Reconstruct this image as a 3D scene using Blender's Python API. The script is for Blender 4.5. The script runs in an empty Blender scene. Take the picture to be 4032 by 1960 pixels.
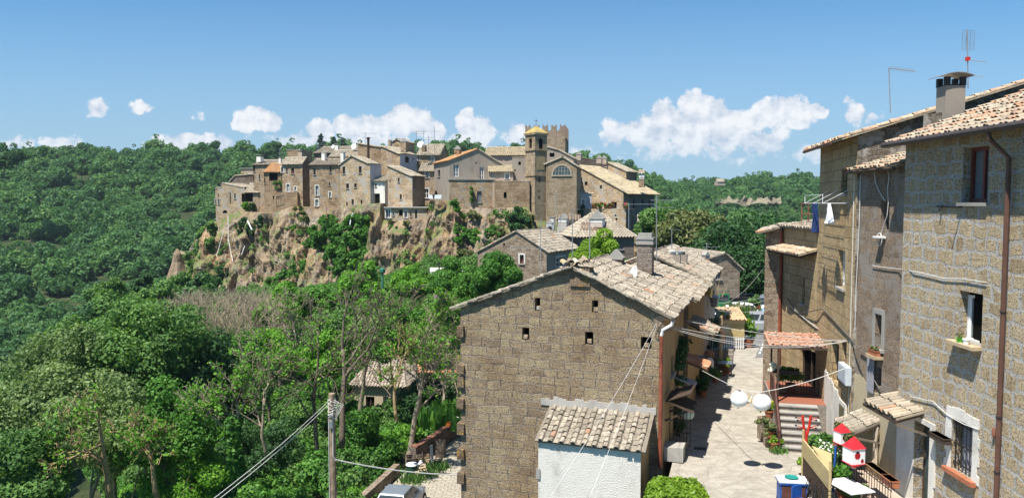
import bpy, math, random
import numpy as np
from mathutils import Vector, Matrix, noise as mnoise
# ------------------------------------------------------------------ camera, sky, sun, exposure
SC = bpy.context.scene
COL = SC.collection
F, CX, CY, PITCH = 3030.0, 2016.0, 980.0, math.radians(3.4)
cam = bpy.data.cameras.new("camera"); camo = bpy.data.objects.new("camera", cam); COL.objects.link(camo)
cam.sensor_width = 36; cam.lens = 36 * F / 4032; cam.clip_start = .5; cam.clip_end = 9000
camo.location = (0, 0, 0); camo.rotation_euler = (math.pi / 2 - PITCH, 0, 0)
SC.camera = camo
SC.view_settings.view_transform = 'Standard'; SC.view_settings.look = 'None'
SC.view_settings.exposure = 1.0; SC.view_settings.gamma = 1
try: SC.view_settings.use_curve_mapping = False
except Exception: pass
def ray(u, v):
 cx = (u - CX) / F; cv = -(v - CY) / F
 y = math.cos(PITCH) + cv * math.sin(PITCH)
 z = -math.sin(PITCH) + cv * math.cos(PITCH)
 return cx / y, z / y
def P(u, v, d):
 a, b = ray(u, v); return Vector((a * d, d, b * d))
def G(u, v, z=-9.0):
 a, b = ray(u, v); d = z / b; return Vector((a * d, d, z))
SUN_EL = math.radians(64.5); SUN_AZ = math.atan2(-.64, -.77)       # azimuth measured from +Y towards +X
sdir = Vector((math.sin(SUN_AZ) * math.cos(SUN_EL), math.cos(SUN_AZ) * math.cos(SUN_EL), math.sin(SUN_EL)))
sl = bpy.data.lights.new("sun", 'SUN'); sl.energy = 4.4; sl.angle = math.radians(.53); sl.color = (1, .95, .86)
so = bpy.data.objects.new("sun", sl); COL.objects.link(so); so.rotation_euler = sdir.to_track_quat('Z', 'Y').to_euler()
W = bpy.data.worlds.new("World"); SC.world = W; W.use_nodes = True
def build_world():
 nt = W.node_tree; nt.nodes.clear(); L = nt.links
 def N(t, **k):
  n = nt.nodes.new(t)
  for a, b in k.items(): setattr(n, a, b)
  return n
 def math_(op, a, b=None, c=None, clamp=False):
  n = N('ShaderNodeMath', operation=op); n.use_clamp = clamp
  for i, x in enumerate((a, b, c)):
   if x is None: continue
   if isinstance(x, (int, float)): n.inputs[i].default_value = x
   else: L.new(x, n.inputs[i])
  return n.outputs[0]
 sky = N('ShaderNodeTexSky'); sky.sky_type = 'NISHITA'; sky.sun_disc = False
 sky.sun_elevation = SUN_EL; sky.sun_rotation = SUN_AZ % (2 * math.pi)
 sky.altitude = 200; sky.air_density = 1.0; sky.dust_density = .35; sky.ozone_density = 3.0
 tc = N('ShaderNodeTexCoord'); sep = N('ShaderNodeSeparateXYZ'); L.new(tc.outputs['Generated'], sep.inputs[0])
 X, Y, Z = sep.outputs
 Yc = math_('MAXIMUM', Y, .02)
 px = math_('DIVIDE', X, Yc); pz = math_('DIVIDE', Z, Yc)
 cmb = N('ShaderNodeCombineXYZ'); L.new(px, cmb.inputs[0]); L.new(pz, cmb.inputs[1])
 p = cmb.outputs[0]
 def fbm(vec, scale, detail, rough=.55, off=None):
  if off is not None:
   o = N('ShaderNodeVectorMath', operation='ADD'); L.new(vec, o.inputs[0]); o.inputs[1].default_value = off; vec = o.outputs[0]
  n = N('ShaderNodeTexNoise'); n.inputs['Scale'].default_value = scale; n.inputs['Detail'].default_value = detail
  n.inputs['Roughness'].default_value = rough; L.new(vec, n.inputs['Vector']); return n.outputs['Fac']
 blobs = [(388,418,42,33,.72),(553,428,40,28,.5),(795,450,34,22,.34),(1015,470,70,42,1),(965,492,48,36,1),(1062,478,48,40,1),(1000,540,100,28,.3),
  (40,565,75,32,.5),(240,570,75,28,.5),(720,562,100,34,.65),(850,562,95,40,.7),(640,580,80,24,.5),
  (1265,520,60,50,.85),(1370,495,62,42,1),(1460,500,110,48,.95),(1590,478,66,56,1),(1650,482,58,52,1),(1710,530,50,50,.75),(1190,560,80,40,.6),(1450,560,200,40,.6),
  (1832,490,40,50,.95),(1895,515,50,48,.9),(1850,550,80,45,.75),(2040,535,70,45,.55),(2120,560,60,30,.4),(2280,610,70,35,.4),
  (2420,528,52,48,.85),(2540,530,90,55,.95),(2610,440,52,50,1),(2600,480,80,60,1),(2720,420,58,58,1.05),(2790,440,60,60,1),(2740,500,130,80,1),(2850,530,80,48,.95),
  (2950,490,90,50,1),(3030,450,70,50,1),(3090,435,75,62,1.05),(3150,460,58,50,1),(3215,440,42,26,.8),(3000,550,150,50,.7),(2700,590,220,45,.4),
  (3335,385,24,32,.3),(3375,450,60,38,.55),(3430,460,50,30,.45),(3210,590,80,45,.45),(3330,600,90,35,.4)]
 acc = None
 for (u, v, ru, rv, st) in blobs:
  c = ray(u, v)
  s = N('ShaderNodeVectorMath', operation='SUBTRACT'); L.new(p, s.inputs[0]); s.inputs[1].default_value = (c[0], c[1], 0)
  m = N('ShaderNodeVectorMath', operation='MULTIPLY'); L.new(s.outputs[0], m.inputs[0]); m.inputs[1].default_value = (F / ru / 1.25, F / rv / 1.25, 0)
  l = N('ShaderNodeVectorMath', operation='LENGTH'); L.new(m.outputs[0], l.inputs[0])
  b = math_('MULTIPLY_ADD', l.outputs['Value'], -st, st)
  acc = b if acc is None else math_('SMOOTH_MAX', acc, b, .12)
 n1 = fbm(p, 30, 12, .62); n2 = fbm(p, 30, 12, .62, (.006, -.010, 0)); n3 = fbm(p, 9, 5, .5, (3, 1, 0))
 d = math_('ADD', acc, math_('MULTIPLY_ADD', n1, 1.9, -.97))
 mr = N('ShaderNodeMapRange', interpolation_type='SMOOTHSTEP'); L.new(d, mr.inputs[0])
 mr.inputs[1].default_value = .03; mr.inputs[2].default_value = .26
 front = math_('GREATER_THAN', Y, .03)
 alpha = math_('MULTIPLY', mr.outputs[0], front)
 lo = N('ShaderNodeMapRange', interpolation_type='SMOOTHSTEP'); L.new(pz, lo.inputs[0]); lo.inputs[1].default_value = .02; lo.inputs[2].default_value = .10
 lo.inputs[3].default_value = .35; lo.inputs[4].default_value = .97
 alpha = math_('MULTIPLY', alpha, lo.outputs[0])
 shade = math_('MULTIPLY_ADD', math_('SUBTRACT', n1, n2), 3.2, .62)
 shade = math_('ADD', shade, math_('MULTIPLY_ADD', d, .35, -.12))
 shade = math_('ADD', shade, math_('MULTIPLY_ADD', n3, .5, -.25), clamp=True)
 cr = N('ShaderNodeMix', data_type='RGBA'); L.new(shade, cr.inputs[0])
 cr.inputs[6].default_value = (4.2, 4.9, 6.0, 1); cr.inputs[7].default_value = (7.2, 7.35, 7.6, 1)
 mix = N('ShaderNodeMix', data_type='RGBA'); L.new(alpha, mix.inputs[0]);
 tint = N('ShaderNodeMix', data_type='RGBA', blend_type='MULTIPLY'); tint.inputs[0].default_value = 1
 L.new(sky.outputs[0], tint.inputs[6]); tint.inputs[7].default_value = (.50, .90, 1.10, 1)
 veil = N('ShaderNodeMapRange', interpolation_type='SMOOTHSTEP'); L.new(pz, veil.inputs[0]); veil.inputs[1].default_value = .34; veil.inputs[2].default_value = .0
 veil.inputs[3].default_value = 0; veil.inputs[4].default_value = .85
 hz = N('ShaderNodeMix', data_type='RGBA'); L.new(math_('MULTIPLY', veil.outputs[0], front), hz.inputs[0]); L.new(tint.outputs[2], hz.inputs[6]); hz.inputs[7].default_value = (3.0, 4.25, 5.6, 1)
 L.new(hz.outputs[2], mix.inputs[6]); L.new(cr.outputs[2], mix.inputs[7])
 bg = N('ShaderNodeBackground'); bg.inputs[1].default_value = .065; L.new(mix.outputs[2], bg.inputs[0])
 out = N('ShaderNodeOutputWorld'); L.new(bg.outputs[0], out.inputs[0])
build_world()
# ------------------------------------------------------------------ materials
MATS = {}
def newmat(name):
 m = bpy.data.materials.new(name); m.use_nodes = True; nt = m.node_tree; nt.nodes.clear()
 out = nt.nodes.new('ShaderNodeOutputMaterial'); b = nt.nodes.new('ShaderNodeBsdfPrincipled'); nt.links.new(b.outputs[0], out.inputs[0])
 b.inputs['Roughness'].default_value = .9; b.inputs['Specular IOR Level'].default_value = .2
 MATS[name] = m
 return m, nt, b
class NB:
 def __init__(s, nt): s.nt = nt; s.L = nt.links
 def n(s, t, ins=None, **k):
  n = s.nt.nodes.new(t)
  for a, b in k.items(): setattr(n, a, b)
  for a, b in (ins or {}).items(): s.set(n.inputs[a], b)
  return n
 def set(s, sock, b):
  if hasattr(b, 'links') or isinstance(b, bpy.types.NodeSocket): s.L.new(b, sock)
  else:
   if isinstance(b, tuple) and len(b) == 3 and sock.type == 'RGBA': b = b + (1,)
   sock.default_value = b
 def math(s, op, a, b=0.0, c=0.0, clamp=False):
  n = s.n('ShaderNodeMath', {0: a, 1: b, 2: c}, operation=op); n.use_clamp = clamp; return n.outputs[0]
 def mix(s, f, a, b, mode='MIX'):
  n = s.n('ShaderNodeMix', {0: f, 6: a, 7: b}, data_type='RGBA', blend_type=mode); return n.outputs[2]
 def noise(s, vec, scale, detail=4, rough=.55, dist=0.0):
  n = s.n('ShaderNodeTexNoise', {'Vector': vec, 'Scale': scale, 'Detail': detail, 'Roughness': rough, 'Distortion': dist}); return n
 def ramp(s, f, stops, interp='LINEAR'):
  n = s.n('ShaderNodeValToRGB', {0: f}); r = n.color_ramp; r.interpolation = interp
  while len(r.elements) < len(stops): r.elements.new(.5)
  for e, (p, c) in zip(r.elements, stops): e.position = p; e.color = (*c, 1) if len(c) == 3 else c
  return n.outputs[0]
 def mr(s, f, a, b, c=0.0, d=1.0):
  n = s.n('ShaderNodeMapRange', {0: f, 1: a, 2: b, 3: c, 4: d}, interpolation_type='SMOOTHSTEP'); return n.outputs[0]
 def scale(s, vec, sc):
  return s.n('ShaderNodeVectorMath', {0: vec, 1: sc}, operation='MULTIPLY').outputs[0]
 def add(s, a, b): return s.n('ShaderNodeVectorMath', {0: a, 1: b}, operation='ADD').outputs[0]
def stone(name, cols, mortar, bw=.5, bh=.33, ms=.03, wob=.05, stain=(.16, .13, .1), stainf=.5, lichen=0.0, bump=1.0, smooth=.35, plaster=None, plf=.0, pits=.5, mfk=.75, line=.55):
 m, nt, b = newmat(name); q = NB(nt)
 uv = q.n('ShaderNodeUVMap').outputs[0]
 obj = q.n('ShaderNodeTexCoord').outputs['Object']
 w1 = q.noise(uv, 1.3, 2); w2 = q.noise(uv, 7, 3)
 off = q.add(q.scale(q.add(w1.outputs['Color'], (-.5, -.5, -.5)), (wob * 3, wob * 3.4, 0)), q.scale(q.add(w2.outputs['Color'], (-.5, -.5, -.5)), (wob * .9, wob * .9, 0)))
 uv1 = q.add(uv, off); sy = q.n('ShaderNodeSeparateXYZ', {0: uv1})
 wn = q.n('ShaderNodeTexWhiteNoise', {'W': q.math('FLOOR', q.math('DIVIDE', sy.outputs[1], bh))}, noise_dimensions='1D').outputs['Value']
 uv2 = q.n('ShaderNodeCombineXYZ', {0: q.math('ADD', q.math('MULTIPLY', sy.outputs[0], q.math('MULTIPLY_ADD', wn, .55, .75)), q.math('MULTIPLY', wn, 7.3)), 1: sy.outputs[1]}).outputs[0]
 br = q.n('ShaderNodeTexBrick', {'Vector': uv2, 'Color1': (0, 0, 0), 'Color2': (1, 1, 1), 'Mortar': (.5, .5, .5), 'Scale': 1.0, 'Mortar Size': ms, 'Mortar Smooth': smooth, 'Bias': 0.0, 'Brick Width': bw, 'Row Height': bh})
 br.offset = .42; br.offset_frequency = 2; br.squash = .72; br.squash_frequency = 3
 vor = q.n('ShaderNodeTexVoronoi', {'Vector': q.scale(uv2, (1 / bw * .9, 1 / bh * .9, 1)), 'Scale': 1.0}); sepc = q.n('ShaderNodeSeparateColor', {0: vor.outputs['Color']}).outputs[0]
 rnd = q.math('MULTIPLY_ADD', sepc, .35, q.math('MULTIPLY', q.n('ShaderNodeSeparateColor', {0: br.outputs['Color']}).outputs[0], .65))
 k = len(cols)
 base = q.ramp(rnd, [(i / (k - 1) * .9 + .05, c) for i, c in enumerate(cols)])
 fine = q.noise(uv, 26, 6, .7).outputs['Fac']; mid = q.noise(uv, 6, 5, .65).outputs['Fac']; big = q.noise(uv, .55, 4, .6).outputs['Fac']
 base = q.mix(q.mr(fine, .35, .68), q.mix(1.0, base, (.52, .48, .44), 'MULTIPLY'), base)
 base = q.mix(q.math('MULTIPLY', q.mr(mid, .42, .7), .55), base, q.mix(1.0, base, (1.5, 1.45, 1.4), 'MULTIPLY'))
 mc = q.mix(q.mr(fine, .3, .7), tuple(x * .72 for x in mortar), mortar)
 mf = q.math('ADD', br.outputs['Fac'], q.math('MULTIPLY_ADD', q.noise(uv, 3.2, 6, .72).outputs['Fac'], 2.3, -1.2), clamp=True)
 mf = q.math('MULTIPLY', q.mr(mf, .3, .8), mfk)
 col = q.mix(mf, base, mc)
 bl = q.n('ShaderNodeTexBrick', {'Vector': q.add(uv2, (0, -ms * .5, 0)), 'Color1': (0, 0, 0), 'Color2': (1, 1, 1), 'Mortar': (.5, .5, .5), 'Scale': 1.0, 'Mortar Size': .012, 'Mortar Smooth': .9, 'Bias': 0.0, 'Brick Width': bw, 'Row Height': bh})
 bl.offset = .42; bl.offset_frequency = 2; bl.squash = .72; bl.squash_frequency = 3
 ln = q.math('MULTIPLY', q.math('MULTIPLY', bl.outputs['Fac'], q.mr(q.noise(uv, 2.1, 4, .6).outputs['Fac'], .42, .6)), line)
 por = q.noise(uv, 13, 5, .75).outputs['Fac']; por2 = q.noise(q.add(uv, (9, 4, 0)), 4.5, 6, .78).outputs['Fac']
 col = q.mix(q.math('MULTIPLY', q.mr(por, .50, .38), .75), col, q.mix(1.0, col, (.34, .3, .27), 'MULTIPLY'))
 col = q.mix(q.math('MULTIPLY', q.mr(por2, .53, .68), .45), col, q.mix(1.0, col, (1.45, 1.42, 1.38), 'MULTIPLY'))
 col = q.mix(ln, col, (.05, .04, .033))
 if plaster:
  pf = q.mr(q.math('ADD', q.noise(uv, .8, 6, .62).outputs['Fac'], q.math('MULTIPLY', mid, .12)), .62 - plf * .5, .68 - plf * .5)
  col = q.mix(pf, col, q.mix(q.mr(fine, .3, .7), tuple(x * .82 for x in plaster), plaster))
 col = q.mix(q.math('MULTIPLY', q.mr(big, .45, .68), stainf), col, q.mix(1.0, col, tuple(min(1, x * 3.6) for x in stain), 'MULTIPLY'))
 if lichen > 0:
  lf = q.mr(q.noise(uv, 2.2, 6, .7).outputs['Fac'], .72 - lichen * .3, .76 - lichen * .3)
  col = q.mix(q.math('MULTIPLY', lf, .7), col, (.42, .26, .05))
 q.set(b.inputs['Base Color'], col)
 h = q.math('ADD', q.math('ADD', q.math('MULTIPLY', mf, -.4), q.math('ADD', q.math('MULTIPLY', ln, -.8), q.math('MULTIPLY', por, .8))), q.math('ADD', q.math('MULTIPLY', fine, pits * .9), q.math('MULTIPLY', mid, .55)))
 bm = q.n('ShaderNodeBump', {'Height': h, 'Strength': .9, 'Distance': .045 * bump}); q.set(b.inputs['Normal'], bm.outputs[0])
 return m
def plaster_mat(name, c, dirt=(.25, .22, .18), df=.5, bump=.5, sc=1.0):
 m, nt, b = newmat(name); q = NB(nt)
 uv = q.n('ShaderNodeUVMap').outputs[0]
 big = q.noise(q.scale(uv, (1, .45, 1)), 1.1 * sc, 6, .65).outputs['Fac']; fine = q.noise(uv, 22 * sc, 6, .7).outputs['Fac']
 col = q.mix(q.mr(fine, .3, .7), tuple(x * .8 for x in c), c)
 col = q.mix(q.math('MULTIPLY', q.mr(big, .46, .66), df), col, dirt)
 q.set(b.inputs['Base Color'], col)
 bm = q.n('ShaderNodeBump', {'Height': q.math('ADD', fine, big), 'Strength': .8, 'Distance': .02 * bump}); q.set(b.inputs['Normal'], bm.outputs[0])
 return m
def plain(name, c, rough=.7, metal=0.0, var=.25, spec=.3, sc=8.0):
 m, nt, b = newmat(name); q = NB(nt)
 o = q.n('ShaderNodeTexCoord').outputs['Object']; f = q.noise(o, sc, 5, .65).outputs['Fac']
 q.set(b.inputs['Base Color'], q.mix(q.mr(f, .3, .7), tuple(x * (1 - var) for x in c), tuple(min(1, x * (1 + var * .3)) for x in c)))
 b.inputs['Roughness'].default_value = rough; b.inputs['Metallic'].default_value = metal; b.inputs['Specular IOR Level'].default_value = spec
 return m
def tiles_mat(name, stops, lichen=.2, blot=.5):
 m, nt, b = newmat(name); q = NB(nt)
 t = q.n('ShaderNodeAttribute', attribute_name='tint').outputs['Fac']; o = q.n('ShaderNodeTexCoord').outputs['Object']
 col = q.ramp(t, stops)
 n1 = q.noise(o, 9, 6, .7).outputs['Fac']; n2 = q.noise(o, .8, 5, .6).outputs['Fac']; n3 = q.noise(o, 3.1, 6, .7).outputs['Fac']
 col = q.mix(q.math('MULTIPLY', q.mr(n1, .45, .62), blot), col, (.13, .11, .085))
 col = q.mix(q.math('MULTIPLY', q.mr(n2, .47, .66), .5), col, (.21, .185, .15))
 if lichen: col = q.mix(q.math('MULTIPLY', q.mr(n3, .70 - lichen * .2, .76 - lichen * .2), .75), col, (.5, .3, .05))
 q.set(b.inputs['Base Color'], col)
 bm = q.n('ShaderNodeBump', {'Height': n1, 'Strength': .6, 'Distance': .02}); q.set(b.inputs['Normal'], bm.outputs[0])
 return m
def leaf_mat(name, stops, trans=.35, rand=.25):
 m, nt, b = newmat(name); q = NB(nt)
 t = q.n('ShaderNodeAttribute', attribute_name='tint').outputs['Fac']; r = q.n('ShaderNodeObjectInfo').outputs['Random']
 f = q.math('ADD', q.math('MULTIPLY', t, 1 - rand), q.math('MULTIPLY', r, rand), clamp=True)
 col = q.ramp(f, stops); q.set(b.inputs['Base Color'], col)
 b.inputs['Roughness'].default_value = .6; b.inputs['Specular IOR Level'].default_value = .25
 tr = q.n('ShaderNodeBsdfTranslucent', {'Color': q.mix(1.0, col, (1.25, 1.35, .6), 'MULTIPLY')})
 mx = q.n('ShaderNodeMixShader', {0: trans, 1: b.outputs[0], 2: tr.outputs[0]})
 out = [n for n in nt.nodes if n.type == 'OUTPUT_MATERIAL'][0]; nt.links.new(mx.outputs[0], out.inputs[0])
 return m
stone('tuff_near', [(0.338,0.257,0.179),(0.429,0.336,0.232),(0.483,0.385,0.257),(0.555,0.459,0.304),(0.429,0.346,0.241)], (.36,.32,.275), bw=.56, bh=.31, ms=.028, wob=.085, mfk=.8, line=.8, stain=(.2,.175,.155), stainf=.75, lichen=.12, bump=1.6, pits=1.0, smooth=.6)
stone('tuff_ochre', [(0.487,0.393,0.257),(0.659,0.546,0.363),(0.717,0.606,0.421),(0.574,0.488,0.355)], (.62,.60,.565), bw=.55, bh=.38, ms=.085, wob=.11, mfk=1.0, line=.35, stain=(.24,.225,.215), stainf=.55, bump=1.7, pits=1.2, smooth=.9)
stone('tuff_yellow', [(0.467,0.355,0.198),(0.615,0.473,0.266),(0.674,0.532,0.326),(0.526,0.414,0.258)], (.15,.12,.085), bw=.52, bh=.40, ms=.012, wob=.03, stain=(.2,.18,.15), stainf=.5, bump=1.5, pits=.8)
stone('tuff_grey', [(0.279,0.217,0.161),(0.362,0.281,0.206),(0.417,0.329,0.241),(0.306,0.253,0.2)], (.30,.26,.23), bw=.55, bh=.36, ms=.03, wob=.1, stain=(.2,.18,.17), stainf=.5, bump=1.5, pits=1.0, plaster=(.33,.29,.25), plf=.12)
stone('rubble', [(0.23,0.176,0.128),(0.365,0.284,0.209),(0.486,0.405,0.311),(0.297,0.23,0.169)], (.34,.30,.25), bw=.46, bh=.26, ms=.03, wob=.1, stainf=.5, bump=1.3, pits=.8)
stone('far_tuff', [(0.317,0.223,0.144),(0.476,0.347,0.229),(0.634,0.489,0.322),(0.529,0.375,0.237)], (.34,.28,.22), bw=.62, bh=.42, ms=.03, wob=.07, stainf=.6, lichen=.05, bump=1.6, plaster=(.38,.33,.28), plf=.06)
stone('far_tuff_red', [(0.323,0.215,0.142),(0.435,0.308,0.199),(0.548,0.41,0.265),(0.403,0.299,0.208)], (.30,.23,.17), bw=.6, bh=.4, ms=.03, wob=.07, stainf=.6, bump=1.6)
stone('far_tuff_pale', [(0.458,0.34,0.218),(0.589,0.454,0.301),(0.719,0.566,0.376),(0.555,0.437,0.301)], (.42,.36,.29), bw=.6, bh=.4, ms=.03, wob=.07, stainf=.55, bump=1.6, plaster=(.48,.43,.37), plf=.1)
stone('far_tuff_dark_and_shade', [(0.17,0.138,0.119),(0.235,0.193,0.164),(0.301,0.248,0.208),(0.209,0.179,0.149)], (.22,.18,.15), bw=.6, bh=.4, ms=.03, wob=.07, stainf=.6, bump=1.6)  # dark tuff; also puts shade into the colour of walls turned from the sun
stone('tower_stone', [(0.324,0.247,0.171),(0.454,0.347,0.234),(0.55,0.446,0.312),(0.404,0.314,0.218)], (.33,.28,.23), bw=.5, bh=.33, ms=.03, wob=.08, stainf=.6, lichen=.35, bump=1.6)
stone('grey_block', [(.20,.17,.145),(.25,.21,.18),(.28,.24,.2),(.22,.19,.16)], (.27,.24,.21), bw=.8, bh=.36, ms=.02, wob=.01, stainf=.4, bump=.6)
plaster_mat('plaster_grey', (.34,.29,.24), (.2,.165,.13), .6)
plaster_mat('plaster_white', (.82,.78,.71), (.42,.39,.345), .6, bump=2.6)
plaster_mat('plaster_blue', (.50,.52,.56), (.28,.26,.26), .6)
plaster_mat('plaster_cream', (.50,.42,.28), (.33,.28,.2), .6)
plaster_mat('plaster_ochre', (.42,.31,.17), (.25,.19,.12), .6)
plaster_mat('plaster_warm', (.46,.37,.29), (.3,.24,.18), .6)
plaster_mat('concrete', (.36,.34,.31), (.2,.185,.165), .6)
plaster_mat('mortar_cap', (.50,.47,.43), (.3,.27,.24), .6, bump=2)
ST_PALE = [(0,(.17,.145,.115)),(.35,(.32,.275,.215)),(.7,(.45,.40,.32)),(.92,(.40,.32,.245)),(.965,(.42,.2,.11)),(1,(.40,.17,.09))]
tiles_mat('tiles_pale', ST_PALE, .12, .75)
tiles_mat('tiles_far', [(0,(.28,.235,.175)),(.4,(.38,.33,.25)),(.8,(.48,.42,.33)),(1,(.38,.27,.18))], .08, .4)
tiles_mat('tiles_gold', [(0,(.35,.28,.17)),(.5,(.46,.38,.25)),(1,(.53,.45,.31))], .1, .25)
tiles_mat('tiles_orange', [(0,(.42,.20,.09)),(.5,(.52,.27,.11)),(1,(.50,.33,.18))], .3, .3)
tiles_mat('tiles_terracotta', [(0,(.44,.17,.09)),(.6,(.55,.24,.13)),(1,(.5,.34,.24))], 0, .15)
tiles_mat('tiles_lichen', [(0,(.34,.28,.19)),(.4,(.50,.42,.3)),(.8,(.56,.3,.18)),(1,(.6,.5,.38))], .45, .5)
tiles_mat('tiles_mixed', [(0,(.27,.22,.16)),(.5,(.42,.35,.26)),(.66,(.48,.40,.30)),(.76,(.42,.23,.14)),(.9,(.45,.26,.16)),(1,(.52,.44,.34))], .1, .35)
plain('dark_glass', (.035,.04,.045), .12, spec=.5, var=.1)
plain('glass_grey', (.16,.17,.18), .2, spec=.5, var=.2)
plain('unlit_void', (.012,.011,.010), .9, spec=0)  # flat black, stands in for the unlit rooms behind openings
plain('white_paint', (.72,.71,.69), .5, var=.12)
plain('red_paint', (.55,.035,.025), .4, var=.15)
plain('maroon', (.11,.045,.035), .5, var=.3)
plain('shutter_red', (.36,.07,.03), .6, var=.25)
plain('shutter_brown', (.17,.075,.045), .6, var=.3)
plain('shutter_grey', (.2,.2,.21), .6, var=.2)
plain('wood_old', (.20,.155,.115), .85, var=.4, sc=14)
plain('wood_dark', (.075,.05,.035), .8, var=.4, sc=14)
plain('wood_pale', (.50,.38,.24), .8, var=.3, sc=14)
plain('bamboo', (.52,.40,.2), .7, var=.3, sc=20)
plain('pole_wood', (.34,.25,.17), .85, var=.4, sc=6)
plain('iron', (.035,.033,.033), .5, metal=.3, var=.2)
plain('steel', (.42,.43,.44), .45, metal=.6, var=.2)
plain('galv', (.5,.5,.5), .5, metal=.4, var=.2)
plain('pipe_brown', (.12,.06,.042), .5, var=.3, sc=3)
plain('pipe_red', (.27,.075,.045), .55, var=.35, sc=3)
plain('rust', (.25,.1,.06), .8, var=.4)
plain('gutter', (.07,.055,.05), .5, var=.3)
plain('cable', (.62,.60,.56), .6, var=.1)
plain('cable_dark', (.12,.11,.1), .7, var=.1)
plain('white_plastic', (.8,.8,.8), .4, var=.05)
plain('paper', (.85,.85,.84), .8, var=.04, sc=4)
plain('paper_green', (.62,.74,.66), .8, var=.05, sc=4)
plain('gold', (.6,.42,.14), .35, metal=.6, var=.2)
plain('terracotta', (.42,.15,.075), .8, var=.3)
plain('teal', (.02,.22,.19), .3, var=.2)
plain('blue_paint', (.02,.10,.36), .5, var=.25)
plain('lightblue', (.28,.46,.62), .4, var=.1)
plain('green_paint', (.02,.16,.06), .4, var=.2)
plain('green_bright', (.12,.6,.03), .4, var=.1)
plain('lamp_green', (.05,.2,.13), .5, var=.3)
plain('black', (.015,.015,.016), .5, var=.3)
plain('rubber', (.02,.02,.02), .8, var=.2)
plain('silver', (.42,.43,.44), .3, metal=.35, var=.08, spec=.5)
plain('car_grey', (.22,.25,.29), .3, metal=.3, var=.08, spec=.5)
plain('car_white', (.75,.75,.75), .3, var=.05, spec=.5)
plain('car_red', (.5,.02,.05), .3, var=.05, spec=.5)
plain('car_blue', (.22,.52,.66), .3, var=.05, spec=.5)
plain('jeans', (.02,.045,.15), .9, var=.35)
plain('cloth_white', (.78,.79,.82), .9, var=.1)
plain('cloth_grey', (.25,.25,.28), .9, var=.4, sc=40)
plain('tarp_blue', (.10,.18,.40), .6, var=.4)
plain('skin', (.36,.17,.11), .6, var=.12)
plain('hair', (.02,.014,.01), .7, var=.2)
plain('orange', (.7,.2,.04), .5, var=.2)
plain('floor_red', (.27,.10,.06), .7, var=.15)
plain('stair_stone', (.27,.235,.2), .9, var=.35, sc=10)
plain('cream_mat', (.55,.43,.2), .8, var=.3, sc=20)
plain('flower_red', (.6,.02,.05), .8, var=.2)
plain('flower_pink', (.65,.08,.15), .8, var=.2)
plain('lace', (.55,.47,.36), .9, var=.3, sc=30)
plain('bark', (.33,.27,.195), .9, var=.5, sc=9)
plain('bark_dark', (.17,.135,.10), .9, var=.5, sc=9)
plain('bark_gold', (.40,.29,.15), .9, var=.5, sc=5)
plain('thatch', (.42,.33,.17), .9, var=.4, sc=12)
plain('twig', (.38,.30,.21), .9, var=.4, sc=5)
leaf_mat('leaf_forest', [(0,(0.032,0.09,0.032)),(0.35,(0.061,0.152,0.049)),(0.75,(0.109,0.225,0.067)),(1,(0.189,0.29,0.087))], .35, .55)
leaf_mat('leaf_dark', [(0,(0.024,0.068,0.024)),(0.6,(0.054,0.128,0.041)),(1,(0.095,0.189,0.061))], .35, .2)
leaf_mat('leaf_mid', [(0,(0.046,0.111,0.026)),(0.5,(0.098,0.202,0.049)),(1,(0.182,0.312,0.078))], .35, .25)
leaf_mat('leaf_grey', [(0,(0.075,0.125,0.044)),(0.5,(0.15,0.225,0.075)),(1,(0.275,0.362,0.15))], .35, .2)
leaf_mat('leaf_bright', [(0,(0.077,0.198,0.022)),(0.5,(0.132,0.308,0.033)),(1,(0.22,0.418,0.055))], .4, .2)
leaf_mat('leaf_lime', [(0,(.12,.22,.02)),(.5,(.2,.33,.03)),(1,(.3,.42,.06))], .4, .2)
leaf_mat('leaf_ivy', [(0,(0.042,0.126,0.022)),(0.5,(0.084,0.216,0.034)),(1,(0.156,0.324,0.054))], .35, .2)
leaf_mat('leaf_yellow', [(0,(.3,.36,.03)),(1,(.5,.5,.08))], .35, .2)
leaf_mat('leaf_dry', [(0,(.3,.24,.12)),(1,(.5,.42,.24))], .3, .2)
leaf_mat('leaf_olive', [(0,(0.084,0.119,0.035)),(0.6,(0.154,0.182,0.063)),(1,(0.28,0.266,0.126))], .3, .2)
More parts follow.
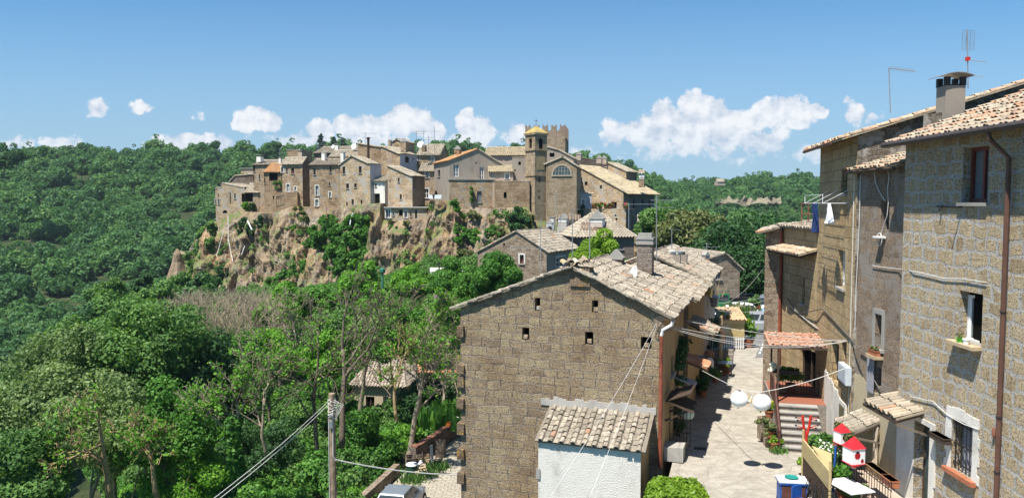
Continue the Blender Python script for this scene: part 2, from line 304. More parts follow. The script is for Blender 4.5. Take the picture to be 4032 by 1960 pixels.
def rock_material():
 m, nt, b = newmat('cliff_rock'); q = NB(nt)
 o = q.n('ShaderNodeTexCoord').outputs['Object']
 st = q.noise(q.scale(o, (1, 1, .16)), .42, 8, .66, .4).outputs['Fac']; blotch = q.noise(o, .14, 5, .6, .5).outputs['Fac']
 fine = q.noise(o, 1.6, 8, .72).outputs['Fac']; green = q.noise(q.add(o, (50, 9, 4)), .22, 7, .7).outputs['Fac']
 lay = q.noise(q.scale(o, (.25, .25, 1.4)), .6, 6, .6).outputs['Fac']
 col = q.ramp(st, [(.32,(.085,.062,.042)),(.42,(.19,.135,.088)),(.53,(.31,.225,.145)),(.62,(.32,.26,.19)),(.75,(.42,.33,.225))])
 col = q.mix(q.mr(blotch, .48, .64), col, q.mix(q.mr(st, .3, .65), (.27,.165,.09), (.38,.265,.15)))
 col = q.mix(q.math('MULTIPLY', q.mr(lay, .5, .66), .5), col, (.35,.31,.26))
 col = q.mix(q.math('MULTIPLY', q.mr(fine, .46, .34), .7), col, (.12,.09,.065))
 geo = q.n('ShaderNodeNewGeometry').outputs['Normal']; nz = q.n('ShaderNodeSeparateXYZ', {0: geo}).outputs[2]
 gf = q.math('ADD', green, q.math('MULTIPLY', nz, .14))
 col = q.mix(q.math('MULTIPLY', q.mr(gf, .575, .64), .8), col, q.mix(fine, (.07,.12,.03), (.20,.24,.08)))
 q.set(b.inputs['Base Color'], col)
 bm = q.n('ShaderNodeBump', {'Height': q.math('ADD', fine, q.math('MULTIPLY', st, 1.2)), 'Strength': 1.0, 'Distance': .4}); q.set(b.inputs['Normal'], bm.outputs[0])
rock_material()
def ground_material():
 m, nt, b = newmat('hill_ground'); q = NB(nt); o = q.n('ShaderNodeTexCoord').outputs['Object']
 f = q.noise(o, .25, 8, .7).outputs['Fac']; g = q.noise(o, 2.5, 6, .7).outputs['Fac']
 col = q.ramp(f, [(.3,(.02,.035,.012)),(.5,(.04,.06,.02)),(.62,(.07,.075,.03)),(.8,(.12,.10,.06))])
 q.set(b.inputs['Base Color'], q.mix(q.mr(g, .3, .7), q.mix(1.0, col, (.5,.5,.5), 'MULTIPLY'), col))
 bm = q.n('ShaderNodeBump', {'Height': g, 'Strength': .8, 'Distance': .3}); q.set(b.inputs['Normal'], bm.outputs[0])
ground_material()
def paving(name, c1, c2, scale, joint, jw=.03, crack=True, bump=.3):
 m, nt, b = newmat(name); q = NB(nt); o = q.n('ShaderNodeTexCoord').outputs['Object']
 wv = q.add(o, q.scale(q.noise(o, 1.5, 3).outputs['Color'], (.35, .35, 0)))
 big = q.noise(o, .35, 6, .65).outputs['Fac']; fine = q.noise(o, 9, 7, .72).outputs['Fac']; mid = q.noise(o, 2.2, 6, .68).outputs['Fac']
 col = q.mix(q.mr(mid, .35, .65), c1, c2)
 col = q.mix(q.math('MULTIPLY', q.mr(big, .5, .7), .5), col, tuple(x * .72 for x in c1))
 col = q.mix(q.mr(fine, .3, .62, .35, 0), col, tuple(x * .5 for x in c1))
 if crack:
  v = q.n('ShaderNodeTexVoronoi', {'Vector': wv, 'Scale': scale}, feature='DISTANCE_TO_EDGE').outputs['Distance']
  k = q.mr(v, 0.0, jw, 1, 0)
  col = q.mix(q.math('MULTIPLY', k, q.mr(mid, .42, .6)), col, joint); h = q.math('MULTIPLY', k, -1.0)
 else:
  br = q.n('ShaderNodeTexBrick', {'Vector': wv, 'Color1': (0,0,0), 'Color2': (1,1,1), 'Mortar': (0,0,0), 'Scale': 1.0, 'Mortar Size': jw, 'Mortar Smooth': .5, 'Brick Width': scale, 'Row Height': scale * .62})
  k = br.outputs['Fac']; col = q.mix(k, col, joint); h = q.math('MULTIPLY', k, -1.0)
 q.set(b.inputs['Base Color'], col)
 bm = q.n('ShaderNodeBump', {'Height': q.math('ADD', h, fine), 'Strength': .7, 'Distance': .03 * bump * 3}); q.set(b.inputs['Normal'], bm.outputs[0])
paving('street_stone', (.30,.272,.228), (.405,.372,.318), .8, (.30,.26,.21), .02)
paving('lane_cobble', (.34,.31,.25), (.42,.38,.31), .42, (.24,.20,.15), .035, crack=False)
paving('asphalt', (.15,.145,.14), (.2,.195,.185), .3, (.1,.1,.1), .01)
def ladybug_paper():
 plain('ladybug_red', (.62,.02,.03), .6, var=.1)
ladybug_paper()
# ------------------------------------------------------------------ mesh helpers
def tag(o, label=None, cat=None, group=None, kind=None):
 if label: o['label'] = label
 if cat: o['category'] = cat
 if group: o['group'] = group
 if kind: o['kind'] = kind
 return o
def empty(name, loc, label, cat, group=None):
 o = bpy.data.objects.new(name, None); COL.objects.link(o); o.location = loc; o.empty_display_size = .3
 return tag(o, label, cat, group)
def root_loc(parent):
 l = Vector((0, 0, 0))
 while parent is not None: l = l + parent.location; parent = parent.parent
 return l
def link_mesh(me, name, parent):
 o = bpy.data.objects.new(name, me); COL.objects.link(o)
 if parent is not None: o.parent = parent
 return o
def auto_uv(me):
 n = len(me.polygons)
 if not n: return
 nl = len(me.loops); nv = len(me.vertices)
 co = np.empty(nv * 3, np.float32); me.vertices.foreach_get('co', co); co = co.reshape(-1, 3)
 li = np.empty(nl, np.int32); me.loops.foreach_get('vertex_index', li)
 no = np.empty(n * 3, np.float32); me.polygons.foreach_get('normal', no); no = no.reshape(-1, 3)
 tot = np.empty(n, np.int32); me.polygons.foreach_get('loop_total', tot)
 N_ = np.repeat(no, tot, axis=0); C = co[li]
 flat = np.abs(N_[:, 2]) > .93
 T = np.stack([-N_[:, 1], N_[:, 0], np.zeros(len(N_))], 1); ln = np.linalg.norm(T, axis=1, keepdims=True); T = T / np.maximum(ln, 1e-6)
 B = np.cross(N_, T)
 u = np.where(flat, C[:, 0], (C * T).sum(1)); v = np.where(flat, C[:, 1], (C * B).sum(1))
 uvl = me.uv_layers.new(name='UVMap'); uvl.data.foreach_set('uv', np.stack([u, v], 1).astype(np.float32).ravel())
class MB:
 def __init__(s): s.v = []; s.f = []; s.t = []; s.m = []
 def face_set(s, vs, fs, tint=.5, mi=0):
  b = len(s.v); s.v.extend([tuple(x) for x in vs])
  for f in fs: s.f.append(tuple(b + i for i in f)); s.t.append(tint); s.m.append(mi)
 def quad(s, a, b, c, d, tint=.5, mi=0): s.face_set([a, b, c, d], [(0, 1, 2, 3)], tint, mi)
 def box(s, x0, x1, y0, y1, z0, z1, M=None, tint=.5, mi=0):
  vs = [Vector((x, y, z)) for z in (z0, z1) for y in (y0, y1) for x in (x0, x1)]
  if M is not None: vs = [M @ v for v in vs]
  s.face_set(vs, [(0, 2, 3, 1), (4, 5, 7, 6), (0, 1, 5, 4), (2, 6, 7, 3), (0, 4, 6, 2), (1, 3, 7, 5)], tint, mi)
 def bar(s, a, b, w, h=None, tint=.5, mi=0):
  h = h or w; a = Vector(a); b = Vector(b); d = b - a; L = d.length
  if L < 1e-6: return
  q = d.to_track_quat('Z', 'Y').to_matrix().to_4x4(); q.translation = a
  s.box(-w / 2, w / 2, -h / 2, h / 2, 0, L, q, tint, mi)
 def tube(s, pts, rad, n=6, cap=True, tint=.5, mi=0):
  pts = [Vector(p) for p in pts];
  if not hasattr(rad, '__len__'): rad = [rad] * len(pts)
  base = len(s.v); prev = None
  for i, p in enumerate(pts):
   d = (pts[min(i + 1, len(pts) - 1)] - pts[max(i - 1, 0)])
   if d.length < 1e-7: d = Vector((0, 0, 1))
   d.normalize()
   if prev is None: a = d.orthogonal().normalized()
   else:
    a = prev - d * prev.dot(d)
    a = a.normalized() if a.length > 1e-5 else d.orthogonal().normalized()
   prev = a; b = d.cross(a)
   for k in range(n):
    t = 2 * math.pi * k / n; s.v.append(tuple(p + (a * math.cos(t) + b * math.sin(t)) * rad[i]))
  for i in range(len(pts) - 1):
   for k in range(n):
    s.f.append((base + i * n + k, base + i * n + (k + 1) % n, base + (i + 1) * n + (k + 1) % n, base + (i + 1) * n + k)); s.t.append(tint); s.m.append(mi)
  if cap:
   s.f.append(tuple(base + k for k in reversed(range(n)))); s.t.append(tint); s.m.append(mi)
   e = base + (len(pts) - 1) * n; s.f.append(tuple(e + k for k in range(n))); s.t.append(tint); s.m.append(mi)
 def lathe(s, prof, n=16, M=None, tint=.5, mi=0, a0=0, a1=2 * math.pi):
  base = len(s.v); full = abs(a1 - a0 - 2 * math.pi) < 1e-6; m = n if full else n + 1
  for (r, z) in prof:
   for k in range(m):
    t = a0 + (a1 - a0) * k / n; p = Vector((r * math.cos(t), r * math.sin(t), z)); s.v.append(tuple(M @ p if M else p))
  for i in range(len(prof) - 1):
   for k in range(n):
    k2 = (k + 1) % m; s.f.append((base + i * m + k, base + i * m + k2, base + (i + 1) * m + k2, base + (i + 1) * m + k)); s.t.append(tint); s.m.append(mi)
 def sphere(s, c, r, n=12, sq=(1, 1, 1), tint=.5, mi=0):
  M = Matrix.Translation(c) @ Matrix.Diagonal((*sq, 1))
  s.lathe([(r * math.sin(math.pi * i / n), -r * math.cos(math.pi * i / n)) for i in range(n + 1)], n + 4, M, tint, mi)
 def extrude(s, poly, z0, z1, M=None, tint=.5, mi=0):
  n = len(poly); vs = [Vector((x, y, z0)) for x, y in poly] + [Vector((x, y, z1)) for x, y in poly]
  if M: vs = [M @ v for v in vs]
  s.face_set(vs, [tuple(reversed(range(n))), tuple(range(n, 2 * n))] + [(i, (i + 1) % n, n + (i + 1) % n, n + i) for i in range(n)], tint, mi)
 def build(s, name, mats, parent=None, smooth=False, loc=None):
  if isinstance(mats, str): mats = [mats]
  off = root_loc(parent) if loc is None else Vector(loc)
  me = bpy.data.meshes.new(name)
  V = [(x - off.x, y - off.y, z - off.z) for x, y, z in s.v]
  me.from_pydata(V, [], s.f)
  for mm in mats: me.materials.append(MATS[mm])
  me.polygons.foreach_set('material_index', s.m)
  if smooth: me.polygons.foreach_set('use_smooth', [True] * len(s.f))
  at = me.attributes.new('tint', 'FLOAT', 'FACE'); at.data.foreach_set('value', s.t)
  me.update(); auto_uv(me)
  o = link_mesh(me, name, parent)
  if parent is None: o.location = off
  return o
def np_mesh(name, V, nquads, tint, mat, parent=None, loc=(0, 0, 0), smooth=False):
 me = bpy.data.meshes.new(name); V = np.asarray(V, np.float32).reshape(-1, 3)
 me.vertices.add(len(V)); me.vertices.foreach_set('co', V.ravel())
 me.loops.add(nquads * 4); me.loops.foreach_set('vertex_index', np.arange(nquads * 4, dtype=np.int32))
 me.polygons.add(nquads); me.polygons.foreach_set('loop_start', np.arange(0, nquads * 4, 4, dtype=np.int32))
 try: me.polygons.foreach_set('loop_total', np.full(nquads, 4, np.int32))
 except Exception: pass
 me.update(calc_edges=True)
 at = me.attributes.new('tint', 'FLOAT', 'FACE'); at.data.foreach_set('value', np.asarray(tint, np.float32))
 me.materials.append(MATS[mat])
 o = link_mesh(me, name, parent);
 if parent is None: o.location = loc
 return o
# ------------------------------------------------------------------ walls, windows, roofs, houses
class Plane:
 def __init__(s, ox, oy, th): s.ox, s.oy = ox, oy; s.ex, s.ey = math.cos(th), math.sin(th); s.th = th
 def hit(s, u, v):
  a, b = ray(u, v); den = s.ex - a * s.ey
  t = (a * s.oy - s.ox) / den
  return t, b * (s.oy + t * s.ey)
 def pt(s, t, z, off=0.0): return Vector((s.ox + s.ex * t + s.ey * off, s.oy + s.ey * t - s.ex * off, z))
 def M(s, t, z, off=0.0):   # local x along wall, y into the wall, z up
  m = Matrix(((s.ex, -s.ey, 0, 0), (s.ey, s.ex, 0, 0), (0, 0, 1, 0), (0, 0, 0, 1))); m.translation = s.pt(t, z, off); return m
def interp(prof, s):
 if s <= prof[0][0]: return prof[0][1]
 for (a, za), (b, zb) in zip(prof, prof[1:]):
  if s <= b: return za + (zb - za) * (s - a) / max(b - a, 1e-6)
 return prof[-1][1]
def wall(mb, pl, s0, s1, zb, prof, ops=(), mi=0, back=0.0):
 br = {s0, s1}
 for p in prof:
  if s0 < p[0] < s1: br.add(p[0])
 for o in ops: br.add(min(max(o[0], s0), s1)); br.add(min(max(o[1], s0), s1))
 br = sorted(br)
 for a, b in zip(br, br[1:]):
  if b - a < 1e-4: continue
  m = (a + b) / 2; cut = sorted([(o[2], o[3]) for o in ops if o[0] < m < o[1]])
  z = zb
  for (z0, z1) in cut:
   if z0 > z: mb.quad(pl.pt(a, z), pl.pt(b, z), pl.pt(b, z0), pl.pt(a, z0), mi=mi)
   z = max(z, z1)
  mb.quad(pl.pt(a, z), pl.pt(b, z), pl.pt(b, max(z, interp(prof, b - 1e-4))), pl.pt(a, max(z, interp(prof, a + 1e-4))), mi=mi)
 for o in ops:
  a, b, z0, z1, r = o[:5]; arch = len(o) > 5 and o[5]
  if arch:
   rad = (b - a) / 2; c = (a + b) / 2; zc = z1 - rad; N_ = 8
   arc = [(c - rad * math.cos(math.pi * i / N_), zc + rad * math.sin(math.pi * i / N_)) for i in range(N_ + 1)]
   for i in range(N_):
    k = (a, z1) if i < N_ // 2 else (b, z1)
    mb.face_set([pl.pt(*k), pl.pt(*arc[i]), pl.pt(*arc[i + 1])], [(0, 1, 2)], mi=mi)
    mb.quad(pl.pt(*arc[i]), pl.pt(*arc[i], -r), pl.pt(*arc[i + 1], -r), pl.pt(*arc[i + 1]), mi=mi)
   mb.face_set([pl.pt(a, z1), pl.pt(*arc[N_ // 2]), pl.pt(b, z1)], [(0, 1, 2)], mi=mi)
   zt = zc
  else:
   zt = z1; mb.quad(pl.pt(a, z1), pl.pt(b, z1), pl.pt(b, z1, -r), pl.pt(a, z1, -r), mi=mi)
  mb.quad(pl.pt(a, z0), pl.pt(a, z0, -r), pl.pt(b, z0, -r), pl.pt(b, z0), mi=mi)
  mb.quad(pl.pt(a, z0), pl.pt(a, zt), pl.pt(a, zt, -r), pl.pt(a, z0, -r), mi=mi)
  mb.quad(pl.pt(b, z0), pl.pt(b, z0, -r), pl.pt(b, zt, -r), pl.pt(b, zt), mi=mi)
def pbox(mb, pl, a, b, z0, z1, o0, o1, mi=0, tint=.5):   # box on a wall plane, offsets outward o0<o1
 mb.box(0, b - a, -o1, -o0, 0, z1 - z0, pl.M(a, z0, 0), tint, mi)
WK = {  # kind: (part name, frame mat, pane mat, surround mat, bars v, bars h, sill)
 'hole': ('opening', None, 'unlit_void', None, 0, 0, 0),  # black sheet closes the recess in place of a dark interior
 'dark': ('window', 'wood_dark', 'dark_glass', None, 1, 0, 1),
 'plain': ('window', 'wood_old', 'dark_glass', 'concrete', 1, 1, 1),
 'white': ('window', 'white_paint', 'glass_grey', 'plaster_white', 1, 1, 1),
 'whited': ('window', 'white_paint', 'dark_glass', 'plaster_white', 1, 1, 1),
 'wdoor': ('door', 'white_paint', 'glass_grey', None, 1, 2, 0),
 'ddoor': ('door', 'wood_dark', 'unlit_void', None, 1, 0, 0),
 'brown': ('window', 'shutter_brown', 'shutter_brown', None, 1, 0, 1),
 'brownw': ('window', 'shutter_brown', 'shutter_brown', 'plaster_white', 1, 0, 1),
 'red': ('window', 'shutter_red', 'shutter_red', None, 1, 0, 1),
 'grey': ('window', 'shutter_grey', 'shutter_grey', None, 1, 0, 1),
}
def window(parent, pl, a, b, z0, z1, r, kind, arch=False, sill_mat='concrete'):
 nm, fm, pm, sm, bv, bh, sill = WK[kind]; w = b - a; h = z1 - z0
 pane = MB(); pane.quad(pl.pt(a, z0, -r + .01), pl.pt(b, z0, -r + .01), pl.pt(b, z1, -r + .01), pl.pt(a, z1, -r + .01))
 if fm is None: return pane.build(nm, pm, parent)
 fw = min(.09, w * .12) ; m = MB(); i0 = -r + .02; i1 = i0 + .06
 pbox(m, pl, a, a + fw, z0, z1, i0, i1); pbox(m, pl, b - fw, b, z0, z1, i0, i1)
 pbox(m, pl, a + fw, b - fw, z1 - fw, z1, i0, i1); pbox(m, pl, a + fw, b - fw, z0, z0 + fw, i0, i1)
 for k in range(bv): c = a + w * (k + 1) / (bv + 1); pbox(m, pl, c - fw * .5, c + fw * .5, z0 + fw, z1 - fw, i0, i1 - .01)
 for k in range(bh): c = z0 + h * (k + 1) / (bh + 1); pbox(m, pl, a + fw, b - fw, c - fw * .35, c + fw * .35, i0, i1 - .015)
 f = m.build(nm, fm, parent); pane.build('pane', pm, f)
 if sm:
  s = MB(); q = .13;
  pbox(s, pl, a - q, a, z0, z1, -.02, .03); pbox(s, pl, b, b + q, z0, z1, -.02, .03); pbox(s, pl, a - q, b + q, z1, z1 + q, -.02, .03)
  s.build('surround', sm, f)
 if sill:
  s = MB(); pbox(s, pl, a - .08, b + .08, z0 - .09, z0 - .003, -.02, .1); s.build('sill', sill_mat, f)
 return f
RNG = random.Random(7)
def roof_slope(mb, E0, E1, U, pitch=.30, row=.45, seed=0, lip=False, hot=.03, r=None, jit=1.0, base_t=.10, tintf=None):
 """tiles over the parallelogram eave E0->E1, up-slope vector U; eave runs left to right seen from below"""
 rg = random.Random(seed); E0 = Vector(E0); E1 = Vector(E1); U = Vector(U); ev = E1 - E0; L = ev.length; H = U.length
 ex = ev / L; up = U / H; n = ex.cross(up).normalized()
 if n.z < 0: n = -n
 b = .05
 mb.face_set([E0 - n * b, E1 - n * b, E1 + U - n * b, E0 + U - n * b, E0 - n * .001, E1 - n * .001, E1 + U - n * .001, E0 + U - n * .001],
    [(0, 3, 2, 1), (4, 5, 6, 7), (0, 1, 5, 4), (1, 2, 6, 5), (2, 3, 7, 6), (3, 0, 4, 7)], base_t)
 nc = max(2, round(L / pitch)); p = L / nc; r = r or p * .36; nr = max(1, round(H / row)); rl = H / nr
 K = 4; cs = [(math.cos(math.pi * k / K), math.sin(math.pi * k / K)) for k in range(K + 1)]
 for c in range(nc):
  x = (c + .5) * p; wob = rg.uniform(-.02, .02) * jit
  for j in range(nr):
   t = rg.uniform(.1, .9) if rg.random() > hot else rg.uniform(.95, 1)
   if tintf: t = tintf(rg)
   y0 = j * rl + rg.uniform(-.035, .035) * jit - .04; y1 = y0 + rl * 1.16
   dx = wob + rg.uniform(-.016, .016) * jit; dz = rg.uniform(0, .018) * jit; r0 = r * rg.uniform(.94, 1.06); r1 = r0 * .8; sk = rg.uniform(-.012, .012) * jit
   A = [E0 + ex * (x + dx - r0 * a) + up * y0 + n * (r0 * s * .95 + .028 + dz) for a, s in cs]
   B = [E0 + ex * (x + dx + sk - r1 * a) + up * y1 + n * (r1 * s * .85 + .0 + dz) for a, s in cs]
   fs = [(k, k + 1, K + 2 + k, K + 1 + k) for k in range(K)]
   vs = A + B
   if lip:
    C = [E0 + ex * (x + dx - (r0 - .022) * a) + up * (y0 + .004) + n * ((r0 - .022) * s * .95 + .028 + dz) for a, s in cs]; o = len(vs); vs = vs + C
    fs += [(k, o + k, o + k + 1, k + 1) for k in range(K)]
   mb.face_set(vs, fs, t)
   if True:   # channel course seen between covers
    q0 = E0 + ex * (x + p * .5 - p * .2) + up * y0 + n * .012; q1 = E0 + ex * (x + p * .5 + p * .2) + up * y0 + n * .012
    if c < nc - 1: mb.quad(q0 + n * .02, q1 + n * .02, q1 + up * rl * 1.05 , q0 + up * rl * 1.05, rg.uniform(.1, .6))
def ridge_cap(mb, a, b, r=.12, step=.42, seed=1, tint=None):
 rg = random.Random(seed); a = Vector(a); b = Vector(b); d = b - a; n = max(1, int(d.length / step)); dd = d.normalized(); sx = dd.cross(Vector((0, 0, 1))).normalized()
 for i in range(n):
  p = a + d * (i / n) + Vector((0, 0, rg.uniform(-.01, .02))); q = a + d * ((i + 1.12) / n); rr = r * rg.uniform(.92, 1.08)
  A = [p + sx * rr * math.cos(math.pi * k / 5) + Vector((0, 0, rr * math.sin(math.pi * k / 5) + .02)) for k in range(6)]
  B = [q + sx * rr * .85 * math.cos(math.pi * k / 5) + Vector((0, 0, rr * .85 * math.sin(math.pi * k / 5))) for k in range(6)]
  mb.face_set(A + B, [(k, k + 1, 7 + k, 6 + k) for k in range(5)], tint if tint is not None else rg.uniform(.2, .9))
class H: pass
def house(name, label, u0, u1, d, th, zb, top=None, prof=None, D=6.0, u2=None, ul=None, ridge='side', rise=1.0, shed=False, hip=0.0, flat=False,
   mat='far_tuff', smat=None, rmat='tiles_far', win=(), oh=.25, gover=.15, pitch=.34, row=.5, cat='house', group=None, near=False, hot=.03, rdepth=.22, jit=1.0, parapet=0.0, lip=False, side_prof=None):
 th = math.radians(th); a0 = ray(u0, 0)[0]; FL = (a0 * d, d); fp = Plane(FL[0], FL[1], th); Wd = fp.hit(u1, 0)[0]
 n = (-fp.ey, fp.ex); FR = (FL[0] + fp.ex * Wd, FL[1] + fp.ey * Wd)
 if u2 is not None:
  sp = Plane(FR[0], FR[1], th + math.pi / 2); D = sp.hit(u2, 0)[0]
 if ul is not None:
  sp = Plane(FL[0], FL[1], th + math.pi / 2); D = sp.hit(ul, 0)[0]
 rp = Plane(FR[0], FR[1], th + math.pi / 2)
 lp = Plane(FL[0] + n[0] * D, FL[1] + n[1] * D, th - math.pi / 2)
 bp = Plane(FR[0] + n[0] * D, FR[1] + n[1] * D, th + math.pi)
 if prof is not None:
  pr = []
  for (u, v) in prof:
   s, z = fp.hit(u, v); pr.append((s, z))
  pr[0] = (0 if abs(pr[0][0]) < .8 else pr[0][0], pr[0][1])
  ztL, ztR = interp(pr, 0), interp(pr, Wd)
  pr = [(0, ztL)] + [p for p in pr if .01 < p[0] < Wd - .01] + [(Wd, ztR)]
 else:
  ze = ray(u0, top)[1] * d
 ops = {'F': [], 'L': [], 'R': []}; wins = []
 for w in win:
  side = 'F'; arch = False; rd = rdepth; k = 'dark'
  if isinstance(w[0], str): side, w = w[0], w[1:]
  if len(w) > 4: k = w[4]
  if len(w) > 5: arch = bool(w[5])
  pl = {'F': fp, 'L': lp, 'R': rp}[side]
  sa, za = pl.hit(w[0], w[1]); sb, zb_ = pl.hit(w[2], w[3]); sm, zt = pl.hit((w[0] + w[2]) / 2, w[1]); _, zo = pl.hit((w[0] + w[2]) / 2, w[3])
  sa, sb = min(sa, sb), max(sa, sb)
  ops[side].append((sa, sb, zo, zt, rd, arch)); wins.append((pl, sa, sb, zo, zt, rd, k, arch))
 cx = FL[0]; root = empty(name, (FL[0], FL[1], zb), label, cat, group)
 wm = MB(); h = H()
 if flat:
  t = [(0, ze), (Wd, ze)]; td = [(0, ze), (D, ze)]
  wall(wm, fp, 0, Wd, zb, t, ops['F']); wall(wm, rp, 0, D, zb, td, ops['R'], 1); wall(wm, lp, 0, D, zb, td, ops['L']); wall(wm, bp, 0, Wd, zb, t)
  zr = ze - parapet
  rb = MB(); rb.quad(fp.pt(.02, zr - .01, -.02), fp.pt(Wd - .02, zr - .01, -.02), fp.pt(Wd - .02, zr - .01, -D + .02), fp.pt(.02, zr - .01, -D + .02))
  if parapet == 0:
   rb = MB(); rb.box(-oh, Wd + oh, -oh, D + oh, 0, .12, fp.M(0, ze, 0))
  rb.build('roof', rmat if rmat in ('concrete', 'mortar_cap', 'plaster_white', 'far_tuff_pale', 'white_paint') else 'concrete', root)
 elif ridge == 'side':
  dm = D if shed else D / 2; sd = side_prof or ([(0, ze), (D, ze + rise)] if shed else [(0, ze), (D / 2, ze + rise), (D, ze)])
  t = [(0, ze), (Wd, ze)]
  if hip > 0: sdw = [(0, ze), (D, ze)]
  else: sdw = sd
  wall(wm, fp, 0, Wd, zb, t, ops['F']); wall(wm, rp, 0, D, zb, sdw, ops['R'], 1)
  wall(wm, lp, 0, D, zb, [(D - a, z) for a, z in reversed(sdw)], ops['L']); zk = sdw[-1][1]; wall(wm, bp, 0, Wd, zb, [(0, zk), (Wd, zk)])
  rb = MB(); k = rise / dm
  if hip > 0:
   for sgn in (0, 1):
    pass
   hp = min(hip, Wd / 2 - .05)
   e = oh
   def hp_tri(A, B, C, D_): # eave A->B, ridge D_->C, as tiles clipped: build strips
    A, B, C, D_ = map(Vector, (A, B, C, D_)); nn = (B - A).cross(D_ - A).normalized(); cols = max(3, int((B - A).length / pitch)); ex = (B - A).normalized()
    upd = nn.cross(ex).normalized(); upd = upd if upd.z > 0 else -upd
    rb.face_set([A, B, C, D_], [(0, 1, 2, 3)], .12)
    Hh = (D_ - A).dot(upd); rg = random.Random(int(A.x * 10)); rows = max(1, int(Hh / row)); p = (B - A).length / cols; r = p * .36
    for c in range(cols):
     x = (c + .5) * p
     for j in range(rows):
      yy = (j + .5) / rows; lo = (D_ - A).dot(ex) * yy; hi = (B - A).length + ((C - B).dot(ex)) * yy
      if not (lo < x < hi): continue
      y0 = j * Hh / rows; y1 = y0 + Hh / rows * 1.1
      Av = [A + ex * (x - r * math.cos(math.pi * q / 4)) + upd * y0 + nn * (r * math.sin(math.pi * q / 4) + .03) for q in range(5)]
      Bv = [A + ex * (x - r * .8 * math.cos(math.pi * q / 4)) + upd * y1 + nn * (r * .8 * math.sin(math.pi * q / 4)) for q in range(5)]
      rb.face_set(Av + Bv, [(q, q + 1, 6 + q, 5 + q) for q in range(4)], rg.uniform(.1, .9))
   z0 = ze - k * e + .05; zr = ze + rise + .05
   a = fp.pt(-e, z0, e); b = fp.pt(Wd + e, z0, e); c = fp.pt(Wd + e, z0, -D - e); dd = fp.pt(-e, z0, -D - e); r0 = fp.pt(hp, zr, -D / 2); r1 = fp.pt(Wd - hp, zr, -D / 2)
   hp_tri(a, b, r1, r0); hp_tri(b, c, r1, r1); hp_tri(c, dd, r0, r1); hp_tri(dd, a, r0, r0)
   ridge_cap(rb, r0, r1); ridge_cap(rb, a, r0); ridge_cap(rb, b, r1)
  else:
   zl = ze - k * oh + .06
   roof_slope(rb, fp.pt(-gover, zl, oh), fp.pt(Wd + gover, zl, oh), fp.pt(0, zl + k * (dm + oh), -dm) - fp.pt(0, zl, oh), pitch, row, RNG.random(), lip, hot, jit=jit)
   if not shed:
    roof_slope(rb, fp.pt(Wd + gover, zl, -D - oh), fp.pt(-gover, zl, -D - oh), fp.pt(0, zl + k * (dm + oh), -dm) - fp.pt(0, zl, -D - oh), pitch, row, RNG.random(), lip, hot, jit=jit)
    ridge_cap(rb, fp.pt(-gover, ze + rise + .06, -dm), fp.pt(Wd + gover, ze + rise + .06, -dm), r=pitch * .4)
  h.roof = rb.build('roof', rmat, root); h.k = k; h.ze = ze
 else:
  wall(wm, fp, 0, Wd, zb, pr, ops['F'])
  wall(wm, rp, 0, D, zb, [(0, pr[-1][1]), (D, pr[-1][1])], ops['R'], 1); wall(wm, lp, 0, D, zb, [(0, pr[0][1]), (D, pr[0][1])], ops['L'])
  wall(wm, bp, 0, Wd, zb, [(Wd - a, z) for a, z in reversed(pr)])
  rb = MB(); segs = list(zip(pr, pr[1:])); h.pr = pr
  for i, ((sa, za), (sb, zb2)) in enumerate(segs):
   if abs(za - zb2) < .02 and False: continue
   k = (zb2 - za) / (sb - sa); xa = sa - (oh if i == 0 and k >= 0 else 0) ; xb = sb + (oh if i == len(segs) - 1 and k <= 0 else 0)
   ya = za + k * (xa - sa) + .06; yb = zb2 + k * (xb - sb) + .06
   rm = rmat[i] if isinstance(rmat, (list, tuple)) else rmat
   if isinstance(rmat, (list, tuple)) and i > 0 and rmat[i] != rmat[i - 1]: rb.build('roof', rmat[i - 1], root); rb = MB()
   if k >= 0: roof_slope(rb, fp.pt(xa, ya, -D - gover), fp.pt(xa, ya, gover), fp.pt(xb, yb, gover) - fp.pt(xa, ya, gover), pitch, row, RNG.random(), lip, hot, jit=jit)
   else: roof_slope(rb, fp.pt(xb, yb, gover), fp.pt(xb, yb, -D - gover), fp.pt(xa, ya, gover) - fp.pt(xb, yb, gover), pitch, row, RNG.random(), lip, hot, jit=jit)
  for (p0, p1, p2) in zip(pr, pr[1:], pr[2:]):
   if p1[1] > p0[1] and p1[1] > p2[1]: ridge_cap(rb, fp.pt(p1[0], p1[1] + .06, gover), fp.pt(p1[0], p1[1] + .06, -D - gover), r=pitch * .4)
  h.roof = rb.build('roof', rm, root)
 h.wall = wm.build('wall', [mat, smat or mat], root)
 for w in wins: window(root, *w[:7], arch=w[7])
 h.root, h.fp, h.rp, h.lp, h.bp, h.W, h.D, h.FR, h.FL = root, fp, rp, lp, bp, Wd, D, FR, FL
 return h
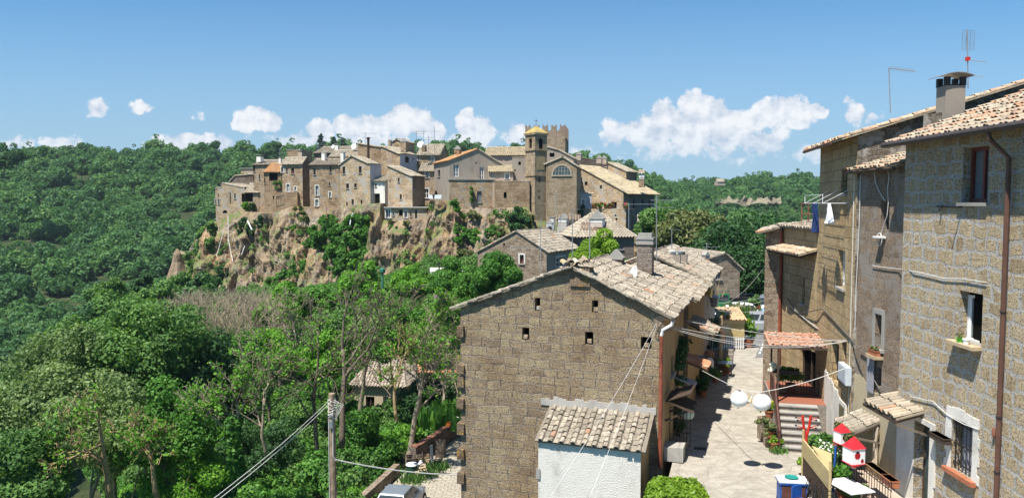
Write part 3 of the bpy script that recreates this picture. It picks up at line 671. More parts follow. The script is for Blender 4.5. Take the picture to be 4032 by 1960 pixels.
# ------------------------------------------------------------------ foliage
def leaf_cloud(C, R, n, size, rg, sq=.85, shell=.62, flat=.35, aspect=1.5, tvar=.25):
 C = np.asarray(C, float).reshape(-1, 3); R = np.asarray(R, float).ravel(); k = len(R)
 w = R ** 2.2; idx = rg.choice(k, n, p=w / w.sum())
 d = rg.normal(size=(n, 3)); d /= np.linalg.norm(d, axis=1, keepdims=True)
 rr = R[idx] * (shell + (1 - shell) * rg.random(n) ** .7) * (1 + rg.normal(size=n) * .06)
 d2 = d.copy(); d2[:, 2] *= sq
 p = C[idx] + d2 * rr[:, None]
 nn = d + rg.normal(size=(n, 3)) * .75 + np.array([0, 0, flat]); nn /= np.linalg.norm(nn, axis=1, keepdims=True)
 a = np.cross(nn, rg.normal(size=(n, 3))); a /= np.maximum(np.linalg.norm(a, axis=1, keepdims=True), 1e-5); b = np.cross(nn, a)
 s = size * (.55 + .9 * rg.random(n))[:, None]
 V = np.stack([p - a * s * .5 * aspect, p - b * s * .5, p + a * s * .5 * aspect + nn * s * .1, p + b * s * .5], 1)
 ct = rg.random(k)
 t = np.clip(.5 + (ct[idx] - .5) * .5 + rg.normal(size=n) * tvar, 0, 1)
 return V.reshape(-1, 3), t
def crown_clusters(rg, R, H_, k, flatb=.55, cr=(.17, .33)):
 """cluster spheres filling a crown of radius R and half height H_ centred on 0"""
 d = rg.normal(size=(k, 3)); d /= np.linalg.norm(d, axis=1, keepdims=True); d[:, 2] = np.where(d[:, 2] < 0, d[:, 2] * flatb, d[:, 2])
 rad = rg.uniform(.35, .78, k) ** .8
 lump = 1 + .22 * np.sin(d[:, 0] * 3.1 + 1) * np.cos(d[:, 1] * 2.7) + rg.normal(size=k) * .08
 C = d * rad[:, None] * lump[:, None] * np.array([R, R, H_]); return C, R * rg.uniform(cr[0], cr[1], k)
def skeleton(rg, height, r0, levels=4, spread=.7, kids=(3, 5), lean=(0, 0), droop=0.0, split=.35, gn=5, minr=.012):
 lines = []; tips = []
 def grow(p, d, L, r, lev):
  pts = [p]; rad = [r]; n = gn + (3 if lev == 0 else 0);
  for i in range(n):
   d = (d + Vector(rg.normal(size=3)) * (.10 if lev == 0 else .2) + Vector((0, 0, .05 - droop * lev * .02))).normalized()
   p = p + d * (L / n); pts.append(p); rad.append(max(minr, r * (1 - .62 * (i + 1) / n) if lev else r * (1 - .5 * (i + 1) / n)))
  lines.append((pts, rad, lev))
  if lev >= levels - 1: tips.append(pts[-1]); tips.append(pts[-2]); return
  nk = rg.integers(kids[0], kids[1] + 1)
  for j in range(nk):
   t = split + (1 - split) * (j + rg.random()) / nk; i = min(int(t * n), n - 1); q = pts[i].lerp(pts[i + 1], rg.random()); rr = rad[i]
   ax = Vector(rg.normal(size=3)); ax = (ax - d * ax.dot(d)).normalized()
   a = spread * rg.uniform(.6, 1.25); dd = (d * math.cos(a) + ax * math.sin(a)).normalized()
   grow(q, dd, L * rg.uniform(.42, .72), max(minr, rr * rg.uniform(.5, .72)), lev + 1)
  grow(pts[-1], d, L * .5, max(minr, rad[-1]), lev + 1)
 grow(Vector((0, 0, 0)), Vector((lean[0], lean[1], 1)).normalized(), height * .5, r0, 0)
 return lines, tips
def trunk_mesh(lines, name, mat, parent, nmax=7):
 m = MB()
 for pts, rad, lev in lines: m.tube(pts, rad, n=max(3, nmax - 2 * lev), cap=(lev == 0))
 return m.build(name, mat, parent, smooth=True, loc=(0, 0, 0))
def make_tree(name, label, loc, H_, R, n, size, mat, seed, k=50, bark='bark_dark', trunk_r=.16, sq=.9, group=None, cat='tree', crown_h=None, sparse=False, levels=3, rz=0, clus=None, shell=.62):
 rg = np.random.default_rng(seed); root = empty(name, loc, label, cat, group); root.rotation_euler.z = rz
 ch = crown_h or R * .85; cz = H_ - ch
 lines, tips = skeleton(rg, H_ * .95, trunk_r, levels=levels, spread=.65, kids=(3, 4), split=.45)
 trunk_mesh(lines, 'trunk', bark, root)
 C, Rr = crown_clusters(rg, R * 1.06, ch * 1.06, int(k * 1.7), cr=clus or (.17, .33)); C[:, 2] += cz
 V, t = leaf_cloud(C, Rr, n, size, rg, sq=sq, shell=shell)
 np_mesh('crown', V, n, t, mat, root)
 return root
def dup(root, loc, rz=0, sc=1.0, label=None, group=None, mat=None):
 r = root.copy(); COL.objects.link(r); r.location = loc; r.rotation_euler = (0, 0, rz); r.scale = (sc, sc, sc) if not hasattr(sc, '__len__') else sc
 if label: r['label'] = label
 if group: r['group'] = group
 for ch in list(root.children):
  c = ch.copy(); COL.objects.link(c); c.parent = r
  for g in ch.children:
   e = g.copy(); COL.objects.link(e); e.parent = c
 return r
# ------------------------------------------------------------------ terrain
CP = [(10,5,-9.4),(0,0,-9.6),(25,8,-9.4),(8,30,-9.4),(14,45,-9.4),(19,60,-9.5),(26,72,-10),(34,60,-10),(46,75,-18),(30,40,-9.5),(60,50,-16),
 (-3,18,-14),(-4,30,-15),(-4,40,-15.2),(-2,50,-15.4),(-8,22,-15),(-9,32,-15.6),(-8,45,-15.8),(-9,56,-17),(-14,35,-17.5),(-18,50,-19),(-25,62,-20),(-14,66,-19),(-12,76,-15.5),(-3,66,-15),(-5,80,-12.5),(5,80,-11),(2,92,-9),(-10,92,-9),
 (-25,97,-12),(-38,92,-14),(-48,108,-18),(-30,78,-16),(-30,42,-24),(-22,30,-20),(-40,30,-30),(-55,55,-34),(-55,82,-30),(-80,115,-44),(-110,100,-50),(-80,60,-44),(-62,140,-42),(-45,150,-30),
 (-95,165,-50),(-70,175,-48),(-150,150,-46),(-110,230,-34),(-60,230,-30),(-170,230,-34),(-110,300,-17),(-30,300,-12),(-200,300,-17),(-110,380,4),(-210,380,2),(-20,380,6),
 (-110,450,26),(-30,450,27),(-210,450,25),(-300,450,24),(-290,330,-2),(-260,250,-20),(-60,470,29),(-300,560,20),(-100,560,22),(0,560,20),
 (40,240,-6),(20,330,0),(50,450,22),(40,110,-17),(42,135,-14),(70,110,-17),(60,160,-14),(60,215,-10),(110,220,-11),(150,200,-12),(160,120,-18),(90,300,-22),(150,320,-22),(70,300,-20),
 (105,440,2),(130,480,8),(180,480,11),(230,480,13),(90,490,6),(300,400,5),(160,405,-6),(120,390,-10),(200,560,10),(60,560,14),(0,130,-10),(20,150,-10)]
def _tps():
 X = np.array([(a, b) for a, b, c in CP], float); z = np.array([c for a, b, c in CP], float); n = len(X)
 def U(r2): return r2 * np.log(r2 + 1e-9) * .5
 D2 = ((X[:, None] - X[None]) ** 2).sum(-1); K = U(D2) + np.eye(n) * 2.0
 Pm = np.c_[np.ones(n), X]; A = np.block([[K, Pm], [Pm.T, np.zeros((3, 3))]]); w = np.linalg.solve(A, np.r_[z, 0, 0, 0])
 def f(Q):
  Q = np.asarray(Q, float).reshape(-1, 2); r = np.linalg.norm(Q, axis=1, keepdims=True); Qc = np.where(r > 570, Q * 570 / np.maximum(r, 1), Q)
  d2 = ((Qc[:, None] - X[None]) ** 2).sum(-1); h = U(d2) @ w[:n] + w[n] + Qc @ w[n + 1:]
  return h
 return f
_tz = _tps()
STREET = [(5.0,20),(9.2,12),(13,12),(14,48),(22,62),(30,80),(22,86),(14,64)]
def tz_many(Q):
 h = _tz(Q); Q = np.asarray(Q, float).reshape(-1, 2); x, y = Q[:, 0], Q[:, 1]
 xl = 3.5 + (y - 20) * .30; inside = (x > xl) & (x < 36) & (y > 5) & (y < 74)
 h = np.where(inside, np.minimum(h, -9.35), h)
 lane = (x > -7.5) & (x <= xl) & (y > 12) & (y < 52); h = np.where(lane, np.minimum(h, -15.15), h)
 return h
def tz(x, y): return float(tz_many([(x, y)])[0])
def build_terrain():
 na, nr = 190, 230
 ang = np.radians(np.linspace(-75, 75, na)); rr = 4 * (2600 / 4) ** np.linspace(0, 1, nr)
 A, R_ = np.meshgrid(ang, rr); X = R_ * np.sin(A); Y = R_ * np.cos(A)
 Z = tz_many(np.c_[X.ravel(), Y.ravel()]); Z += 1.2 * np.sin(X.ravel() * .05) * np.cos(Y.ravel() * .043) * np.clip((R_.ravel() - 80) / 60, 0, 1)
 V = np.c_[X.ravel(), Y.ravel(), Z]; idx = np.arange(na * nr).reshape(nr, na)
 Q = np.stack([idx[:-1, :-1], idx[:-1, 1:], idx[1:, 1:], idx[1:, :-1]], -1).reshape(-1, 4)
 me = bpy.data.meshes.new('ground'); me.from_pydata(V.tolist(), [], [q[::-1].tolist() for q in Q]); me.polygons.foreach_set('use_smooth', [True] * len(Q))
 me.materials.append(MATS['hill_ground']); me.update(); o = link_mesh(me, 'ground', None); o['kind'] = 'structure'
build_terrain()
def street_sheet(name, pts, z, mat, res=None):
 m = MB(); n = len(pts); m.face_set([(x, y, z) for x, y in pts] + [(x, y, z - .3) for x, y in pts], [tuple(range(n))] + [(i, (i + 1) % n, n + (i + 1) % n, n + i)[::-1] for i in range(n)])
 o = m.build(name, mat); tag(o, kind='structure'); return o
street_sheet('street', [(3.0,17),(3.0,6),(13.5,6),(13.5,30),(19.5,47.5),(12.5,49.5),(5.2,25)], -9.0, 'street_stone')
street_sheet('car_park', [(12.5,49.6),(19.5,47.6),(36,50),(36,74),(22,74),(17.5,66)], -9.0, 'asphalt')
street_sheet('lane', [(-8,26),(-1.0,26),(2.4,40),(5,50),(-3,50.5),(-3.5,48),(-4.7,45),(-6.1,41),(-6.9,37)], -14.8, 'lane_cobble')
tiles_mat('tiles_bell', [(0,(.36,.27,.08)),(.5,(.52,.38,.1)),(1,(.58,.46,.2))], .35, .35)
stone('merlon_stone', [(.34,.26,.19),(.42,.33,.25),(.38,.30,.23)], (.42,.34,.28), bw=.5, bh=.3, ms=.02, wob=.05, stainf=.4)
plain('lunette_glass', (.07,.11,.11), .25, var=.4, spec=.5, sc=1.5)
stone('castle_side_shade', [(.17,.165,.17),(.21,.2,.2),(.19,.18,.18)], (.22,.21,.21), bw=.6, bh=.4, ms=.02, wob=.05, stainf=.4)  # dark bluish grey puts the shade of the castle's side into its colour
tiles_mat('tiles_mid', [(0,(.25,.21,.17)),(.5,(.38,.32,.26)),(1,(.46,.38,.3))], .0, .4)
# ------------------------------------------------------------------ cliff under the village
def lerp_tab(tab, u):
 if u <= tab[0][0]: return tab[0][1]
 for (a, x), (b, y) in zip(tab, tab[1:]):
  if u <= b: return x + (y - x) * (u - a) / (b - a)
 return tab[-1][1]
CT = [(672,1065),(690,1010),(705,985),(735,1000),(760,955),(790,915),(820,872),(860,876),(900,845),(940,830),(1000,836),(1060,842),(1100,832),(1150,812),(1200,815),(1230,820),(1300,838),(1331,818),(1440,802),
  (1500,800),(1512,866),(1680,864),(1690,790),(1774,790),(1800,812),(1850,815),(1945,818),(2080,815),(2107,868),(2290,885),(2420,905),(2520,930)]
CB = [(672,1130),(760,1160),(830,1190),(1000,1215),(1250,1215),(1400,1170),(1600,1160),(1750,1120),(1800,1100),(1900,1080),(2160,1060),(2520,1060)]
DT = [(672,150),(760,146),(831,138.5),(950,137),(1030,131),(1100,128),(1180,126),(1230,122.5),(1331,116.5),(1450,112),(1530,109.5),(1620,107.5),(1700,107),(1766,106.5),(1900,106),(1990,105.5),(2080,105.5),(2107,104),(2274,103.5),(2400,104),(2520,106)]
DB = [(672,143),(830,133),(1000,127),(1100,122),(1250,114),(1400,107),(1500,104),(1600,102),(1750,101),(1900,101),(2160,100),(2520,101)]
def build_cliff():
 us = np.arange(672, 2524, 4.0); nr = 70; V = []; nu = len(us)
 for i, u in enumerate(us):
  vt, vb, dt, db = lerp_tab(CT, u), lerp_tab(CB, u) + 40, lerp_tab(DT, u), lerp_tab(DB, u)
  top = P(u, vt, dt); bot = P(u, vb, db)
  for j in range(nr + 1):
   t = j / nr; p = top.lerp(bot, t); f = min(1, t * 5 + .08)
   q = Vector((p.x * .15, p.y * .10, p.z * .03)); a = mnoise.fractal(q, 1, 2.1, 4)
   r = abs(mnoise.noise(Vector((p.x * .30 + p.z * .05, p.y * .1, p.z * .05)))); s = mnoise.fractal(Vector((p.x * .8, p.y * .8, p.z * .25)), .9, 2.1, 5); st = mnoise.noise(Vector((p.x * .10, 7, p.z * .40)))
   cav = max(0.0, mnoise.noise(Vector((p.x * .22 + 11, p.z * .3, 3))) - .30) * 4.0
   rg_ = 1 - 2 * abs(mnoise.noise(Vector((p.x * .55, p.y * .2, p.z * .07 + 5)))); disp = (a * 2.6 - r * 3.2 + .9 + s * 1.0 + rg_ * .8 + st * .8 - cav) * f
   p = p - Vector((.12, 1, 0)) * disp
   V.append((p.x, p.y, p.z + (.35 * s * f if j else 0)))
 F_ = []
 idx = lambda i, j: i * (nr + 1) + j
 for i in range(nu - 1):
  for j in range(nr): F_.append((idx(i, j), idx(i, j + 1), idx(i + 1, j + 1), idx(i + 1, j)))
 b = len(V)   # plateau going back from the edge
 for i, u in enumerate(us):
  x, y, z = V[idx(i, 0)]
  V.append((x + (0 if u > 800 else 8), y + 45, z - .2 - (8 if u < 800 else 0)))
 for i in range(nu - 1): F_.append((idx(i, 0), idx(i + 1, 0), b + i + 1, b + i))
 me = bpy.data.meshes.new('cliff'); me.from_pydata(V, [], F_); me.materials.append(MATS['cliff_rock']); me.update()
 o = link_mesh(me, 'cliff', None); o['kind'] = 'structure'; return V, us, nr
build_cliff()
# ------------------------------------------------------------------ hill village on the cliff
def Z(u, v, d): return ray(u, v)[1] * d
VG = 'stone houses of the cliff village'
def vh(*a, **k):
 k.setdefault('group', VG); return house(*a, **k)
vh('stone_house', 'tall windowless tuff block at the far left tip of the cliff village', 831, 948, 139, -8, Z(831, 900, 139), prof=[(831,741),(870,741),(872,722),(948,738)], ridge='back', D=8, mat='far_tuff_pale', rmat='tiles_far', oh=.05, gover=.05,
 win=[(846,784,850,803,'plain'),(859,784,864,805,'plain'),(857,702+58,861,775,'hole'),(904,757,909,802,'ddoor'),(922,762,928,782,'dark'),(876,827,895,840,'hole',1)])
vh('open_shed', 'low tiled shed with a wide dark opening above the left end of the cliff', 948, 1004, 137, -6, Z(948, 850, 137), top=757, ridge='side', rise=1.5, D=5, mat='far_tuff', rmat='tiles_far', win=[(951,762,996,795,'hole')])
vh('terrace_house', 'small flat house with a balustraded terrace behind the leftmost village houses', 934, 984, 152, -5, Z(934, 740, 152), top=664, flat=True, D=5, mat='far_tuff_pale', rmat='concrete', oh=.2)
vh('stone_house', 'low sloping house with plants on its roof below the balustraded terrace', 892, 984, 147, -8, Z(892, 760, 147), prof=[(892,712),(925,693),(984,688)], ridge='back', D=5, mat='far_tuff_dark_and_shade', rmat='tiles_far')
vh('stone_house', 'tall grey gabled house with narrow windows left of the orange loggia roof', 984, 1104, 137, -12, Z(984, 860, 137), top=650, ridge='side', rise=1.0, D=8, mat='far_tuff',
 win=[(997,652,1004,676,'dark'),(996,689,1001,713,'dark'),(1019,685,1024,707,'dark'),(1040,737,1045,760,'plain')])
vh('loggia_house', 'house with a bright orange roof over an open loggia in the cliff village', 1026, 1096, 132, -14, Z(1026, 850, 132), top=677, ridge='side', shed=True, rise=1.6, D=2.8, mat='far_tuff_red', rmat='tiles_orange', win=[(1059,682,1094,712,'hole'),(1040,700,1045,722,'dark')])
vh('terrace_wall', 'rough stone retaining block with a green pergola terrace on top', 1070, 1158, 129, -6, Z(1070, 880, 129), top=757, flat=True, D=4, mat='far_tuff_red', parapet=.6, cat='terrace wall', win=[(1062+12,700+70,1078,785,'hole')])
vh('stone_house', 'pale tuff house with a brown shutter right of the orange loggia', 1099, 1180, 130.5, -22, Z(1099, 840, 130.5), top=645, u2=1212, ridge='side', rise=1.0, mat='far_tuff', smat='far_tuff_dark_and_shade', rmat='tiles_far',  # right side coloured darker as its shade
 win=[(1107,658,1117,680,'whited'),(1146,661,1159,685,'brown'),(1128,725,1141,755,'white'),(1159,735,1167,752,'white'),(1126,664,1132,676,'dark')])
vh('stone_house', 'broad tuff house with five small windows left of the tall gabled front', 1208, 1334, 124, -4, Z(1208, 870, 124), top=650, ridge='side', rise=1.1, D=8, mat='far_tuff',
 win=[(1234,662,1243,688,'dark'),(1297,654,1305,679,'dark'),(1242,731,1255,770,'white'),(1241,785,1254,812,'white'),(1295,756,1304,777,'white'),(1295,718,1300,730,'dark')])
vh('stone_house', 'tall gable-fronted tuff house with a bluish shaded side and seven small windows', 1331, 1450, 117, -24, Z(1331, 860, 117), prof=[(1331,649),(1384,615),(1450,645)], u2=1493, ridge='back', mat='far_tuff_pale', smat='plaster_blue', rmat='tiles_far',
 win=[(1349,656,1359,685),(1413,655,1424,682),(1363,723,1374,743),(1395,723,1404,739),(1384,785,1393,805),(1363,795,1369,810,'hole'),(1420,787,1427,803,'hole')])
vh('white_annex', 'small white annex with a tiled roof right of the tall gabled front', 1466, 1508, 115, -20, Z(1466, 830, 115), top=714, ridge='side', shed=True, rise=.9, D=3, mat='plaster_white', rmat='tiles_far', win=[(1476,722,1483,735,'dark'),(1470,762,1496,806,'hole')])
vh('stone_house', 'plain reddish block with a flat top standing behind the front row at left', 1120, 1172, 150, -8, Z(1120, 680, 150), top=591, flat=True, D=6, mat='far_tuff_red', oh=.05)
vh('stone_house', 'long pale tiled roof behind the broad five-window house', 1227, 1405, 141, -10, Z(1227, 660, 141), top=604, ridge='side', rise=1.4, D=9, mat='far_tuff_dark_and_shade', rmat='tiles_far')
vh('stone_house', 'small pale tiled roof behind the gabled front with two white chimneys', 1288, 1403, 133, -12, Z(1288, 670, 133), top=618, ridge='side', rise=1.2, D=5, mat='far_tuff', rmat='tiles_far')
vh('stone_house', 'brown walled house with a pale roof behind the tall black flue pipe', 1403, 1503, 130, -18, Z(1403, 680, 130), prof=[(1403,567),(1436,571),(1503,582)], ridge='back', D=7, mat='far_tuff_red', rmat='tiles_far')
vh('stone_house', 'white-sided house under a falling tiled roof right of the black flue', 1495, 1570, 121.5, -33, Z(1495, 740, 121.5), prof=[(1495,577),(1570,607)], u2=1637, ridge='back', mat='far_tuff', smat='plaster_blue', rmat='tiles_far', win=[('R',1595,617,1611,640,'dark'),('R',1625,622,1631,629,'hole')])
vh('stone_house', 'narrow lookout gable rising on the highest tiled roofs of the village centre', 1539, 1583, 129, -20, Z(1539, 620, 129), prof=[(1539,560),(1562,549),(1583,560)], ridge='back', D=4, mat='far_tuff', rmat='tiles_far')
vh('stone_house', 'house with a broad falling tiled roof under the cluster of tall aerials', 1638, 1726, 123.5, -6, Z(1638, 720, 123.5), top=612, ridge='side', rise=1.9, D=8, mat='far_tuff', rmat='tiles_far', win=[(1645,613,1652,633,'white'),(1699,618,1708,637,'white')])
vh('stone_house', 'square tower-like tuff house with a steep single-pitch roof in the centre of the cliff', 1520, 1618, 112, -28, Z(1520, 850, 112), prof=[(1520,654),(1618,694)], u2=1668, ridge='back', mat='far_tuff_pale', smat='far_tuff_dark_and_shade', rmat='tiles_far',  # darker side stone imitates the shade on the right face
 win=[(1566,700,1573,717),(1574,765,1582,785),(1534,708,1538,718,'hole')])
vh('stone_house', 'narrow recessed house between the tower-like house and the big orange-roofed gable', 1646, 1706, 117.5, 0, Z(1646, 810, 117.5), top=675, ridge='side', shed=True, rise=1.3, D=4, mat='far_tuff', rmat='tiles_far', win=[(1674,676,1688,700,'whited'),(1668,743,1688,780,'whited'),(1655,680,1661,692,'dark')])
vh('cave_dwelling', 'rock dwelling with dark doorways cut under the tower-like house', 1514, 1676, 108.2, -4, Z(1514, 872, 108.2), top=818, flat=True, D=3, mat='far_tuff_pale', smat='far_tuff', oh=.3, rmat='mortar_cap', cat='cave dwelling',
 win=[(1519,824,1537,858,'white'),(1546,836,1551,848,'plain'),(1571,826,1585,850,'ddoor'),(1592,830,1604,858,'whited'),(1615,838,1621,852,'dark'),(1634,826,1642,860,'hole')])
hb = vh('stone_house', 'big gabled house with an orange lichened roof slope and two white doors', 1766, 1997, 108, 18, Z(1766, 850, 108), prof=[(1766,632),(1880,588),(1997,662)], ul=1704, ridge='back', mat='plaster_grey', smat='far_tuff', rmat=['tiles_orange','tiles_far'],
 win=[(1785,647,1807,696,'wdoor'),(1888,658,1906,708,'wdoor'),('L',1723,670,1733,696,'dark'),('L',1709,749,1724,780,'hole',1),(1872,638,1877,646,'hole')])
vh('terrace_wall', 'coarse stone terrace block with a blue shuttered window below the big gabled house', 1766, 1946, 106.6, 6, Z(1766, 860, 106.6), top=708, flat=True, D=2.5, mat='far_tuff', rmat='concrete', oh=.12, cat='terrace wall', win=[(1878,754,1897,797,'grey')])
vh('stone_house', 'small house with a pale tiled roof between the big gable and the bell tower', 1925, 2020, 107.2, 3, Z(1925, 860, 107.2), top=677, ridge='side', shed=True, rise=1.0, D=3.2, mat='plaster_warm', smat='plaster_grey', rmat='tiles_gold', win=[(1989,684,2005,704,'whited')])
vh('terrace_wall', 'brown masonry base with one dark window left of the bell tower', 1946, 2086, 106, -2, Z(1946, 860, 106), top=714, flat=True, D=2.2, mat='far_tuff_red', rmat='far_tuff_pale', oh=.02, cat='terrace wall', win=[(1983,757,1995,780,'hole')])
vh('stone_house', 'plastered cube with a tiny arched window directly left of the bell tower', 2017, 2088, 108.3, -6, Z(2017, 760, 108.3), top=621, flat=True, D=4, mat='plaster_grey', rmat='far_tuff_pale', oh=.03, win=[(2041,636,2051,650,'hole',1),(2025,667,2030,674,'hole'),(2072,667,2077,674,'hole')])
vh('church', 'church with a long pale tiled roof seen behind the bell tower', 1908, 2080, 121, -4, Z(1908, 740, 121), top=613, ridge='side', rise=1.5, D=9, mat='plaster_warm', rmat='tiles_gold', cat='church', group=None)
bt = vh('bell_tower', 'square bell tower with a yellow pyramid roof, arched belfry openings and an iron cross', 2107, 2155, 105.6, 35, Z(2107, 900, 105.6), top=530, ul=2069, flat=True, oh=.08, mat='tower_stone', rmat='concrete', cat='bell tower', group=None,
 win=[(2122,544,2138,586,'hole',1),('L',2083,544,2094,584,'hole',1),(2121,697,2127,718,'hole'),(2120,771,2126,783,'hole')])
def bell_tower_extra():
 fp, W_, D_ = bt.fp, bt.W, bt.D; r = bt.root; zt = Z(2107, 530, 105.6)
 for vv, o in ((530, .16), (589, .13), (689, .1)):
  z = Z(2107, vv, 105.6); m = MB(); m.box(-o, W_ + o, -o, D_ + o, -.12, .12, fp.M(0, z + (.15 if vv == 530 else 0), 0)); m.build('cornice', 'tower_stone', r)
 m = MB(); zc = Z(2131, 492, 105.6); o = .16; a = [fp.pt(-o, zt + .27, o), fp.pt(W_ + o, zt + .27, o), fp.pt(W_ + o, zt + .27, -D_ - o), fp.pt(-o, zt + .27, -D_ - o)]; ap = fp.pt(W_ / 2, zc, -D_ / 2)
 for i in range(4):
  A, B = a[i], a[(i + 1) % 4]
  for k in range(6):
   p0 = A.lerp(ap, k / 6); p1 = B.lerp(ap, k / 6); q0 = A.lerp(ap, (k + 1) / 6 + .02); q1 = B.lerp(ap, (k + 1) / 6 + .02); up = Vector((0, 0, .04))
   n = max(1, 8 - k)
   for j in range(n): m.quad(p0.lerp(p1, j / n) + up, p0.lerp(p1, (j + 1) / n) + up, q0.lerp(q1, (j + 1) / n), q0.lerp(q1, j / n), RNG.uniform(.1, .9))
 m.build('roof', 'tiles_bell', r)
 m = MB(); m.bar(ap, ap + Vector((0, 0, 1.0)), .05); c = ap + Vector((0, 0, .68)); m.bar(c - Vector((.26, 0, 0)), c + Vector((.26, 0, 0)), .05); m.build('cross', 'iron', r)
 m = MB(); z0, z1 = Z(2131, 612, 105.6), Z(2131, 668, 105.6); pbox(m, fp, W_ * .18, W_ * .82, min(z0, z1), max(z0, z1), 0, .03); m.build('plaster_panel', 'plaster_ochre', r)
 m = MB(); m.sphere(fp.pt(W_ / 2, Z(2131, 560, 105.6), -D_ / 2), .35, 8); m.build('bell', 'iron', r)
bell_tower_extra()
ck = vh('castle_tower', 'crenellated castle keep with swallow-tail merlons behind the bell tower', 2068, 2228, 126, -8, Z(2068, 700, 126), top=541, flat=True, D=8, mat='tower_stone', rmat='concrete', parapet=.5, cat='castle tower', group=None)
def merlons():
 fp, W_, D_ = ck.fp, ck.W, ck.D; ze = Z(2068, 541, 126); hh = 1.9; m_w = .85
 ctr = [(s, 0) for s in np.linspace(.43, W_ - .43, 5)] + [(s, D_ - .4) for s in np.linspace(.43, W_ - .43, 5)] + [(W_ - .43, D_ * .33), (W_ - .43, D_ * .66), (.43, D_ * .5)]
 for s, dd in ctr:
  m = MB(); M = fp.M(s, ze, -dd) @ Matrix.Rotation(math.pi / 2, 4, 'X'); h2 = m_w / 2
  m.extrude([(-h2, 0), (h2, 0), (h2, hh), (h2 * .75, hh + .12), (0, hh - .3), (-h2 * .75, hh + .12), (-h2, hh)], -.42, 0, M)
  m.build('merlon', 'merlon_stone', ck.root)
merlons()
lh = vh('chapel', 'stone chapel end with a large half-round window beside the bell tower', 2152, 2274, 106.3, -9, Z(2152, 910, 106.3), prof=[(2152,647),(2215,620),(2274,657)], ridge='back', D=9, mat='tower_stone', rmat='tiles_far', cat='chapel', group=None)
def lunette():
 fp = lh.fp; s0, z0 = fp.hit(2177, 690); s1, _ = fp.hit(2247, 690); _, zt = fp.hit(2214, 652); r = (s1 - s0) / 2; c = (s0 + s1) / 2; K = 12
 def arc(rr, off, k=1.0): return [fp.pt(c - rr * math.cos(math.pi * i / K), z0 + rr * k * math.sin(math.pi * i / K), off) for i in range(K + 1)]
 ratio = (zt - z0) / r; m = MB(); A = arc(r, .10, ratio); B = arc(r + .18, .10, ratio); A0 = arc(r, -.0, ratio); B0 = arc(r + .18, 0, ratio)
 for i in range(K):
  m.quad(B[i], A[i], A[i + 1], B[i + 1]); m.quad(A[i], A0[i], A0[i + 1], A[i + 1]); m.quad(B0[i], B[i], B[i + 1], B0[i + 1])
 pbox(m, fp, c - r - .18, c + r + .18, z0 - .15, z0, 0, .12)
 f = m.build('window', 'plaster_warm', lh.root); p = MB(); q = arc(r, .02, ratio); p.face_set(q, [tuple(range(K, -1, -1))]); p.build('pane', 'lunette_glass', f)
 b = MB()
 for k in range(1, 6): x = c - r + 2 * r * k / 6; hh = ratio * math.sqrt(max(0, r * r - (x - c) ** 2)); pbox(b, fp, x - .03, x + .03, z0, z0 + hh, .03, .07)
 for k in (.4, .75): hw = math.sqrt(1 - k * k) * r; pbox(b, fp, c - hw, c + hw, z0 + k * r * ratio - .025, z0 + k * r * ratio + .025, .03, .065)
 b.build('frame', 'concrete', f)
lunette()
vh('stone_house', 'sloping gable with one small square window right behind the chapel', 2156, 2262, 115, -10, Z(2156, 760, 115), prof=[(2156,580),(2200,592),(2262,625)], ridge='back', D=5, mat='plaster_grey', rmat='tiles_far', win=[(2164,602,2183,618,'hole')])
vh('castle_wall', 'stone curtain wall, its shade coloured in, joining the keep to the farthest castle house', 2249, 2398, 127, 14, Z(2249, 760, 127), prof=[(2249,618),(2394,640)], ridge='back', D=3, mat='far_tuff_dark_and_shade', rmat='far_tuff_dark_and_shade', oh=.02, gover=.02, cat='castle wall', group=None)  # turned from the sun; darker stone stands in for that shade
vh('stone_house', 'farthest castle house with a pale falling roof and shaded end wall', 2394, 2472, 124, -33, Z(2394, 780, 124), prof=[(2394,640),(2472,678)], u2=2514, ridge='back', mat='far_tuff_pale', smat='far_tuff_dark_and_shade', rmat='tiles_far')  # end wall's shade is put into its darker stone
cs = vh('castle_house', 'large castle house with a golden tiled roof and three slits in its shade-coloured side', 2272, 2461, 117.5, -34, Z(2272, 890, 117.5), prof=[(2272,651),(2461,757)], u2=2586, ridge='back', mat='far_tuff_pale', smat='castle_side_shade', rmat='tiles_gold', oh=.9, cat='castle',
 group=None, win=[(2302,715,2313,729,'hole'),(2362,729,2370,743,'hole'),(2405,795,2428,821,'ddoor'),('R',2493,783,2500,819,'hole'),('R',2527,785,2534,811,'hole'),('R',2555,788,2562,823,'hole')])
vh('white_annex', 'little whitewashed house tucked between the chapel and the castle', 2272, 2334, 112.5, -5, Z(2272, 880, 112.5), prof=[(2272,738),(2304,762),(2334,764)], ridge='back', D=2.5, mat='plaster_blue', rmat='tiles_far', win=[(2291,785,2302,812,'whited'),(2274,780,2279,795,'dark')])
vh('terrace_wall', 'pale stone castle terrace lined with red geraniums', 2305, 2472, 110.5, -24, Z(2305, 960, 110.5), top=822, u2=2512, flat=True, mat='far_tuff_pale', smat='far_tuff_dark_and_shade', parapet=.7, cat='terrace wall', win=[(2420,845,2427,852,'hole'),(2424,858,2431,868,'hole')])  # terrace side darkened in colour to look unlit
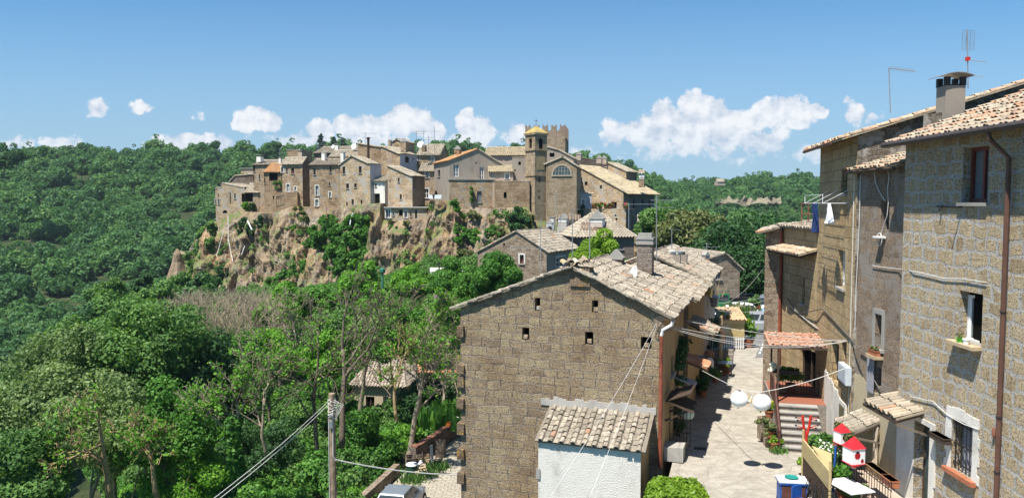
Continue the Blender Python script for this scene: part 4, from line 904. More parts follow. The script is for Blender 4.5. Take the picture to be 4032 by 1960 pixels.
def ribbed_canopy():
 pl = Plane(*P(2508, 870, 107)[:2], math.radians(-6)); s1, zb = pl.hit(2636, 874); _, zt = pl.hit(2560, 851)
 m = MB(); n = 9
 for i in range(n):
  a = s1 * i / n; m.tube([pl.pt(a + s1 / n / 2, zb, .05), pl.pt(a + s1 / n / 2, zt, -.5), pl.pt(a + s1 / n / 2, zt + .05, -1.3)], s1 / n * .42, n=8)
 pbox(m, pl, 0, s1, zb - .1, zb, -1.2, .1)
 r = empty('ribbed_canopy', pl.pt(0, zb - 5, 0), 'grey canopy of rounded ribs on a dark wall at the right foot of the castle', 'canopy'); m.build('roof', 'plaster_grey', r)
 w = MB(); pbox(w, pl, .3, s1 * .62, zb - 6, zb - .1, -1.2, -.1); w.build('wall', 'far_tuff_dark_and_shade', r)
ribbed_canopy()
mid = 'houses below the castle'
vh('terrace_house', 'small white house with a tiled roof edge and iron balcony below the castle terrace', 2198, 2287, 84, -4, Z(2198, 1010, 84), top=868, ridge='side', shed=True, rise=.5, D=3.5, mat='plaster_white', rmat='tiles_mixed', group=mid, pitch=.3, win=[(2241,879,2262,896,'dark')])
eh = vh('stone_house', 'grey block house with two red shutters and a hipped roof behind the lime-green bush', 2274, 2506, 75, 8, Z(2274, 1080, 75), top=930, D=7.5, ridge='side', rise=2.1, hip=2.3, mat='grey_block', rmat='tiles_far', group=mid, pitch=.3, row=.42, oh=.3,
 win=[(2291,951,2305,981,'red'),(2327,951,2348,979,'red'),(2436,947,2454,981,'grey')])
dh = vh('stone_house', 'rubble gable house with a brown shuttered window in front of the cliff', 1878, 2155, 71, -28, Z(1878, 1160, 71), prof=[(1878,993),(2034,912),(2155,992)], u2=2280, ridge='back', mat='rubble', smat='plaster_grey', rmat='tiles_pale', group=mid, pitch=.28, row=.4, oh=.25, gover=.12,
 win=[(2047,1003,2063,1038,'brownw'),(1932,1015,1943,1040,'brown'),(1981,957,1989,967,'hole'),('R',2190,1011,2224,1052,'whited')])
vh('stone_house', 'gabled rubble house with one grey window at the end of the street', 2776, 2932, 59, 14, -9.3, prof=[(2776,1031),(2854,999),(2935,1075)], D=7, ridge='back', mat='rubble', rmat='tiles_pale', group=mid, pitch=.26, row=.4,
 win=[(2819,1064,2840,1099,'grey')])
def pavilion():
 p = P(1693, 1073, 73); r = empty('flat_roof_hut', (p.x, p.y, p.z - 2.5), 'low hut with a white-edged flat roof among the bushes under the cliff', 'hut')
 m = MB(); M = Matrix.Translation(p) @ Matrix.Rotation(math.radians(6), 4, 'Z'); w = (1824 - 1693) / F * 73
 m.box(0, w, 0, 4.2, -.22, -.02, M); m.box(0, w, 0, .3, -.02, .12, M); m.box(0, w, 3.9, 4.2, -.02, .12, M); m.box(0, .3, .3, 3.9, -.02, .12, M); m.box(w - .3, w, .3, 3.9, -.02, .12, M); m.build('roof', 'plaster_white', r)
 m = MB(); m.box(.3, w - .3, .3, 3.9, -2.6, -.22, M); m.build('wall', 'plaster_grey', r)
 m = MB(); m.tube([M @ Vector((.9, 2, 0)), M @ Vector((.9, 2, .75))], .07, 8); m.build('vent_pipe', 'iron', r)
pavilion()
vh('farmhouse', 'cottage with a weathered tiled roof standing among the bare trees', 1378, 1572, 64, -10, -21.0, top=1505, ridge='side', rise=2.0, D=6.0, mat='plaster_cream', rmat='tiles_mid', group=None, pitch=.27, row=.42, oh=.35, hip=1.1, win=[(1440,1560,1475,1620,'ddoor'),(1508,1560,1530,1600,'wdoor')])
vh('farmhouse', 'low brick-red roofed wing partly hidden behind the bare trees', 1560, 1800, 67, -4, -20, top=1462, ridge='side', rise=.9, D=4.5, mat='plaster_warm', rmat='tiles_terracotta', group=None, pitch=.27, row=.42)
# ------------------------------------------------------------------ trees: prototypes that stand in view, then their copies
def scatter_stuff(name, label, cat, pts, scales, rots, kinds, protos):
 """one object: points that carry copies of the crowns of trees that also stand in the scene"""
 me = bpy.data.meshes.new(name); me.from_pydata([tuple(p) for p in pts], [], [])
 a = me.attributes.new('sc', 'FLOAT', 'POINT'); a.data.foreach_set('value', np.asarray(scales, np.float32))
 a = me.attributes.new('rz', 'FLOAT', 'POINT'); a.data.foreach_set('value', np.asarray(rots, np.float32))
 a = me.attributes.new('kd', 'INT', 'POINT'); a.data.foreach_set('value', np.asarray(kinds, np.int32))
 o = bpy.data.objects.new(name, me); COL.objects.link(o); tag(o, label, cat, kind='stuff')
 ng = bpy.data.node_groups.new(name, 'GeometryNodeTree'); ng.interface.new_socket('Geometry', in_out='INPUT', socket_type='NodeSocketGeometry'); ng.interface.new_socket('Geometry', in_out='OUTPUT', socket_type='NodeSocketGeometry')
 gi = ng.nodes.new('NodeGroupInput'); go = ng.nodes.new('NodeGroupOutput'); jn = ng.nodes.new('GeometryNodeJoinGeometry'); L = ng.links
 def attr(n, t):
  x = ng.nodes.new('GeometryNodeInputNamedAttribute'); x.data_type = t; x.inputs['Name'].default_value = n; return x.outputs['Attribute']
 for i, pr in enumerate(protos):
  oi = ng.nodes.new('GeometryNodeObjectInfo'); oi.transform_space = 'ORIGINAL'; oi.inputs['Object'].default_value = pr; oi.inputs['As Instance'].default_value = True
  ip = ng.nodes.new('GeometryNodeInstanceOnPoints'); cmp_ = ng.nodes.new('FunctionNodeCompare'); cmp_.data_type = 'INT'; cmp_.operation = 'EQUAL'
  L.new(attr('kd', 'INT'), cmp_.inputs[2]); cmp_.inputs[3].default_value = i
  L.new(gi.outputs[0], ip.inputs['Points']); L.new(cmp_.outputs[0], ip.inputs['Selection']); L.new(oi.outputs['Geometry'], ip.inputs['Instance'])
  cx = ng.nodes.new('ShaderNodeCombineXYZ'); L.new(attr('rz', 'FLOAT'), cx.inputs[2])
  rt = ng.nodes.new('FunctionNodeEulerToRotation'); L.new(cx.outputs[0], rt.inputs[0]); L.new(rt.outputs[0], ip.inputs['Rotation'])
  cs_ = ng.nodes.new('ShaderNodeCombineXYZ');
  for k in range(3): L.new(attr('sc', 'FLOAT'), cs_.inputs[k])
  L.new(cs_.outputs[0], ip.inputs['Scale']); L.new(ip.outputs[0], jn.inputs[0])
 L.new(jn.outputs[0], go.inputs[0]); md = o.modifiers.new('copies', 'NODES'); md.node_group = ng; return o
def place(u, v, d):  # foot on the terrain under a pixel ray at distance d
 p = P(u, v, d); return Vector((p.x, p.y, tz(p.x, p.y)))
nr_ = np.random.default_rng(11)
SK = []
def far_tree(u, d, label, H_, R, seed, n=3600, size=.40, mat='leaf_forest', k=26, **kw):
 p = P(u, 700, d); p.z = tz(p.x, p.y) - 1.0
 return make_tree(kw.pop('name', 'tree'), label, p, H_, R, n, size, mat, seed, k=k, group=None, **kw)
fa = far_tree(655, 455, 'round dark broadleaf tree on the left hilltop skyline', 9, 4.2, 1)
fb = far_tree(330, 300, 'wide broadleaf tree among the crowns of the left wood', 8, 4.4, 2, k=22)
fc = far_tree(480, 240, 'bushy broadleaf tree low on the left wooded slope', 8, 4.0, 3, k=30)
fd = far_tree(2700, 225, 'broadleaf tree in the wood right of the castle', 8, 4.3, 4, k=24)
protos = [[c for c in t.children if c.name.startswith('crown')][0] for t in (fa, fb, fc, fd)]
def forest_points():
 rg = np.random.default_rng(5); out = []
 def fill(n, x0, x1, y0, y1, test, s0, s1):
  Q = np.c_[rg.uniform(x0, x1, n), rg.uniform(y0, y1, n)]
  for x, y in Q:
   a = x / y * F + CX
   if -250 < a < 4300 and test(x, y, a): out.append((x, y, rg.uniform(s0, s1)))
 left = lambda x, y, a: a < 1750
 fill(2700, -340, 40, 190, 480, lambda x, y, a: a < 1900 and (y > 215 or x < -62), .6, 1.75)
 fill(1500, -200, -52, 120, 220, lambda x, y, a: a < 780, .55, 1.15)
 fill(500, -130, -45, 62, 130, lambda x, y, a: a < 640 , .5, .9)
 fill(260, -62, -38, 70, 125, lambda x, y, a: a < 800, .35, .7)
 fill(1300, 28, 180, 118, 235, lambda x, y, a: 2380 < a and x > 30, .6, 1.15)
 fill(420, 26, 90, 84, 125, lambda x, y, a: 2480 < a and x > 26, .55, 1.0)
 fill(2600, 40, 290, 235, 560, lambda x, y, a: 2440 < a, .75, 1.45)
 fill(300, -20, 60, 300, 520, lambda x, y, a: a > 1300, .8, 1.4)
 return out
def forest():
 pts = forest_points(); Q = np.array([(x, y) for x, y, s in pts]); z = tz_many(Q); n = len(pts); rg = np.random.default_rng(6)
 x, y = Q[:, 0], Q[:, 1]
 keep = np.ones(n, bool)
 u = x / y * F + CX
 keep &= ~((u > 2850) & (u < 3060) & (y > 378) & (y < 392) & (rg.random(n) < .75))
 s = np.array([p[2] for p in pts]); k = rg.integers(0, 4, n)
 Z_ = z - s * 4.3 + rg.uniform(-1.6, 1.0, n)
 near = y < 140; Z_ = np.where(near, z - s * 5.5, Z_)
 P3 = np.c_[x, y, Z_][keep]
 scatter_stuff('woodland', 'unbroken dark green wood covering the valley slopes and far hills', 'woodland', P3, (s * rg.choice([.7, 1.0, 1.0, 1.3], n))[keep], rg.uniform(0, 6.28, n)[keep], k[keep], protos)
 return n
forest()
for (u, v, d, sc, lb, src) in [(1100-12,548,440,.9,'small dark tree leftmost of those standing clear on the skyline near the village',fa),(822+28,548,445,.85,'slim dark tree beside two small ones on the skyline',fc),
  (955,545,440,1.5,'broad umbrella-shaped tree standing highest on the skyline left of the village',fd),(1046,556,430,1.15,'round tree on the skyline right of the umbrella-shaped tree',fb),
  (790,552,450,1.0,'pair-like dark round tree on the skyline farthest left of the clear ones',fb),(12,552,300,1.6,'big dark tree at the left edge of the photo above the wood',fd),(60,575,300,1.1,'tree on the hilltop right of the big one at the left edge',fa),
  (165,565,430,1.1,'tall dark crown left on the hilltop skyline above a pale meadow',fc),(2585,668,470,1.25,'dark tree crown highest on the right ridge next to the castle roof',fb),(1780,596,200,.8,'small green crown peeping over the roofs left of the orange roof',fc)]:
 p = P(u, v, d); t = dup(src, (p.x, p.y, p.z - 9 * sc), rz=u * .1, sc=sc, label=lb)
def conifers():
 for i, (u, v, d) in enumerate([(1265, 527, 300), (1313, 537, 305), (1348, 541, 310)]):
  rg = np.random.default_rng(40 + i); H_ = 10.0; p = P(u, v, d); r = empty('conifer', (p.x, p.y, p.z - H_), ['leftmost and tallest of the three feathery cedars behind the village', 'middle one of the three feathery cedars behind the village', 'rightmost and lowest of the three feathery cedars behind the village'][i], 'tree', 'cedars on the skyline')
  m = MB(); m.tube([(0, 0, 0), (0, 0, H_)], [.25, .04], 6); m.build('trunk', 'bark_dark', r, loc=(0, 0, 0))
  C = []; R = []
  for j in range(34):
   t = (j + .5) / 34; z = 1.5 + t * (H_ - 1.6); w = 3.0 * (1 - t) ** .8 + .2; a = rg.uniform(0, 6.28); C.append((math.cos(a) * w * .6, math.sin(a) * w * .6, z)); R.append(.35 + w * .35)
  V, tt = leaf_cloud(C, R, 1500, .5, rg, sq=.35); np_mesh('crown', V, 1500, tt, 'leaf_conifer', r)
leaf_mat('leaf_conifer', [(0,(.02,.04,.03)),(1,(.05,.085,.06))], .2, .2)
conifers()
# ---- mid-distance kinds
mk = lambda name, label, u, v, d, H_, R, n, size, mat, seed, **kw: make_tree(name, label, place(u, v, d), H_, R, n, size, mat, seed, **kw)
def crown_at(u, v, d, R, label, n, size, mat, seed, k=34, name='tree', cat='tree', group=None, sq=.9, **kw):
 """tree whose crown centre shows at pixel (u, v)"""
 p = P(u, v, d); g = tz(p.x, p.y); ch = kw.pop('ch', R * .85); H_ = max(p.z - g + ch, ch * 1.6); g = p.z + ch - H_
 return make_tree(name, label, (p.x, p.y, g - .1), H_, R, n, size, mat, seed, k=k, cat=cat, group=group, crown_h=ch, sq=sq, **kw)
BL = 'leafy trees on the slope below the village'
crown_at(560, 1370, 50, 4.3, 'largest dense rounded tree rising highest in the left foreground', 49400, 0.14, 'leaf_mid', 101, k=46, bark='bark_gold', levels=3)
crown_at(300, 1490, 47, 3.9, 'rounded pale-leaved tree left of the highest foreground tree', 41800, 0.133, 'leaf_grey', 102, k=42, bark='bark_gold')
crown_at(140, 1660, 43, 3.3, 'grey-green tree at the left edge of the foreground slope', 30400, 0.126, 'leaf_grey', 103, k=36, bark='bark_gold')
crown_at(760, 1490, 52, 3.6, 'dark leafy tree right of the highest foreground tree', 30400, 0.14, 'leaf_dark', 104, k=36)
crown_at(400, 1700, 41, 3.4, 'thin-crowned tree with golden lichened branches in the lower left', 17100, 0.119, 'leaf_grey', 105, k=30, bark='bark_gold', trunk_r=.2, levels=4, clus=(.2, .3))
crown_at(110, 1880, 34, 2.6, 'fresh green tree in the bottom left corner', 28500, 0.112, 'leaf_mid', 106, k=30)
crown_at(660, 1700, 42, 3.0, 'bright green robinia behind the golden-branched tree', 22800, 0.119, 'leaf_ivy', 107, k=28)
crown_at(930, 1560, 56, 2.8, 'mid green tree below the brown thicket', 19000, 0.126, 'leaf_mid', 108, k=26)
crown_at(1020, 1800, 47, 3.0, 'dense dark tree left of the wooden utility pole', 22800, 0.112, 'leaf_dark', 109, k=28)
crown_at(740, 1900, 42, 2.6, 'bright leafed tree at the bottom edge left of the pole', 22800, 0.105, 'leaf_bright', 110, k=26)
crown_at(1180, 1680, 52, 2.4, 'leafy tree directly behind the utility pole', 17100, 0.112, 'leaf_mid', 111, k=24)
crown_at(1420, 1790, 45, 2.6, 'tall feathery green shrub mass right of the utility pole', 24700, 0.105, 'leaf_ivy', 112, k=30)
crown_at(1690, 1580, 53, 2.4, 'dark glossy tree between the two thick bare trunks', 20900, 0.105, 'leaf_dark', 113, k=26)
crown_at(1560, 1330, 52, 2.6, 'green tree above the cottage roof', 17100, 0.126, 'leaf_ivy', 114, k=24)
crown_at(1330, 1330, 56, 2.8, 'green tree left above the cottage roof', 17100, 0.14, 'leaf_mid', 115, k=24)
crown_at(1960, 1100, 62, 2.4, 'dense dark green round tree in front of the rubble gable house', 30400, 0.119, 'leaf_ivy', 116, k=34)
crown_at(1770, 1120, 64, 2.2, 'lush green tree right of the flat roofed hut', 24700, 0.119, 'leaf_ivy', 117, k=28)
crown_at(1620, 1120, 66, 2.0, 'lush green tree left of the flat roofed hut', 19000, 0.119, 'leaf_bright', 118, k=26)
crown_at(1400, 1120, 74, 2.3, 'bright green tree at the foot of the cliff', 9000, .2, 'leaf_bright', 119, k=24)
crown_at(1100, 1230, 70, 2.5, 'bright green tree among bare trees under the cliff', 9000, .2, 'leaf_bright', 120, k=24)
crown_at(1250, 1210, 72, 2.4, 'mid green tree under the ivy covered cliff', 9000, .2, 'leaf_ivy', 121, k=24)
crown_at(2360, 1012, 58, 2.2, 'lime-green bushy tree in front of the red shutters', 30400, 0.112, 'leaf_lime', 122, k=34, sq=.9, ch=1.5)
crown_at(2900, 1060, 67, 5.0, 'large dark tree overhanging the end of the car park', 49400, 0.189, 'leaf_dark', 123, k=50, trunk_r=.3)
crown_at(2990, 1000, 70, 4.8, 'tall dark tree right behind the car park beside the houses', 20000, .28, 'leaf_dark', 124, k=44, trunk_r=.3)
crown_at(2690, 930, 82, 3.6, 'olive green tree behind the chimneys right of the castle', 12000, .24, 'leaf_olive', 125, k=34)
crown_at(2780, 950, 84, 3.4, 'thin yellowish tree behind the end-of-street roofs', 9000, .22, 'leaf_olive', 126, k=34)
crown_at(2600, 900, 86, 3.4, 'green tree growing below the ribbed canopy', 12000, .24, 'leaf_mid', 127, k=34)
base = crown_at(600, 1200, 92, 3.4, 'green tree on the valley side left of the brown thicket', 5000, .32, 'leaf_mid', 130, k=26)
base2 = crown_at(800, 1140, 105, 2.6, 'dark bush-like tree clinging below the left cliff end', 5000, .3, 'leaf_dark', 131, k=22)
for (u, v, d, sc, src, lb) in [(480,1230,88,.95,base,'green tree next left of the one beside the brown thicket'),(370,1290,80,.95,base2,'dark tree on the valley side above the pale-leaved foreground tree'),(690,1130,112,.8,base,'small green tree left of the cliff foot'),
  (250,1340,76,.9,base,'valley side tree farthest left above the foreground crowns'),(880,1230,96,.7,base2,'dark shrubby tree inside the brown thicket'),(120,1450,70,.9,base2,'dark tree behind the left edge foreground trees'),(20,1600,60,.9,base,'green tree cut by the left edge of the photo'),
  (560,1110,120,.8,base2,'dark tree farthest down the valley left of the cliff foot'),(420,1150,118,.8,base,'green tree in the deep valley left of the cliff')]:
 p = P(u, v, d); dup(src, (p.x, p.y, p.z - (4.8 if src is base else 3.6) * sc), rz=u, sc=sc, label=lb)
def shrub_proto(u, v, d, R, mat, seed, label, n=4600, size=.125):
 p = place(u, v, d); rg = np.random.default_rng(seed); r = empty('shrub', p, label, 'shrub'); C, Rr = crown_clusters(rg, R, R * .7, 14, cr=(.3, .5)); C[:, 2] += R * .35
 V, t = leaf_cloud(C, Rr, n, size, rg); o = np_mesh('foliage', V, n, t, mat, r)
 m = MB(); [m.tube([(0, 0, -.3), (math.cos(a) * R * .5, math.sin(a) * R * .5, R * .6)], [.05, .02], 4) for a in (0, 2.1, 4.2)]; m.build('stem', 'bark_dark', r, loc=(0, 0, 0)); return o
s1 = shrub_proto(1180, 1500, 48, 1.6, 'leaf_ivy', 1, 'green shrub behind the utility pole'); s2 = shrub_proto(1000, 1400, 56, 1.7, 'leaf_mid', 2, 'mid green shrub among the bare trees'); s3 = shrub_proto(1520, 1850, 34, 1.2, 'leaf_bright', 3, 'bright green shrub by the rubble bank', size=.10)
def undergrowth():
 rg = np.random.default_rng(9); P3 = []; S = []; K = []
 for i in range(2100):
  y = rg.uniform(27, 99); x = rg.uniform(-58, 3); u = CX + x / y * F
  if not (380 < u < 2000): continue
  if x > -7.6 and y < 51: continue
  if x > -1.5 and y < 72 and u > 1830: continue
  if 1370 < u < 1800 and 57 < y < 72: continue
  z = tz(x, y)
  if y > 82 and rg.random() < .5 : continue
  P3.append((x, y, z + rg.uniform(-.5, .25))); S.append(rg.uniform(.55, 1.25)); K.append(rg.choice(3, p=[.42, .4, .18]))
 scatter_stuff('undergrowth', 'tangled green undergrowth filling the slope under the bare trees', 'undergrowth', P3, S, rg.uniform(0, 6.28, len(P3)), K, [s1, s2, s3])
undergrowth()
# ---- bare robinias with lopped limbs
def bare_tree(u, v, vtop, d, label, seed, lean=(0, 0), mat='bark', r0=.17, levels=5, n=0, spread=.6, lm='leaf_bright', kids=(3, 4), ivy=0.0):
 p = P(u, v, d); g = p.z; H_ = (v - vtop) / F * d * 1.0; rg = np.random.default_rng(seed); root = empty('bare_tree', (p.x, p.y, g), label, 'tree', 'bare trees in front of the cliff')
 lines, tips = skeleton(rg, H_ * 1.02, r0, levels=levels, spread=spread, kids=kids, lean=lean, split=.38, minr=.016)
 zmax = max(t.z for t in tips); k = H_ / zmax
 lines = [([Vector((q.x * min(1.0, k * 1.1), q.y * min(1, k * 1.1), q.z * k)) for q in pts], rad, lev) for pts, rad, lev in lines]
 trunk_mesh(lines, 'trunk', mat, root)
 if n:
  T = np.array([q for pts, rad, lev in lines if lev >= levels - 2 for q in pts[2:]], float); C = T[rg.choice(len(T), min(len(T), 260))]; n = int(n * .6); V, t = leaf_cloud(C, np.full(len(C), .3), n, .11, rg, shell=.1); np_mesh('crown', V, n, t, lm, root)
 if ivy > 0:
  T = np.array([q.lerp(r, .5) for pts, rad, lev in lines[:1] for q, r in zip(pts, pts[1:]) if q.z < H_ * ivy], float)
  if len(T): V, t = leaf_cloud(T, np.full(len(T), .45), 2500, .13, rg, shell=.5); np_mesh('ivy', V, 2500, t, 'leaf_ivy', root)
 return root
bare_tree(1345, 1760, 1010, 42, 'tall dark bare tree with a forked top reaching over the cliff foot', 201, (-.12, 0), 'bark_dark', .19, n=900)
bare_tree(1250, 1800, 1150, 45, 'leaning bare tree left of the tall forked one', 202, (-.22, .05), 'bark_dark', .15, n=1500)
bare_tree(1420, 1640, 1180, 46, 'pale bare tree with lopped limbs rising left of the cottage roof', 203, (.05, 0), 'bark', .17, n=900)
bare_tree(1608, 1830, 1230, 43.5, 'thick straight pale trunk with bare spreading limbs by the rubbish heap', 204, (.02, 0), 'bark', .19, n=2600, spread=.75)
bare_tree(1738, 1690, 1190, 50, 'slender bare tree next to the left wall of the big gable house', 205, (.0, 0), 'bark', .13, n=2000)
bare_tree(1785, 1690, 1250, 51, 'bare tree with upswept limbs touching the big gable house', 206, (.12, 0), 'bark', .13, n=1200)
bare_tree(1050, 1800, 1260, 43, 'thin bare tree under the brown thicket', 207, (-.1, 0), 'bark', .11, n=2200)
bare_tree(950, 1900, 1330, 38, 'bare tree with a broken pale branch left of the utility pole', 208, (-.15, 0), 'bark', .13, n=2500, ivy=.5)
bare_tree(430, 1960, 1480, 36, 'golden lichen-covered bare tree in the lower left foreground', 209, (.05, 0), 'bark_gold', .18, n=1500, spread=.8, levels=5)
bare_tree(620, 1960, 1560, 37, 'golden bare tree second from the lower left corner', 210, (-.2, 0), 'bark_gold', .14, n=1500, spread=.8)
bare_tree(1500, 1500, 1130, 54, 'thin twiggy tree beside the green lamp post', 211, (.0, 0), 'bark', .1, n=2600)
bare_tree(1660, 1430, 1120, 50, 'twiggy half-leafed tree above the brick-red roof', 212, (.0, 0), 'bark', .12, n=3000)
bare_tree(1150, 1450, 1120, 58, 'small bare tree at the right end of the brown thicket', 213, (.0, 0), 'bark', .1, n=1000)
bare_tree(1560, 1650, 1260, 40, 'bare branches crossing the cottage roof', 214, (-.3, 0), 'bark_gold', .1, n=800)
def thicket():
 rg = np.random.default_rng(77); m = MB()
 for i in range(620):
  u = rg.uniform(620, 1120); v = rg.uniform(1185, 1330); d = rg.uniform(62, 84); p = P(u, v, d);
  if (u < 700 and v < 1220): continue
  for k in range(4):
   q = p.copy(); dr = Vector((rg.normal() * .5, rg.normal() * .5, 1)).normalized(); pts = [q]
   for j in range(3): q = q + dr * .5; dr = (dr + Vector(rg.normal(size=3)) * .3).normalized(); pts.append(q)
   m.tube(pts, [.022, .018, .014, .01], 3, cap=False)
 o = m.build('thicket', 'twig'); tag(o, 'brown leafless thicket of fine twigs below the cliff', 'thicket', kind='stuff')
thicket()
# ---- ivy and shrubs on the rock
def rock_plant(label, discs, mat, n, size, seed, name='ivy', cat='ivy', push=1.8, sq=1.0):
 rg = np.random.default_rng(seed); C = []; R = []
 for (u, v, r, *dd) in discs:
  d0 = lerp_tab(DT, u); d1 = lerp_tab(DB, u); vt = lerp_tab(CT, u); vb = lerp_tab(CB, u) + 40; t = min(1, max(0, (v - vt) / (vb - vt))); d = d0 + (d1 - d0) * t - push
  if dd: d = dd[0]
  R0 = r / F * d
  k = 18
  for j in range(k):
   a = rg.uniform(0, 6.28); q = rg.uniform(0, 1) ** .5 * R0 * .75; c = P(u, v, d) + Vector((math.cos(a) * q, rg.uniform(-.4, .8), math.sin(a) * q)); C.append(c); R.append(R0 * rg.uniform(.14, .34))
 base = Vector(C[0]); base.z = min(c.z for c in C) - .5; r = empty(name, base, label, cat); C2 = [(c.x - base.x, c.y - base.y, c.z - base.z) for c in C]
 V, t = leaf_cloud(C2, R, n, size, rg, sq=sq, shell=.3); np_mesh('foliage', V, n, t, mat, r)
rock_plant('large bright ivy mass hanging down the middle of the cliff', [(1300,900,52),(1270,950,55),(1340,920,60),(1390,890,52),(1425,870,34),(1340,985,60),(1400,950,58),(1290,870,38),(1370,1020,58),(1240,915,36),(1330,1060,50),(1420,1000,40),(1310,1010,44),(1430,910,34)], 'leaf_ivy', 36000, .30, 301)
rock_plant('yellow-green bush at the foot of the hanging ivy', [(1400,1060,45),(1440,1090,50),(1400,1120,50),(1470,1060,35)], 'leaf_bright', 10000, .28, 302)
rock_plant('dark green bush at the left end of the cliff', [(825,890,32),(805,930,42),(790,980,46),(830,960,34),(775,1040,46),(760,1090,50),(815,1020,36),(740,1010,24)], 'leaf_mid', 15000, .3, 303)
rock_plant('ivy patch beside the white drain sheet on the cliff', [(965,880,30),(990,905,30),(950,925,30),(1020,870,24),(960,970,26)], 'leaf_dark', 7000, .26, 304)
rock_plant('blue-green bush low on the left cliff', [(880,1080,36),(860,1120,40),(900,1130,35)], 'leaf_dark', 6000, .28, 305)
rock_plant('low scrub growing in the gully of the left cliff', [(1130,1080,40),(1100,1110,40),(1170,1060,34),(1060,1120,34),(1180,1010,30),(960,1060,30),(950,1010,26),(1200,1050,34),(1130,1140,44),(1210,960,22),(1150,900,14)], 'leaf_ivy', 15000, .22, 306)
rock_plant('round dark shrub growing on the rock under the bell tower', [(2035,840,32),(2020,870,34),(2060,860,30),(2040,900,26)], 'leaf_dark', 8000, .26, 307, push=2.4)
rock_plant('yellowish shrub beside the round one under the bell tower', [(2085,860,22),(2080,890,24),(1970,910,22)], 'leaf_olive', 4000, .24, 308)
rock_plant('ivy belt spreading on the rock below the terrace wall', [(1830,920,28),(1870,925,28),(1915,915,28),(1800,900,22),(1945,905,22),(1805,950,20),(1870,940,24)], 'leaf_ivy', 9000, .24, 309)
rock_plant('small bush at the corner of the rough terrace wall', [(1790,800,18),(1800,822,14)], 'leaf_ivy', 2500, .22, 310, push=2.2)
rock_plant('vine climbing the blue shuttered terrace wall', [(1857,760,9,106),(1857,785,9,106),(1855,740,6,106)], 'leaf_mid', 900, .2, 311)
rock_plant('scrub on the rock left of the shuttered terrace wall', [(1855,842,20),(1880,850,18)], 'leaf_olive', 2200, .22, 312)
rock_plant('green pergola plants on the rough red terrace block', [(1085,722,9,131),(1100,718,9,131),(1110,726,8,131),(1090,740,7,131)], 'leaf_ivy', 1200, .22, 313)
rock_plant('round green bush in front of the dark open shed', [(962,808,14,136),(965,818,12,136)], 'leaf_bright', 1600, .24, 314, name='shrub', cat='shrub')
rock_plant('dark bush right of the round green one before the shed', [(990,806,12,136),(992,820,12,136)], 'leaf_dark', 1300, .24, 315, name='shrub', cat='shrub')
rock_plant('grass tuft growing under the pale tuff house', [(1190,840,14),(1205,860,16),(1200,900,12),(1180,820,12),(1160,822,10)], 'leaf_olive', 2500, .22, 316)
rock_plant('ivy growing between chapel and castle annex', [(2285,838,14,108.5),(2290,862,14,108.5),(2285,885,12,108.5),(2295,815,9,109)], 'leaf_dark', 2200, .22, 317)
rock_plant('bush hanging under the right end of the ribbed canopy', [(2560,900,24,103),(2590,910,20,103),(2545,880,16,103)], 'leaf_mid', 3500, .24, 318)
rock_plant('scrub along the foot of the right cliff', [(1850,1010,30),(1900,1030,30),(1820,1000,24),(1960,1000,24),(1800,1040,24)], 'leaf_olive', 6000, .24, 319)
rock_plant('roof garden plants on the low house at the left', [(940,690,6,148),(955,688,6,148),(925,692,6,148),(972,688,5,148)], 'leaf_olive', 700, .2, 320)
rock_plant('scrub under the stairs of the white annex', [(1535,800+70,10),(1600,880,14),(1480,880,10),(1560,900,10)], 'leaf_olive', 1200, .2, 321)
def rock_scrub():
 rg = np.random.default_rng(321); V = []; T = []; n = 0
 for i in range(900):
  u = rg.uniform(690, 2240); t = rg.uniform(.04, 1); vt, vb = lerp_tab(CT, u), lerp_tab(CB, u) + 40; v = vt + (vb - vt) * t; d = lerp_tab(DT, u) + (lerp_tab(DB, u) - lerp_tab(DT, u)) * t
  if mnoise.noise(Vector((u * .011, v * .016, 2))) < (.02 if u < 1250 else .16): continue
  c = P(u, v, d - rg.uniform(.2, 2.2)); k = int(rg.integers(25, 70)); a, tt = leaf_cloud([tuple(c)], [rg.uniform(.25, .75)], k, .2, rg, shell=.2); V.append(a); T.append(tt); n += k
 o = np_mesh('rock_scrub', np.concatenate(V), n, np.concatenate(T), 'leaf_mid'); tag(o, 'scattered scrub and weeds rooted all over the cliff face', 'scrub', kind='stuff')
rock_scrub()
crown_at(1420, 1625, 56, 1.7, 'bright green tree hiding the left half of the cottage wall', 9000, .13, 'leaf_ivy', 151, k=18)
crown_at(1530, 1640, 55, 1.7, 'mid green tree hiding the right half of the cottage wall', 9000, .13, 'leaf_mid', 152, k=18)
crown_at(1260, 1420, 54, 2.2, 'slender bright green tree between the bare trunks', 9000, .14, 'leaf_bright', 153, k=20)
crown_at(1060, 1390, 62, 2.2, 'bright green tree at the right edge of the brown thicket', 8000, .15, 'leaf_bright', 154, k=20)
plain('screen_green', (.015,.06,.035), .7, var=.3)
stone('chim_stone', [(.2,.165,.14),(.3,.25,.21),(.36,.31,.26),(.25,.21,.18)], (.4,.36,.32), bw=.3, bh=.2, ms=.03, wob=.1, stainf=.4, bump=1.2)
stone('tuff_lichen', [(.22,.16,.11),(.3,.22,.15),(.36,.28,.2)], (.3,.26,.2), bw=.5, bh=.3, ms=.02, wob=.1, lichen=.5, bump=1.8)
tiles_mat('tiles_lichen2', [(0,(.16,.09,.07)),(.4,(.36,.3,.22)),(.8,(.5,.43,.33)),(1,(.36,.15,.09))], .6, .5)
